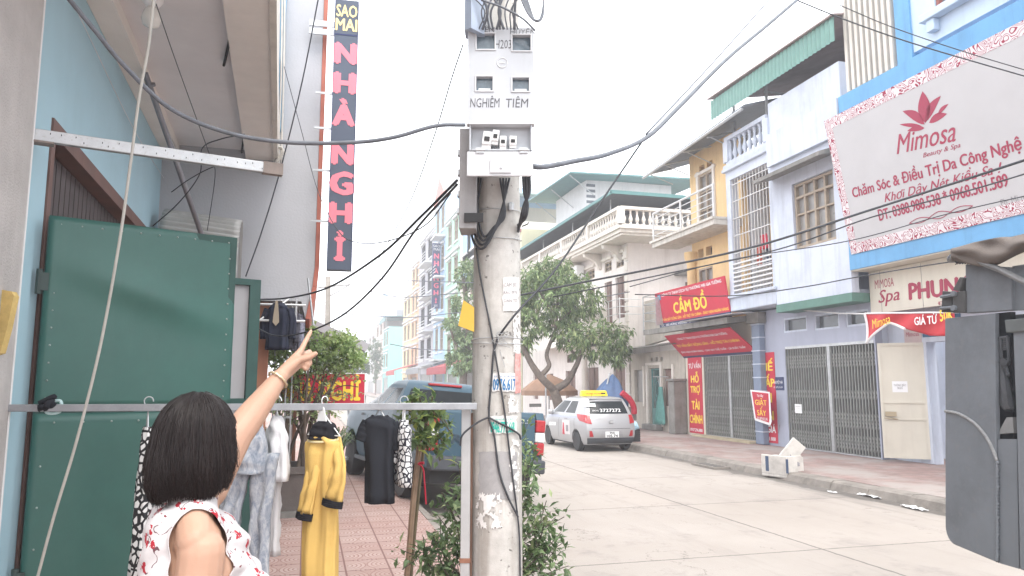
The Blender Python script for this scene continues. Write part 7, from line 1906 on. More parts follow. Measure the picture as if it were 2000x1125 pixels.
cable('thin wire curving under the hotel sign to the grey wall', [D(880, 378, 4.4), D(830, 440, 5), D(760, 470, 5.6), D(700, 474, 6.5), D(660, 450, 7.2), D(620, 370, 8), D(590, 260, 8.3), D(555, 130, 8.5)], .0045)
cable('dark drop wire crossing the grey side wall from top to gate', [D(625, -20, 7.6), D(590, 160, 7.8), D(548, 330, 7.9), D(512, 450, 7.9), D(480, 540, 7.9)], .008)
cable('hanging wire loop beneath the balcony slab', [D(545, 325, 5.2), D(480, 318, 5.4), D(420, 325, 5.6), D(370, 350, 5.8), D(335, 375, 6)], .004)
cable('second wire loop beneath the balcony slab', [D(478, 262, 5.6), D(430, 272, 5.6), D(395, 290, 5.7), D(390, 340, 5.8), D(350, 395, 5.9), D(298, 442, 6)], .0045)
cable('taut thin wire from bulb to slab end', [D(305, 8, 4), D(340, 110, 4.6), D(385, 235, 5.2), D(412, 310, 5.7), D(420, 345, 5.9), D(405, 450, 6.4)], .003)
cable('fine pale wire on the teal wall', [lf(lpx(140, 20)[0], .03, lpx(140, 20)[1]), lf(lpx(260, 262)[0], .03, lpx(260, 262)[1]), lf(lpx(331, 372)[0], .03, lpx(331, 372)[1])], .003, K['rail'])
# house wires crossing the right facades
cable('main black service wire crossing all right hand facades', [D(975, 585, 12), D(1130, 553, 12), D(1300, 520, 11.5), D(1480, 480, 11), D(1700, 410, 10.5), D(1850, 362, 10), D(2050, 297, 9)], .018)
cable('second service wire just below the main one', [D(1080, 580, 12), D(1300, 535, 11.5), D(1520, 487, 11), D(1700, 425, 10.5), D(1900, 370, 10), D(2050, 325, 9)], .011)
cable('third thin service wire in front of the caged balcony', [D(1230, 560, 12), D(1425, 508, 11.5), D(1660, 470, 11), D(1850, 418, 10.5), D(2050, 372, 9.5)], .008)
cable('slack low wire from pawn shop to the blue beam', [D(1240, 575, 12), D(1420, 578, 11.5), D(1560, 562, 11), D(1680, 540, 10.7), D(1800, 520, 10.4), D(1880, 508, 10)], .009)
cable('thin wire pair crossing the blue upper storey, lower wire', [D(1555, 0, 9), D(1660, 42, 9), D(1800, 90, 9), D(2040, 160, 9)], .008)
cable('thin wire pair crossing the blue upper storey, upper wire', [D(1640, 10, 9), D(1740, 52, 9), D(1880, 100, 9), D(2040, 148, 9)], .006)
for i, (a_, b_, c_, lab) in enumerate((((690, 542), (800, 548), (925, 552), 'far grey wire above the distant houses'), ((684, 558), (780, 580), (900, 572), 'sagging far wire before the peach house'), ((660, 612), (790, 620), (900, 610), 'lowest far wire beyond the hotel sign'), ((762, 672), (820, 682), (880, 684), 'far wire in front of the turquoise house'), ((1020, 600), (1120, 590), (1230, 570), 'far wire behind the mango crown'))):
    cable(lab, [D(*a_, 30), D(*b_, 30), D(*c_, 30)], .02, K['greycable'], 5)
# bundles on the pole
mb = MB(); rr = random.Random(14)
for k in range(4):
    j = lambda: rr.uniform(-2.5, 2.5)
    mb.tube(spl([on_pole(922 + k * 6, 348, .03), on_pole(921 + k * 4, 400, .03), on_pole(922 + k * 5, 462 - k * 7, .03), on_pole(938 + k * 3, 486 - k * 8, .035), on_pole(956 + k * 3, 470 - k * 9, .035), on_pole(977 + k * 3, 420, .035), on_pole(995 - k * 6, 348, .03)], 8), .0068, 6)
mb.build('cable_coil', K['cable'], smooth=True, label='loop of thick black cables hanging below the meter box on the pole', cat='cable')
mb = MB()
for k in range(3): mb.tube(spl([D(1022 + k * 6, 345, 4.12), D(1024 + k * 5, 375, 4.12), D(1030 - k * 3, 400, 4.14), D(1026 - k * 4, 425, 4.16), on_pole(1012, 440 + k * 6, .01)], 6), .009, 6)
mb.tube([D(1020, 442, 4.15), D(1030, 438, 4.1), D(1033, 434, 4.1)], .004, 4)
mb.build('cable_bundle', K['cable'], smooth=True, label='short black cable bundle dropping at the right side below the meter box', cat='cable')
mb = MB(); rr = random.Random(15)
for k in range(12):
    x = 935 + k * 7; mb.tube(spl([D(x, 58, 4.05), D(x + rr.uniform(-12, 12), 20, 4.02), D(x + rr.uniform(-20, 25), -25, 4.02), D(x + rr.uniform(-10, 60), -70, 4.05)], 6), rr.choice((.004, .006, .008)), 5)
for k in range(6): mb.tube(spl([D(1010 + k * 4, -20 + k * 4, 4), D(1030 + k * 3, 25 + k * 3, 3.95), D(1050 + k * 2, 42 - k * 2, 3.95), D(1062, 20 - k * 5, 4)], 6), .005, 5)
mb.tube(spl([D(940, 0, 3.96), D(980, 14, 3.95), D(1020, 36, 3.95), D(1045, 60, 3.97)], 6), .006, 5)
mb.build('wire_tangle', K['greycable'], smooth=True, label='tangle of grey service wires on top of the meter box', cat='cable')
cable('long thin cable running down the pole from coil to foot', [on_pole(930, 485, .012), on_pole(938, 540, .012), on_pole(958, 640, .012), on_pole(972, 720, .012), on_pole(985, 800, .012), on_pole(995, 880, .012), on_pole(1005, 960, .012), on_pole(1014, 1040, .012), on_pole(1016, 1130, .012)], .005)
cable('dark cable from the wire knot down the pole front', [on_pole(972, 660, .014), on_pole(964, 690, .013), on_pole(960, 740, .013), on_pole(955, 812, .015), on_pole(965, 850, .013), on_pole(975, 920, .013), on_pole(992, 970, .013), on_pole(1012, 1010, .013)], .006)
cable('black cable looped from the knot round the steel post', [on_pole(954, 815, .016), D(935, 824, 4.08), D(915, 838, 4.07), D(902, 852, 4.07), D(899, 870, 4.08)], .006)
cable('black cable passing right round the pole from the knot', [on_pole(956, 816, .016), on_pole(975, 826, .014), on_pole(995, 836, .014), on_pole(1013, 848, .014), on_pole(1017, 858, .012)], .006)
# ================================================================ VEHICLES
class Shell:
    """a car body as stacked plan outlines; y forward, x right, local axes"""
    def __init__(s, levels, ts, xs):
        s.lv = levels; s.ts = ts; s.xs = xs      # level: (z, y_rear, y_front, half width, taper rear, taper front, bow rear, bow front)
        s.n = 2 * len(ts) + 2 * len(xs)
    def par(s, z):
        L = s.lv
        if z <= L[0][0]: return L[0]
        for a, b in zip(L, L[1:]):
            if z <= b[0]:
                t = (z - a[0]) / (b[0] - a[0]); return tuple(a[i] + (b[i] - a[i]) * t for i in range(8))
        return L[-1]
    def loop(s, z):
        z_, yr, yf, w, tr, tf, br, bf = s.par(z); P = []
        def hw(t): return w * (1 - tr * max(0, (.16 - t) / .16) ** 2 - tf * max(0, (t - .82) / .18) ** 2)
        for t in s.ts: P.append(Vector((-hw(t), yr + (yf - yr) * t, z)))
        for x in s.xs: P.append(Vector((x * hw(1), yf + bf * (1 - x * x), z)))
        for t in reversed(s.ts): P.append(Vector((hw(t), yr + (yf - yr) * t, z)))
        for x in reversed(s.xs): P.append(Vector((x * hw(0), yr - br * (1 - x * x), z)))
        return P
    def mesh(s, mats):
        """mats: list; returns (MB, face material indices) with a picker set by the caller"""
        rows = [s.loop(l[0]) for l in s.lv]; mb = MB(); mb.loft(rows, True, True); return mb
    def pt(s, u, z):
        P = s.loop(z); i = int(math.floor(u)) % s.n; f = u - math.floor(u); return P[i].lerp(P[(i + 1) % s.n], f)
    def uside(s, left, t):
        ts = s.ts
        for i in range(len(ts) - 1):
            if t <= ts[i + 1]: u = i + (t - ts[i]) / (ts[i + 1] - ts[i]); break
        else: u = len(ts) - 1
        return u if left else 2 * len(ts) + len(s.xs) - 1 - u
    def urear(s, x):
        """x fraction -1 (left) .. 1 (right) along the rear edge"""
        full = [1.0] + list(reversed(s.xs)) + [-1.0]; b = 2 * len(s.ts) + len(s.xs) - 1
        for i in range(len(full) - 1):
            if full[i] >= x >= full[i + 1]: return b + i + (full[i] - x) / (full[i] - full[i + 1])
        return b
    def patch(s, mb, corners, off=.006, nu=8, nv=6):
        """corners (u,z): bottom-left, bottom-right, top-right, top-left"""
        (a, b, c, d) = corners
        def fn(i, j):
            u = (a[0] * (1 - i) + b[0] * i) * (1 - j) + (d[0] * (1 - i) + c[0] * i) * j; z = (a[1] * (1 - i) + b[1] * i) * (1 - j) + (d[1] * (1 - i) + c[1] * i) * j
            p = s.pt(u, z); e = s.pt(u + .15, z) - s.pt(u - .15, z); nn = Vector((-e.y, e.x, 0)).normalized()
            if nn.dot(Vector((p.x, p.y * .6, 0))) < 0: nn = -nn
            return p + nn * off
        return mb.sheet(fn, nu, nv)

def wheel(root, x, y, r, w, side, spokes=5, rimc=None, z=None):
    z = r if z is None else z
    t = MB(); h = w / 2
    t.lathe([(r * .66, -h), (r * .93, -h), (r * .985, -h * .75), (r, -h * .35), (r, h * .35), (r * .985, h * .75), (r * .93, h), (r * .66, h)], (x, y, z), 28, 'x')
    o = link(bpy.data.objects.new('wheel', None)); o.parent = root; ORG[o.name] = ORG[root.name]; o.empty_display_size = .1
    t.build('tyre', K['black'], o, smooth='auto')
    m = MB(); s = side
    m.lathe([(r * .655, -h * .9), (r * .655, h * .9)], (x, y, z), 28, 'x')
    m.lathe([(r * .66, s * h * .93), (r * .6, s * h * .95), (r * .57, s * h * .7)], (x, y, z), 28, 'x')
    m.lathe([(0, s * h * .7), (r * .16, s * h * .72), (r * .16, s * h * .6), (0, s * h * .55)], (x, y, z), 16, 'x')
    for k in range(spokes):
        a = 2 * math.pi * k / spokes + .3; c, q = math.cos(a), math.sin(a); A = Vector((0, c, q)); B = Vector((0, -q, c))
        m.obox((x + s * h * .6, y, z), A, B, (1, 0, 0), r * .1, r * .6, -r * .085, r * .085, -.02, .018)
    m.build('rim', rimc or K['alloy'], o, smooth='auto')
    m = MB(); m.lathe([(0, 0), (r * .56, 0), (r * .56, s * .01), (0, s * .01)], (x + s * h * .1, y, z), 20, 'x'); m.build('brake_disc', K['dark'], o)
    return o
K['alloy'] = M('alloy_wheel', (.4, .4, .4), .4, .06, 9, metal=.15)
K['lamp_red'] = M('red_lens', (.36, .008, .014), .3, .1, 20, spec=.6)
K['lamp_white'] = M('clear_lens', (.7, .7, .7), .15, .1, 20, spec=.6)
K['bumper'] = M('black_bumper', (.06, .065, .075), .6, .1, 6)

def body_with_arches(name, mb, paint, root, picks, arches, r, halfw):
    """picks: face index -> slot; arches cut by boolean, glass split off by slot"""
    me = bpy.data.meshes.new(name); me.from_pydata([tuple(v) for v in mb.v], [], mb.f); me.validate()
    slots = [paint] + [p[1] for p in picks.values()]
    for m_ in slots: me.materials.append(m_)
    ids = {k: i + 1 for i, k in enumerate(picks)}
    for k, (faces, m_) in picks.items():
        for f in faces: me.polygons[f].material_index = ids[k]
    ob = link(bpy.data.objects.new(name, me))
    cut = MB()
    for y in arches: cut.lathe([(0, -halfw * 1.4), (r, -halfw * 1.4), (r, halfw * 1.4), (0, halfw * 1.4)], (0, y, r * .86), 32, 'x')
    cm = bpy.data.meshes.new('cut'); cm.from_pydata([tuple(v) for v in cut.v], [], cut.f)
    co = link(bpy.data.objects.new('cut', cm))
    b = ob.modifiers.new('b', 'BOOLEAN'); b.operation = 'DIFFERENCE'; b.object = co; b.solver = 'EXACT'
    res = baked(ob, name); ob.modifiers.remove(b)
    bpy.data.objects.remove(co); bpy.data.objects.remove(ob)
    V = [v.co.copy() for v in res.vertices]; out = {}
    groups = {0: []}
    for p in res.polygons: groups.setdefault(p.material_index, []).append(tuple(p.vertices))
    inv = {v: k for k, v in ids.items()}; inv[0] = name
    for mi, fs in groups.items():
        if mi not in inv or not fs: continue
        used = sorted({i for f in fs for i in f}); mp = {o: i for i, o in enumerate(used)}
        q = MB(); q.add([V[i] for i in used], [tuple(mp[i] for i in f) for f in fs])
        out[inv[mi]] = q.build(inv[mi], slots[mi] if mi < len(slots) else paint, root, smooth='auto')
    return out
def carpaint(name, c, rough=.28, metal=.5):
    m = M(name, c, rough, .04, 1.5, metal=metal, spec=.4, coat=.3); return m

# ---------------------------------------------------------------- taxi
silver = carpaint('silver_paint', (.36, .36, .37), .32, .3)
TX_ = T('taxi', 'silver hatchback taxi with yellow roof sign parked by the right kerb', 'car', (8.05, 21.0, 0), rz=R(1.5))
ts = [0, .03, .08, .16, .24, .3, .36, .42, .48, .53, .57, .62, .7, .78, .86, .93, .97, 1]
xs = [-.86, -.6, -.3, 0, .3, .6, .86]
tx = Shell([(.2, -1.66, 1.68, .73, .1, .14, .03, .08), (.3, -1.76, 1.76, .775, .1, .15, .05, .1), (.48, -1.8, 1.78, .795, .1, .15, .06, .12), (.66, -1.8, 1.76, .8, .1, .16, .06, .12), (.8, -1.76, 1.68, .8, .1, .17, .06, .12),
            (.9, -1.72, 1.5, .79, .1, .14, .06, .1), (.96, -1.69, 1.16, .775, .1, .1, .06, .08), (1.0, -1.67, .98, .76, .1, .06, .06, .07),
            (1.03, -1.65, .93, .752, .1, .06, .06, .07), (1.2, -1.57, .58, .7, .1, .06, .06, .07), (1.37, -1.45, .22, .64, .1, .06, .06, .07), (1.42, -1.43, .1, .615, .12, .06, .07, .07), (1.465, -1.3, -.02, .56, .1, .05, .06, .05), (1.49, -1.0, -.2, .42, .1, .05, .05, .05)], ts, xs)
nT, nX, nL = len(ts), len(xs), len(tx.lv)
mb = tx.mesh(None)
def fid(row, col): return row * tx.n + col
g_rows = (8, 9)
lf_cols = [i for i in range(nT - 1)]
def cols_t(a, b): return [i for i in range(nT - 1) if ts[i] >= a - 1e-6 and ts[i + 1] <= b + 1e-6]
def mir(c): return 2 * nT + nX - 2 - c
sw = {'rear': cols_t(.24, .53), 'front': cols_t(.57, .93)}
picks = {}
gt_ = M('car_glass', (.018, .022, .025), .15, .25, 1.2, spec=.14)
fr_cols = list(range(nT, nT + nX - 1)); rr_cols = list(range(2 * nT + nX, 2 * nT + 2 * nX - 1))
picks['rear_window'] = ([fid(r, c) for r in g_rows for c in rr_cols], gt_)
picks['windscreen'] = ([fid(r, c) for r in g_rows for c in fr_cols], gt_)
side_glass = [fid(r, c) for r in g_rows for k in sw for c in sw[k]]; picks['side_window'] = (side_glass, gt_)
picks['side_window_'] = ([fid(r, mir(c)) for r in g_rows for k in sw for c in sw[k]], gt_)
parts = body_with_arches('body', mb, silver, TX_, picks, (-1.18, 1.2), .325, .85)
if 'side_window_' in parts: parts['side_window_'].name = 'side_window'
for x in (-.69, .69):
    for y in (-1.18, 1.2): wheel(TX_, x, y, .28, .17, 1 if x > 0 else -1, 8)
mb = MB(); mb.box(-.68, .68, -1.5, 1.55, .16, .5); mb.build('underbody', K['dark'], TX_)
# tail lamps, bumper, plate
for sgn in (-1, 1):
    mb = MB(); u_ = tx.urear(sgn * .78); us = tx.uside(sgn < 0, .085)
    if sgn < 0: us += tx.n if us < 2 * nT else 0
    ca = [(u_, .76), (us - sgn * -.0, .84), (us + (1.2 if sgn < 0 else -1.2), 1.02), (tx.urear(sgn * .84), 1.0)]
    tx.patch(mb, ca, .012); mb.build('tail_lamp', K['lamp_red'], TX_, smooth=True)
    mb = MB(); tx.patch(mb, [(tx.urear(sgn * .9), .42), (tx.urear(sgn * .74), .42), (tx.urear(sgn * .8), .58), (tx.urear(sgn * .9), .58)], .01); mb.build('reflector', K['lamp_red'], TX_)
mb = MB(); tx.patch(mb, [(tx.urear(.99), .22), (tx.urear(-.99), .22), (tx.urear(-.99), .385), (tx.urear(.99), .385)], .012, 16, 4); mb.build('lower_bumper', K['bumper'], TX_, smooth=True)
mb = MB(); tx.patch(mb, [(tx.urear(.5), .4), (tx.urear(-.5), .4), (tx.urear(-.4), .575), (tx.urear(.4), .575)], .004, 10, 4); mb.build('plate_recess', M('silver_recess', (.34, .34, .35), .4, .05, 3, metal=.4), TX_)
BK, BKU = Vector((1, 0, 0)), Vector((0, 0, 1))
mb = MB(); mb.box(-.2, .2, -1.878, -1.872, .4, .56); mb.build('number_plate', K['white'], TX_)
text(TX_, '99A', K['dark'], (0, -1.879, .522), BK, BKU, h=.055, w=.16, bold=.03); text(TX_, '105.74', K['dark'], (0, -1.879, .442), BK, BKU, h=.07, w=.32, bold=.03)
mb = MB(); mb.lathe([(.085, 0), (.085, .012), (.07, .014)], (0, -1.835, .83), 20, 'y'); mb.v = [(v[0], -1.835 - (v[1] + 1.835), .83 + (v[2] - .83) * .62) for v in mb.v]; mb.build('emblem', K['steel'], TX_)
mb = MB(); mb.box(-.55, -.28, -1.808, -1.8, .925, .935); mb.build('badge_strip', K['steel'], TX_)
nr = (tx.pt(tx.urear(0), 1.3) - tx.pt(tx.urear(0), 1.1)).normalized()
gp_ = lambda x, z: tx.pt(tx.urear(x), z)
text(TX_, '3727272', K['white'], gp_(-.12, 1.12) + Vector((.12, -.004, 0)), BK, nr, h=.1, w=.62, bold=.015, off=.012)
text(TX_, '(0222)', K['white'], gp_(.4, 1.11) + Vector((-.66, -.004, 0)), BK, nr, h=.05, w=.19, off=.012)
mb = MB(); q = gp_(.5, 1.27) + Vector((-.78, -.008, 0)); mb.obox(q, BK, nr, BK.cross(nr), -.2, .12, -.06, .05, .006, .009); mb.build('window_decal', M('pale_decal', (.5, .55, .55), .5), TX_)
mb = MB(); mb.tube(spl([gp_(.2, 1.42) + Vector((0, -.02, .01)), gp_(-.85, 1.41) + Vector((0, -.0, .0))]), .012, 5) if False else mb.box(-.5, .5, -1.5, -1.4, 1.425, 1.445); mb.build('roof_spoiler', silver, TX_, bevel=.01)
mb = MB(); mb.prism([(-.42, -.72, 1.5), (.42, -.72, 1.5), (.38, -.68, 1.66), (-.38, -.68, 1.66)], (0, .16, 0)); mb.build('taxi_sign', M('taxi_yellow', (.75, .6, .03), .4, .03, 5), TX_, bevel=.02)
text(TX_, 'THƯƠNG NGUYÊN', K['red'], (-.05, -.705, 1.575), BK, Vector((0, .24, 1)), h=.05, w=.5, bold=.02, off=.012); mb = MB(); mb.box(.2, .33, -.712, -.705, 1.56, 1.6); mb.build('sign_mark', K['dark'], TX_)
mb = MB()
for x in (-.3, .3): mb.box(x - .04, x + .04, -.7, -.58, 1.44, 1.499)
mb.build('sign_foot', K['dark'], TX_)
for x in (-.84, .84):
    mb = MB(); mb.lathe([(.0, -.08), (.07, -.06), (.085, 0), (.07, .06), (0, .08)], (x, .72, 1.02), 12, 'x'); mb.build('door_mirror', silver, TX_, smooth=True)
mb = MB()
for (u0_, u1_) in ((.15, .95),): tx.patch(mb, [(tx.uside(True, u0_), .9), (tx.uside(True, u1_), .86), (tx.uside(True, u1_), .935), (tx.uside(True, u0_), .985)], .004, 24, 2)
def check_mat():
    m, n, b = base('taxi_side_stripe', .4); tc = nd(n, 'ShaderNodeTexCoord').outputs['Object']; ck = nd(n, 'ShaderNodeTexChecker', i_Scale=26.0); n.links.new(tc, ck.inputs[0])
    n.links.new(mixc(n, ck.outputs[1], (.5, .5, .53), (.2, .24, .36)), b.inputs['Base Color']); return m
mb.build('side_stripe', check_mat(), TX_)
SD, SDN = Vector((0, -1, 0)), Vector((0, 0, 1))
mb = MB(); tx.patch(mb, [(tx.uside(True, .3), .42), (tx.uside(True, .47), .42), (tx.uside(True, .47), .82), (tx.uside(True, .3), .82)], .003); mb.build('door_poster', M('pale_poster', (.62, .58, .58), .5), TX_)
mb = MB(); tx.patch(mb, [(tx.uside(True, .41), .4), (tx.uside(True, .465), .4), (tx.uside(True, .45), .74), (tx.uside(True, .43), .74)], .006); mb.build('poster_figure', K['red'], TX_)
mb = MB(); tx.patch(mb, [(tx.uside(True, .33), .5), (tx.uside(True, .38), .5), (tx.uside(True, .38), .68), (tx.uside(True, .33), .68)], .006); tx.patch(mb, [(tx.uside(True, .36), .85), (tx.uside(True, .43), .85), (tx.uside(True, .43), .875), (tx.uside(True, .36), .875)], .006); mb.build('poster_print', K['printgrey'], TX_)
mb = MB(); tx.patch(mb, [(tx.uside(True, .62), .62), (tx.uside(True, .78), .6), (tx.uside(True, .78), .7), (tx.uside(True, .62), .72)], .004); mb.build('door_sticker', K['white'], TX_)
text(TX_, 'Taxi', K['printgrey'], (-.812, .66, .66), SD, SDN, h=.05, w=.3, bold=.01, off=.01)
mb = MB()
for t_ in (.56, .2): 
    tx.patch(mb, [(tx.uside(True, t_), .3), (tx.uside(True, t_ + .004), .3), (tx.uside(True, t_ + .004), .99), (tx.uside(True, t_), .99)], .002, 1, 8)
tx.patch(mb, [(tx.urear(.8), .63), (tx.urear(-.8), .63), (tx.urear(-.8), .64), (tx.urear(.8), .64)], .003, 12, 1)
mb.build('shut_line', K['dark'], TX_)
mb = MB(); mb.tube([(-.3, -1.15, 1.49), (-.3, -1.25, 1.62)], .004, 4); mb.build('aerial', K['dark'], TX_)

# ---------------------------------------------------------------- pickup
blue = M('steel_blue_paint', (.045, .088, .122), .36, .06, 1.5, spec=.3)
th = R(10.5)
px_, py_ = 1.5, 11.55
c_, s_ = math.cos(th), math.sin(th)
lx, ly = -.8, -1.5
PU = T('pickup_truck', 'steel blue double cab pickup parked askew across the left kerb', 'pickup truck', (px_ - (lx * c_ - ly * s_), py_ - (lx * s_ + ly * c_), .076), rz=th)
PU.rotation_euler = (0, R(4.6), th)
ts = [0, .03, .06, .1, .16, .24, .3, .34, .37, .42, .48, .54, .58, .62, .7, .8, .9, .96, 1]
pk_ = Shell([(.38, -.78, 2.58, .84, .0, .12, 0, .08), (.5, -.78, 2.64, .91, .0, .14, 0, .1), (.8, -.78, 2.66, .925, .0, .15, 0, .1), (1.08, -.78, 2.6, .925, .0, .16, 0, .1), (1.19, -.78, 2.45, .92, .0, .16, 0, .1), (1.26, -.78, 1.9, .905, 0, .1, 0, .08), (1.3, -.78, 1.36, .89, 0, .05, 0, .06),
             (1.325, -.77, 1.26, .88, 0, .05, 0, .06), (1.45, -.74, .86, .8, 0, .05, .01, .06), (1.66, -.68, .45, .705, 0, .05, .02, .06), (1.72, -.66, .35, .68, 0, .05, .02, .06), (1.79, -.56, .22, .62, 0, .05, .02, .05), (1.815, -.3, .02, .48, 0, .05, .02, .05)], ts, xs)
nT = len(ts)
tx_save = tx
mb = pk_.mesh(None)
def fid2(row, col): return row * pk_.n + col
def mir2(c): return 2 * nT + nX - 2 - c
sw = {'rear': cols_t(.1, .42), 'front': cols_t(.48, .96)}
picks = {}
picks['rear_window'] = ([fid2(r, c) for r in (7, 8) for c in range(2 * nT + nX, 2 * nT + 2 * nX - 1)], gt_)
picks['windscreen'] = ([fid2(r, c) for r in (7, 8) for c in range(nT, nT + nX - 1)], gt_)
picks['side_window'] = ([fid2(r, c) for r in (7, 8) for k in sw for c in sw[k]], gt_)
picks['side_window_'] = ([fid2(r, mir2(c)) for r in (7, 8) for k in sw for c in sw[k]], gt_)
parts = body_with_arches('cab', mb, blue, PU, picks, (1.72,), .46, .95)
if 'side_window_' in parts: parts['side_window_'].name = 'side_window'
# cargo bed
bedm = MB(); BW = .925
def bedbox(x0, x1, y0, y1, z0, z1): bedm.box(x0, x1, y0, y1, z0, z1)
sidep = [(-2.56, .55), (-1.98, .55)] + [(-1.5 + .47 * math.cos(a), .4 + .47 * math.sin(a)) for a in [math.pi - (math.pi) * i / 12 for i in range(1, 12)]] + [(-1.0, .45), (-.8, .45), (-.8, 1.38), (-2.52, 1.41), (-2.57, 1.3)]
sidep = [(y, max(z, .42)) for y, z in sidep]
for x0 in (-BW, BW - .14): bedm.prism([(x0, y, z) for y, z in sidep], (.14, 0, 0))
bedm.box(-BW + .141, BW - .141, -2.5, -.8, .68, .72); bedm.box(-BW + .141, BW - .141, -.86, -.8, .72, 1.38)
bedm.build('cargo_bed', blue, PU, bevel=.025)
mb = MB(); mb.prism([(-.765, -2.5, .62), (-.765, -2.58, .62), (-.765, -2.6, 1.0), (-.765, -2.575, 1.33), (-.765, -2.54, 1.4), (-.765, -2.48, 1.4)], (1.53, 0, 0)); mb.build('tailgate', blue, PU, bevel=.02)
mb = MB(); mb.obox((0, -2.6, 1.12), (1, 0, 0), (0, 0, 1), (0, -1, 0), -.14, .14, -.0, .1, .001, .012); mb.build('tailgate_handle', K['dark'], PU)
text(PU, 'RANGER', M('letter_dark_blue', (.03, .05, .07), .5), (0, -2.602, .97), BK, BKU, h=.12, w=1.15, bold=.02, off=.012)
text(PU, 'XLS', K['steel'], (.55, -2.592, 1.27), BK, BKU, h=.06, w=.22, bold=.02, off=.012)
for sgn in (-1, 1):
    x0, x1 = sgn * .77, sgn * .932
    for (z0, z1, nm, mt) in ((1.12, 1.3, 'tail_lamp', K['lamp_red']), (.97, 1.115, 'reversing_lamp', K['lamp_white']), (.78, .965, 'tail_lamp', K['lamp_red'])):
        mb = MB(); mb.box(x0, x1, -2.6, -2.42, z0, z1); mb.build(nm, mt, PU, bevel=.02)
mb = MB(); mb.box(-.9, .9, -2.74, -2.52, .52, .72); mb.box(-.35, .35, -2.72, -2.5, .42, .515); mb.build('rear_bumper', K['bumper'], PU, bevel=.03)
mb = MB(); mb.box(-.8, .8, -2.45, 2.3, .32, .6); mb.box(-.78, .78, -.7, 2.2, .6, .9) if False else None; mb.build('chassis', K['dark'], PU)
mb = MB()
for sgn in (-1, 1): mb.box(sgn * .83, sgn * .98, -.7, 1.15, .36, .42)
mb.build('side_step', K['bumper'], PU, bevel=.015)
for x in (-.8, .8):
    for y in (-1.5, 1.72): wheel(PU, x, y, .375, .25, 1 if x > 0 else -1, 6)
mb = MB()
for sgn in (-1, 1): mb.box(sgn * .66, sgn * .9, -1.93, -1.9, .22, .62)
mb.build('mud_flap', K['black'], PU)
for sgn in (-1, 1):
    mb = MB(); mb.box(sgn * .9, sgn * 1.12, 1.0, 1.12, 1.3, 1.52); mb.build('door_mirror', K['bumper'], PU, bevel=.04)
mb = MB(); mb.box(-.3, .3, -.69, -.6, 1.735, 1.775); mb.build('brake_light', K['lamp_red'], PU, bevel=.01)
mb = MB(); mb.box(-.75, .75, -.5, .1, .9, 1.2); 
for x in (-.42, .42): mb.box(x - .22, x + .22, -.35, -.2, 1.0, 1.42); mb.box(x - .12, x + .12, -.32, -.24, 1.43, 1.56)
mb.build('seats', K['dark'], PU)
mb = MB()
for t_ in (.08, .45): pk_.patch(mb, [(pk_.uside(True, t_), .5), (pk_.uside(True, t_ + .005), .5), (pk_.uside(True, t_ + .005), 1.24), (pk_.uside(True, t_), 1.24)], .002, 1, 8)
mb.build('shut_line', K['dark'], PU)
mb = MB()
for t_ in (.14, .52): pk_.patch(mb, [(pk_.uside(True, t_), 1.14), (pk_.uside(True, t_ + .05), 1.14), (pk_.uside(True, t_ + .05), 1.18), (pk_.uside(True, t_), 1.18)], .02, 4, 2)
mb.build('door_handle', K['bumper'], PU)
for sgn in (-1, 1):
    mb = MB(); mb.lathe([(0, .1), (.11, .06), (.13, -.05), (.1, -.2)], (sgn * .72, 2.58, 1.02), 12, 'y'); mb.build('headlight', K['lamp_white'], PU, smooth=True)
mb = MB(); mb.box(-.5, .5, 2.66, 2.7, .72, 1.0); mb.build('grille', K['dark'], PU)

# ---------------------------------------------------------------- grey military-style truck at the right edge
gk = T('grey_truck', 'dark slate grey truck bed corner with canvas cover filling the right edge', 'truck', (5.4, 2.0, 0))
K['slate'] = M('slate_truck_paint', (.185, .2, .22), .55, .09, 2.2, streak=.12, scol=(.15, .145, .14), dirt=.5, bump=.1, bscale=25, spots=.4, spcol=(.2, .2, .21))
gf = PF((4.28, 4.0, 0), FR)
def gp2(px, py, d=0.0): return gf.px(px, py, d)
def gprism(mb, pts, d0, d1):
    P = [gf.o + gf.R * u + gf.U * v + gf.N * d0 for u, v in [gf.uv(*q, d1) for q in pts]]
    mb.prism(P, gf.N * (d1 - d0))
def arc(cx, cy, rx, ry, a0, a1, n=8): return [(cx + rx * math.cos(R(a0 + (a1 - a0) * i / n)), cy + ry * math.sin(R(a0 + (a1 - a0) * i / n))) for i in range(n + 1)]
mb = MB(); gprism(mb, [(1845, 622), (1846, 800)] + [(1846, 1020)] + arc(1872, 1024, 26, 42, 180, 100, 6) + [(1948, 1099), (1945, 880), (1943, 612)], -.04, 0); mb.build('corner_plate', K['slate'], gk, bevel=.006)
mb = MB(); gprism(mb, [(1949, 858), (1986, 858), (1990, 1105), (1990, 1111), (1949, 1099)], -.05, -.012); mb.build('lower_plate', K['slate'], gk)
mb = MB(); gprism(mb, [(1944, 612), (1974, 609), (1980, 857), (1945, 857)], -.16, -.12); mb.build('latch_recess', K['bumper'], gk)
mb = MB(); gprism(mb, [(1978, 640), (2100, 632), (2100, 1150), (1992, 1112), (1986, 850)], -.03, .012); mb.build('tail_panel', K['slate'], gk, bevel=.006)
mb = MB(); gprism(mb, [(1962, 625), (2100, 612), (2100, 640), (1964, 650)], -.03, .03); mb.build('panel_rail', M('worn_slate', (.13, .14, .14), .5, .15, 6), gk, bevel=.006)
mb = MB(); gprism(mb, [(1885, 516), (1974, 522), (1976, 606), (1886, 612)], -.05, .01); mb.build('upper_block', K['slate'], gk, bevel=.006)
mb = MB(); gprism(mb, [(1977, 520), (2100, 500), (2100, 600), (1978, 606)], -.08, -.02); mb.build('upper_side', K['slate'], gk)
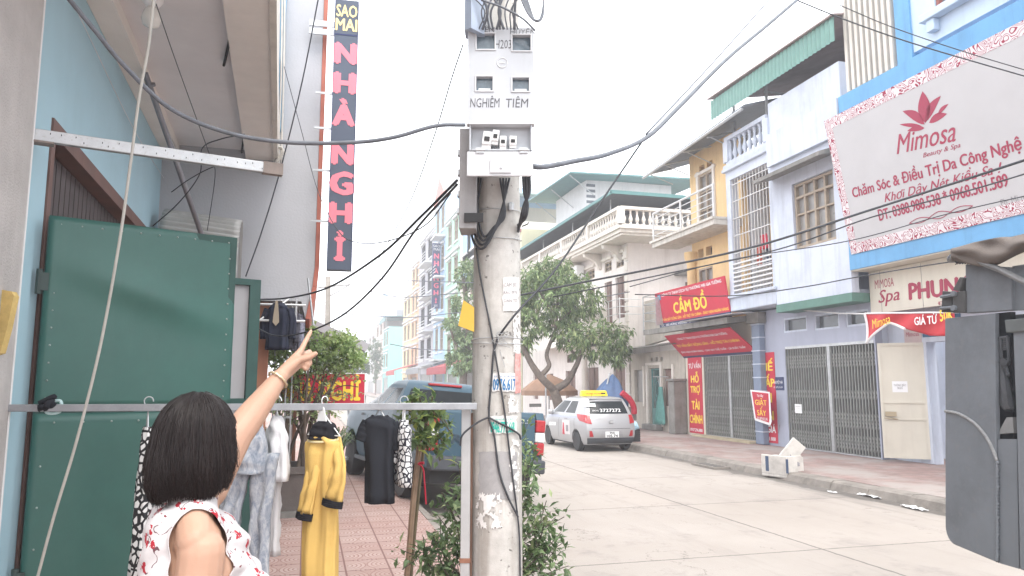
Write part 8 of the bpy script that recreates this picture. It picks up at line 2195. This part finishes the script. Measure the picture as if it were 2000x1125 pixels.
# weld seam: arc then straight down
seam = [(1846, 803), (1866, 806), (1888, 816), (1910, 833), (1928, 856), (1940, 880), (1947, 900)]
mb = MB(); pts = spl([gp2(*q, .003) for q in seam], 6); mb.tube(pts, .011, 6); mb.build('weld_bead', M('pale_weld', (.3, .3, .3), .6, .2, 30, bump=.5, bscale=80), gk, smooth=True)
mb = MB(); rr = random.Random(2); pts = []
for i in range(60): pts.append(gp2(1947 + rr.uniform(-1, 1) + (1 if i % 2 else -1), 900 + (1096 - 900) * i / 59, .002))
mb.tube(pts, [.009 + .004 * (i % 2) for i in range(60)], 6); mb.build('weld_seam', K['slate'], gk, smooth=True)
mb = MB(); gprism(mb, [(1966, 815), (1978, 815), (1980, 845), (1948, 848)], -.118, -.03); mb.build('wedge', M('dusty_ledge', (.26, .26, .26), .8, .1, 8), gk)
# latch
mb = MB()
for a_, b_ in (((1953, 660), (1957, 705)), ((1968, 658), (1970, 705)), ((1953, 660), (1968, 658)), ((1957, 705), (1961, 720)), ((1970, 705), (1961, 720))): mb.tube([gp2(*a_, -.03), gp2(*b_, -.03)], .01, 6)
for i in range(6): mb.tube([gp2(1959, 663 + i * 4, -.03), gp2(1968, 662 + i * 4, -.03)], .006, 5)
mb.lathe([(.0, -.015), (.03, -.012), (.03, .012), (0, .015)], gp2(1962, 708, -.03), 10, 'x'); mb.tube([gp2(1962, 710, -.03), gp2(1968, 730, -.03), gp2(1970, 733, -.02)], .012, 6)
mb.tube([gp2(1958, 712, -.05), gp2(1968, 790, -.05), gp2(1972, 800, -.05)], [.02, .045, .03], 8)
mb.build('toggle_latch', M('oily_steel', (.1, .105, .115), .4, .2, 12, metal=.4), gk, smooth='auto')
# hinge bracket at the corner
mb = MB(); gprism(mb, [(1840, 568), (1858, 570), (1860, 610), (1838, 610)], -.05, -.03); gprism(mb, [(1861, 570), (1884, 568), (1884, 611), (1860, 611)], -.05, .03); gprism(mb, [(1860, 566), (1874, 541), (1882, 543), (1872, 569)], -.05, .035); mb.build('hinge_bracket', M('dull_iron', (.085, .085, .085), .6, .2, 9), gk, bevel=.005)
mb = MB(); mb.tube([gp2(1838, 580, -.02), gp2(1884, 572, -.0)], .012, 6); mb.tube([gp2(1838, 602, -.02), gp2(1884, 598, -.0)], .012, 6)
for q in ((1872, 574), (1872, 602)): mb.lathe([(0, -.05), (.02, -.05), (.02, -.03), (0, -.03)], gp2(*q, 0), 8, 'x')
mb.build('hinge_pin', K['slate'], gk)
# bow tube and canvas
mb = MB(); mb.tube([gp2(1856, 506, .0), gp2(1880, 504, .02), gp2(1905, 500, .03)], .028, 10); mb.tube([gp2(1898, 506, .05), gp2(1950, 525, .07), gp2(2060, 580, .1)], .02, 8); mb.build('canopy_tube', M('worn_tube', (.2, .2, .2), .5, .2, 9, metal=.3), gk, smooth='auto')
mb = MB(); mb.lathe([(.012, -.04), (.032, -.04), (.032, -.03), (.012, -.03)], gp2(1852, 506, .0), 10, 'y'); 
for i in range(5): mb.tube(spl([gp2(1866 + i * 6, 508, .03), gp2(1870 + i * 5, 514, .04), gp2(1876 + i * 5, 508, .03)], 4), .008, 5)
mb.build('lashing_rope', K['bumper'], gk)
canv = M('olive_brown_canvas', (.155, .13, .115), .95, .12, 3, bump=.3, bscale=150, dirt=.3)
def cv(u, v):
    x = 1858 + u * 190; top = 487 - 40 * u - 14 * math.sin(u * 5.5) * u; bot = 500 + 10 * u + 26 * math.sin(u * 6.2) * (u * 1.2)
    if u > .62: top -= (u - .62) * 60
    y = top + (bot + 8 - top) * v
    return gp2(x, y, .045 + .05 * math.sin(v * 3.1) + .028 * math.sin(u * 7 + v * 6) * (.3 + u) + .012 * math.sin(u * 13 - v * 9 + 2))
mb = MB(); mb.sheet(cv, 60, 18); o = mb.build('canvas_cover', canv, gk, smooth=True); x_ = o.modifiers.new('thick', 'SOLIDIFY'); x_.thickness = .006
mb = MB(); mb.sheet(lambda u, v: Vector((4.23 + 2.35 * v, 4.0 - u * 5.5, 2.66 + .18 * math.sin(v * math.pi) + .05 * math.sin(u * 14) + .02 * math.sin(u * 33 + v * 8))), 60, 12); o = mb.build('canvas_top', canv, gk, smooth=True); x_ = o.modifiers.new('thick', 'SOLIDIFY'); x_.thickness = .006
# rest of the truck (mostly outside the frame)
mb = MB(); mb.box(4.46, 6.6, -1.8, 4.05, .95, 1.08); mb.box(4.46, 6.6, 3.98, 4.06, 1.081, 2.3); mb.box(6.5, 6.6, -1.8, 3.97, 1.081, 2.3); mb.box(4.46, 4.5, -1.8, 3.97, 1.081, 2.3); mb.build('bed', K['slate'], gk)
mb = MB()
for x in (4.9, 6.0): mb.box(x, x + .12, -3.6, 3.8, .7, .949)
mb.build('chassis', K['dark'], gk)
for x in (4.75, 6.3): wheel(gk, x, 1.0, .5, .3, -1 if x < 5 else 1, 6, K['slate'], .5)
# ================================================================ THE POINTING WOMAN
def capsule(mb, a, b, ra, rb, n=14):
    a, b = Vector(a), Vector(b); d = b - a; L_ = d.length
    d = d.normalized() if L_ > 1e-6 else Vector((0, 0, 1))
    pts, rr = [], []
    for i in range(5):
        t = math.pi / 2 * i / 4; pts.append(a - d * (ra * math.cos(t))); rr.append(max(1e-4, ra * math.sin(t)))
    k = 4
    for i in range(1, k): pts.append(a.lerp(b, i / k)); rr.append(ra + (rb - ra) * i / k)
    for i in range(5):
        t = math.pi / 2 * i / 4; pts.append(b + d * (rb * math.sin(t))); rr.append(max(1e-4, rb * math.cos(t)))
    return mb.tube(pts, rr, n)
def ell(mb, c, A, B, C, ra, rb, rc, n=20, m=12):
    c = Vector(c); v = []
    for i in range(m + 1):
        t = math.pi * i / m
        for j in range(n):
            p = 2 * math.pi * j / n
            v.append(c + A * (ra * math.sin(t) * math.cos(p)) + B * (rb * math.sin(t) * math.sin(p)) + C * (rc * math.cos(t)))
    return mb.add(v, [(i * n + j, (i + 1) * n + j, (i + 1) * n + (j + 1) % n, i * n + (j + 1) % n) for i in range(m) for j in range(n)])
def remeshed(mb, name, voxel, smooth_it=4, fac=.5):
    me = bpy.data.meshes.new('tmp'); me.from_pydata([tuple(v) for v in mb.v], [], mb.f); me.validate()
    ob = link(bpy.data.objects.new('tmp', me))
    r = ob.modifiers.new('r', 'REMESH'); r.mode = 'VOXEL'; r.voxel_size = voxel
    s = ob.modifiers.new('s', 'SMOOTH'); s.factor = fac; s.iterations = smooth_it
    res = baked(ob, name); bpy.data.objects.remove(ob)
    q = MB(); q.v = [tuple(v.co) for v in res.vertices]; q.f = [tuple(p.vertices) for p in res.polygons]
    return q
def ang(d): return (FH * math.cos(R(d)) + RT * math.sin(R(d))).normalized()
fd = ang(64); ld = VUP.cross(fd)            # body: forward and its left
hd = ang(50); hl = VUP.cross(hd)            # head
HC = dep(382, 862, 1.87)
NB = dep(394, 985, 1.89)
base_xy = NB - fd * .0
def B3(f, l, z): return Vector((NB.x, NB.y, 0)) + fd * f + ld * l + VUP * z
wo = T('person', 'woman with short black bob in red flowered sleeveless blouse pointing up with her left arm', 'person', (NB.x, NB.y, .15))
zs_ = 1.525
SR_, SL_ = B3(-.005, -.152, zs_ - .055), dep(404, 958, 2.05)
EL = dep(462, 850, 2.15); WR_ = dep(546, 737, 2.31)
body = MB()
# head, jaw and neck
ell(body, HC + VUP * .014, hl, hd, VUP, .072, .088, .096)
ell(body, HC + hd * .03 - VUP * .055, hl, hd, VUP, .056, .06, .068)
capsule(body, HC + hd * .078 - VUP * .01, HC + hd * .098 - VUP * .035, .008, .014)       # nose
capsule(body, HC + hd * .082 - VUP * .068 + hl * .016, HC + hd * .082 - VUP * .068 - hl * .016, .011, .011)   # lips
for s in (-1, 1): ell(body, HC + hl * (s * .076) - VUP * .012 - hd * .005, hl, hd, VUP, .01, .02, .032, 10, 8)  # ears
capsule(body, HC - VUP * .06 - hd * .02, NB + VUP * .0 - fd * .01, .05, .054)
# trunk
for q_ in (SR_ + VUP * .012, B3(-.01, .15, zs_ - .01)): capsule(body, NB + VUP * .035 - fd * .025, q_ - fd * .015 + VUP * .005, .05, .042)
capsule(body, B3(-.012, -.12, zs_ - .05), B3(-.01, .15, zs_ - .01), .056, .056)
for l in (-.07, .07): capsule(body, B3(.0, l, 1.4), B3(.005, l * .8, 1.22), .1, .085)
for l in (-.06, .06): capsule(body, B3(-.055, l, 1.49), B3(-.05, l, 1.3), .065, .085)
ell(body, B3(.01, 0, 1.36), ld, fd, VUP, .15, .115, .17)
for l in (-.075, .075): ell(body, B3(.095, l, 1.33), ld, fd, VUP, .062, .06, .06)
ell(body, B3(.0, 0, 1.16), ld, fd, VUP, .13, .1, .16)
ell(body, B3(-.015, 0, .98), ld, fd, VUP, .165, .13, .16)
# legs
for l in (-.09, .09):
    capsule(body, B3(.0, l, .93), B3(.015, l, .6), .088, .056); capsule(body, B3(.015, l, .6), B3(-.015, l, .26), .056, .036); capsule(body, B3(-.02, l, .21), B3(.13, l * 1.15, .185), .034, .026)
# right arm hanging
ER = SR_ + Vector((0, 0, -.29)) - fd * .015 - ld * .03; WRr = ER + Vector((0, 0, -.24)) + fd * .05
capsule(body, SR_ - VUP * .012, ER, .054, .047); capsule(body, ER, WRr, .039, .026)
hr = WRr - VUP * .02
for i in range(4):
    o = fd * (.03 - .019 * i); capsule(body, WRr, hr - VUP * .07 + o, .022, .013, 10)
    k1 = hr - VUP * .07 + o; k2 = k1 - VUP * (.038 - .004 * abs(i - 1)) + ld * .006; k3 = k2 - VUP * .03 + ld * .014; capsule(body, k1, k2, .0092, .0085, 8); capsule(body, k2, k3, .0085, .0075, 8)
capsule(body, hr - VUP * .02 + fd * .02, hr - VUP * .055 + fd * .045 + ld * .01, .013, .01, 8); capsule(body, hr - VUP * .055 + fd * .045 + ld * .01, hr - VUP * .088 + fd * .05 + ld * .016, .01, .008, 8)
# left arm raised
capsule(body, SL_, EL, .055, .046); capsule(body, EL, EL.lerp(WR_, .3), .046, .044); capsule(body, EL.lerp(WR_, .3), WR_, .044, .0262)
def h3(px, py, D_): return dep(px, py, D_)
kn = [h3(587, 686, 2.395), h3(592, 694, 2.41), h3(591, 702, 2.415), h3(586, 711, 2.41)]
for k in kn: capsule(body, WR_, WR_.lerp(k, .55), .023, .0175, 10); capsule(body, WR_.lerp(k, .5), k, .0175, .0118, 10)
def finger(pts, rr):
    for a, b, ra, rb in zip(pts, pts[1:], rr, rr[1:]): capsule(body, a, b, ra, rb, 10)
finger([kn[0], h3(596, 668, 2.42), h3(603, 655, 2.44), h3(607.5, 646.5, 2.455)], [.0105, .0092, .0085, .0068])
finger([kn[1], h3(604, 687, 2.455), h3(608, 696, 2.44), h3(602, 702, 2.42)], [.0108, .0095, .009, .008])
finger([kn[2], h3(603, 702, 2.455), h3(606, 710, 2.435), h3(600, 713, 2.415)], [.0105, .0092, .0088, .0078])
finger([kn[3], h3(597, 714, 2.44), h3(600, 720, 2.42), h3(595, 721, 2.405)], [.0095, .0085, .008, .007])
finger([WR_.lerp(h3(575, 708, 2.355), .5), h3(582, 704, 2.36), h3(601, 699, 2.365), h3(616, 691, 2.375)], [.0175, .0145, .0112, .0088])
bq = remeshed(body, 'body', .0042, 5)
def skin_mat():
    m, n, b = base('skin', .5, spec=.35)
    tc = nd(n, 'ShaderNodeTexCoord').outputs['Object']
    nz = nd(n, 'ShaderNodeTexNoise', i_Scale=9.0, i_Detail=6.0); n.links.new(tc, nz.inputs['Vector'])
    n.links.new(ramp(n, nz.outputs[0], .3, .7, (.38, .225, .155), (.46, .285, .205)), b.inputs['Base Color'])
    b.inputs['Subsurface Weight'].default_value = .12; b.inputs['Subsurface Radius'].default_value = (.012, .005, .003); b.inputs['Subsurface Scale'].default_value = .5
    nb = nd(n, 'ShaderNodeTexNoise', i_Scale=320.0, i_Detail=3.0); n.links.new(tc, nb.inputs['Vector']); bp = nd(n, 'ShaderNodeBump', i_Strength=.12, i_Distance=.003); n.links.new(nb.outputs[0], bp.inputs['Height']); n.links.new(bp.outputs[0], b.inputs['Normal'])
    return m
bo_ = bq.build('body', skin_mat(), wo, smooth=True)
for s in (-1, 1):
    mb = MB(); ell(mb, HC + hd * .082 + hl * (s * .031) + VUP * .008, hl, hd, VUP, .013, .008, .007, 12, 8); mb.build('eye', K['dark'], wo, smooth=True)
mb = MB(); capsule(mb, HC + hd * .092 - VUP * .068 + hl * .016, HC + hd * .092 - VUP * .068 - hl * .016, .0045, .0045); mb.build('mouth', M('lip', (.4, .12, .1), .5), wo, smooth=True)
# nail on the pointing finger
# bracelet
ax = (WR_ - EL).normalized(); u_ = ax.orthogonal().normalized(); v_ = ax.cross(u_); bc_ = WR_ - ax * .01
mb = MB(); N_ = 36
ring = [bc_ + u_ * (.033 * math.cos(2 * math.pi * i / N_)) + v_ * (.033 * math.sin(2 * math.pi * i / N_)) + ax * (.006 * math.sin(2 * math.pi * i / N_)) for i in range(N_ + 1)]
mb.tube(ring, [.0028 + .0022 * (i % 3 == 0) for i in range(N_ + 1)], 6)
mb.tube([bc_ - VUP * .033, bc_ - VUP * .045 + RT * .004, bc_ - VUP * .06 + RT * .002], .003, 5); mb.build('bracelet', M('pale_gold', (.6, .5, .33), .3, .1, 20, metal=.7), wo, smooth=True)
# blouse
bl = MB(); g = .008
for l in (-.14, .13): capsule(bl, NB + VUP * .032 - fd * .025, B3(-.018, l, zs_ - .04), .05 + g, .05 + g)
capsule(bl, B3(-.012, -.15, zs_ - .052), B3(-.012, .13, zs_ - .03), .056 + g, .056 + g)
for l in (-.07, .07): capsule(bl, B3(-.005, l, 1.4), B3(.005, l * .8, 1.22), .1 + g, .085 + g)
for l in (-.06, .06): capsule(bl, B3(-.055, l, 1.49), B3(-.05, l, 1.25), .065 + g, .09 + g)
ell(bl, B3(.01, 0, 1.36), ld, fd, VUP, .152 + g, .115 + g, .17 + g)
for l in (-.075, .075): ell(bl, B3(.098, l, 1.33), ld, fd, VUP, .064 + g, .062 + g, .062 + g)
ell(bl, B3(.02, 0, 1.16), ld, fd, VUP, .14 + g, .115 + g, .2); ell(bl, B3(-.01, 0, 1.02), ld, fd, VUP, .178, .148, .16)
bm = remeshed(bl, 'blouse', .007, 6)
# neckline: open the cloth round the neck; soft folds pushed into the sheet
V = np.array(bm.v); nbv = np.array(NB + fd * .015)
rel = V - nbv; lu, lf_ = rel @ np.array(ld), rel @ np.array(fd)
fold = .0045 * np.sin(lf_ * 70 + V[:, 2] * 55 + 6 * np.sin(V[:, 2] * 9)) * np.clip((lf_ + .02) * 9, .15, 1) + .003 * np.sin(V[:, 2] * 90 - lf_ * 40 + lu * 30)
cen = np.stack([np.full(len(V), NB.x), np.full(len(V), NB.y), V[:, 2]], 1); dirv = V - cen; dirv /= np.linalg.norm(dirv, axis=1)[:, None] + 1e-6
V = V + dirv * fold[:, None]
bm.v = [tuple(x) for x in V]
import bmesh
me_ = bpy.data.meshes.new('t'); me_.from_pydata(bm.v, [], bm.f); B_ = bmesh.new(); B_.from_mesh(me_)
def cut(co, no, test):
    fs = [f for f in B_.faces if test(f.calc_center_median())]; ge = set(fs)
    for f in fs: ge.update(f.verts); ge.update(f.edges)
    bmesh.ops.bisect_plane(B_, geom=list(ge), plane_co=co, plane_no=no, clear_outer=True)
lat = lambda p: (p - Vector(NB)).dot(ld)
cut(B3(0, -.146, 1.45), (VUP * .1 - ld).normalized(), lambda p: lat(p) < -.05 and p.z > 1.35)
cut(B3(0, .135, 1.5), (VUP * .12 + ld).normalized(), lambda p: lat(p) > .05 and p.z > 1.385)
cut(NB + VUP * .035, (VUP + fd * .45).normalized(), lambda p: abs(lat(p)) < .11 and p.z > 1.44)
bm = MB(); bm.v = [tuple(v.co) for v in B_.verts]; B_.verts.index_update(); bm.f = [tuple(v.index for v in f.verts) for f in B_.faces]; B_.free()
def blouse_mat():
    m, n, b = base('flowered_cotton', .85, spec=.2)
    tc = nd(n, 'ShaderNodeTexCoord').outputs['Object']
    nz = nd(n, 'ShaderNodeTexNoise', i_Scale=55.0, i_Detail=3.0); n.links.new(tc, nz.inputs['Vector'])
    off = nd(n, 'ShaderNodeVectorMath', operation='SCALE'); off.inputs[3].default_value = .028; n.links.new(nz.outputs[1], off.inputs[0])
    ad = nd(n, 'ShaderNodeVectorMath', operation='ADD'); n.links.new(tc, ad.inputs[0]); n.links.new(off.outputs[0], ad.inputs[1])
    v = nd(n, 'ShaderNodeTexVoronoi', i_Scale=25.0); n.links.new(ad.outputs[0], v.inputs['Vector'])
    fl = mth(n, 'MULTIPLY', mth(n, 'LESS_THAN', v.outputs[0], .33), mth(n, 'GREATER_THAN', nd_sep(n, v.outputs[1]), .12))
    v2 = nd(n, 'ShaderNodeTexVoronoi', i_Scale=64.0); n.links.new(ad.outputs[0], v2.inputs['Vector'])
    pet = mth(n, 'LESS_THAN', v2.outputs[0], .62)
    fl = mth(n, 'MULTIPLY', fl, pet)
    w = nd(n, 'ShaderNodeTexNoise', i_Scale=24.0, i_Detail=1.0); n.links.new(tc, w.inputs['Vector'])
    st = mth(n, 'LESS_THAN', mth(n, 'ABSOLUTE', mth(n, 'SUBTRACT', w.outputs[0], .5)), .013)
    st = mth(n, 'MULTIPLY', st, mth(n, 'LESS_THAN', v.outputs[0], .5))
    v3 = nd(n, 'ShaderNodeTexVoronoi', i_Scale=40.0); n.links.new(ad.outputs[0], v3.inputs['Vector'])
    bud = mth(n, 'MULTIPLY', mth(n, 'LESS_THAN', v3.outputs[0], .16), mth(n, 'GREATER_THAN', nd_sep(n, v3.outputs[1]), .35))
    c = mixc(n, st, (.5, .475, .475), (.12, .06, .07)); c = mixc(n, bud, c, (.17, .04, .05)); c = mixc(n, fl, c, (.33, .022, .035))
    n.links.new(c, b.inputs['Base Color'])
    wv = nd(n, 'ShaderNodeTexNoise', i_Scale=22.0, i_Detail=3.0); n.links.new(tc, wv.inputs['Vector']); bp = nd(n, 'ShaderNodeBump', i_Strength=.3, i_Distance=.012); n.links.new(wv.outputs[0], bp.inputs['Height']); n.links.new(bp.outputs[0], b.inputs['Normal'])
    return m
def nd_sep(n, s):
    x = nd(n, 'ShaderNodeSeparateColor'); n.links.new(s, x.inputs[0]); return x.outputs[0]
o = bm.build('blouse', blouse_mat(), wo, smooth=True); x_ = o.modifiers.new('thick', 'SOLIDIFY'); x_.thickness = .002; x_.offset = 1
# trousers and shoes
tr_ = MB()
for l in (-.09, .09): capsule(tr_, B3(.0, l, .93), B3(.015, l, .6), .105, .08); capsule(tr_, B3(.015, l, .6), B3(-.012, l, .3), .08, .07)
ell(tr_, B3(-.012, 0, .98), ld, fd, VUP, .18, .145, .14); remeshed(tr_, 'trousers', .012, 4).build('trousers', Kblk, wo, smooth=True)
for l in (-.09, .09):
    mb = MB(); capsule(mb, B3(-.05, l, .182), B3(.15, l * 1.15, .176), .032, .026); remeshed(mb, 'shoe', .008, 2).build('shoe', K['brownwood'], wo, smooth=True)
# hair: bob shell plus strands
def hairpt(a, v, off=0.0):
    """a azimuth from the face (radians), v 0 crown .. 1 hem"""
    ca, sa = math.cos(a), math.sin(a)
    back = max(0, -ca)
    rx, ry = .084 + off, (.091 + .009 * back + off)
    if v < .5:
        t = v / .5 * math.pi / 2; k = math.sin(t); z = .117 * math.cos(t) * (1 + off * 6) + .004
        g = 1 + .01 * math.sin(t) ** 4
    else:
        s = (v - .5) / .5; k = 1; z = .004 - s * (.128 - .01 * math.cos(a)) ; g = 1.01 + .15 * math.sin(s * 2.3) - .12 * s * s
    return HC + hd * .002 + VUP * z + hl * (sa * rx * k * g) + hd * (ca * ry * k * g)
def vmax(a):
    d = abs((a + math.pi) % (2 * math.pi) - math.pi)
    if d > .95: return 1.0 - .03 * math.sin(a * 5)
    if d > .5: return .42 + .56 * ((d - .5) / .45) ** .8
    return .4
mb = MB()
def hs(u, v):
    a = 2 * math.pi * u; p = hairpt(a, v * vmax(a) + 1e-3, -.003 + .0008 * math.sin(a * 31 + 3 * math.sin(a * 5)) * min(1, v * 2)); return p
mb.sheet(hs, 160, 30)
def hair_mat():
    m, n, b = base('black_hair', .38, spec=.5)
    g_ = nd(n, 'ShaderNodeNewGeometry'); x = n.nodes.new('ShaderNodeValToRGB'); e = x.color_ramp.elements; e[0].color = (.014, .011, .011, 1); e[1].color = (.024, .017, .016, 1)
    n.links.new(g_.outputs['Random Per Island'], x.inputs[0]); n.links.new(x.outputs[0], b.inputs['Base Color']); b.inputs['Roughness'].default_value = .4; b.inputs['Specular IOR Level'].default_value = .25
    return m
hm = hair_mat()
hs_o = mb.build('hair', hm, wo, smooth=True)
rnd = random.Random(77); mb = MB()
for i in range(5200):
    a = rnd.uniform(0, 2 * math.pi); vm = vmax(a) * rnd.uniform(.94, 1.035); off = rnd.uniform(-.003, .003) + (rnd.random() < .06) * rnd.uniform(0, .006); w = rnd.uniform(-.2, .2); ph = rnd.uniform(0, 6)
    v0 = rnd.uniform(.02, .25) if rnd.random() < .75 else rnd.uniform(.3, .6)
    if v0 > vm - .1: v0 = .05
    pts = []
    for k in range(11):
        t = k / 10; v = v0 + (vm - v0) * t
        pts.append(hairpt(a + w * t * t + .03 * math.sin(ph + t * 4), v, off + .002 * math.sin(ph + t * 6)) + (rv(rnd) * .004 * t if t > .8 else Vector((0, 0, 0))))
    mb.tube(pts, [.0005 + .0005 * math.sin(math.pi * min(1, k / 10 + .15)) for k in range(11)], 3, cap=False)
mb.build('hair_strands', hm, wo, smooth=True)

# ---------------------------------------------------------------- the humid air over the street
mb = MB(); mb.box(-510, 510, -310, 710, -1.03, 32)
hm_ = bpy.data.materials.new('humid_air'); hm_.use_nodes = True; n = hm_.node_tree; n.nodes.clear()
o_ = n.nodes.new('ShaderNodeOutputMaterial'); v_ = n.nodes.new('ShaderNodeVolumePrincipled')
v_.inputs['Color'].default_value = (.93, .95, 1, 1); v_.inputs['Density'].default_value = .0027; v_.inputs['Anisotropy'].default_value = .2
n.links.new(v_.outputs[0], o_.inputs['Volume'])
SC.cycles.volume_bounces = 2
mb.build('haze', hm_, kind='stuff')
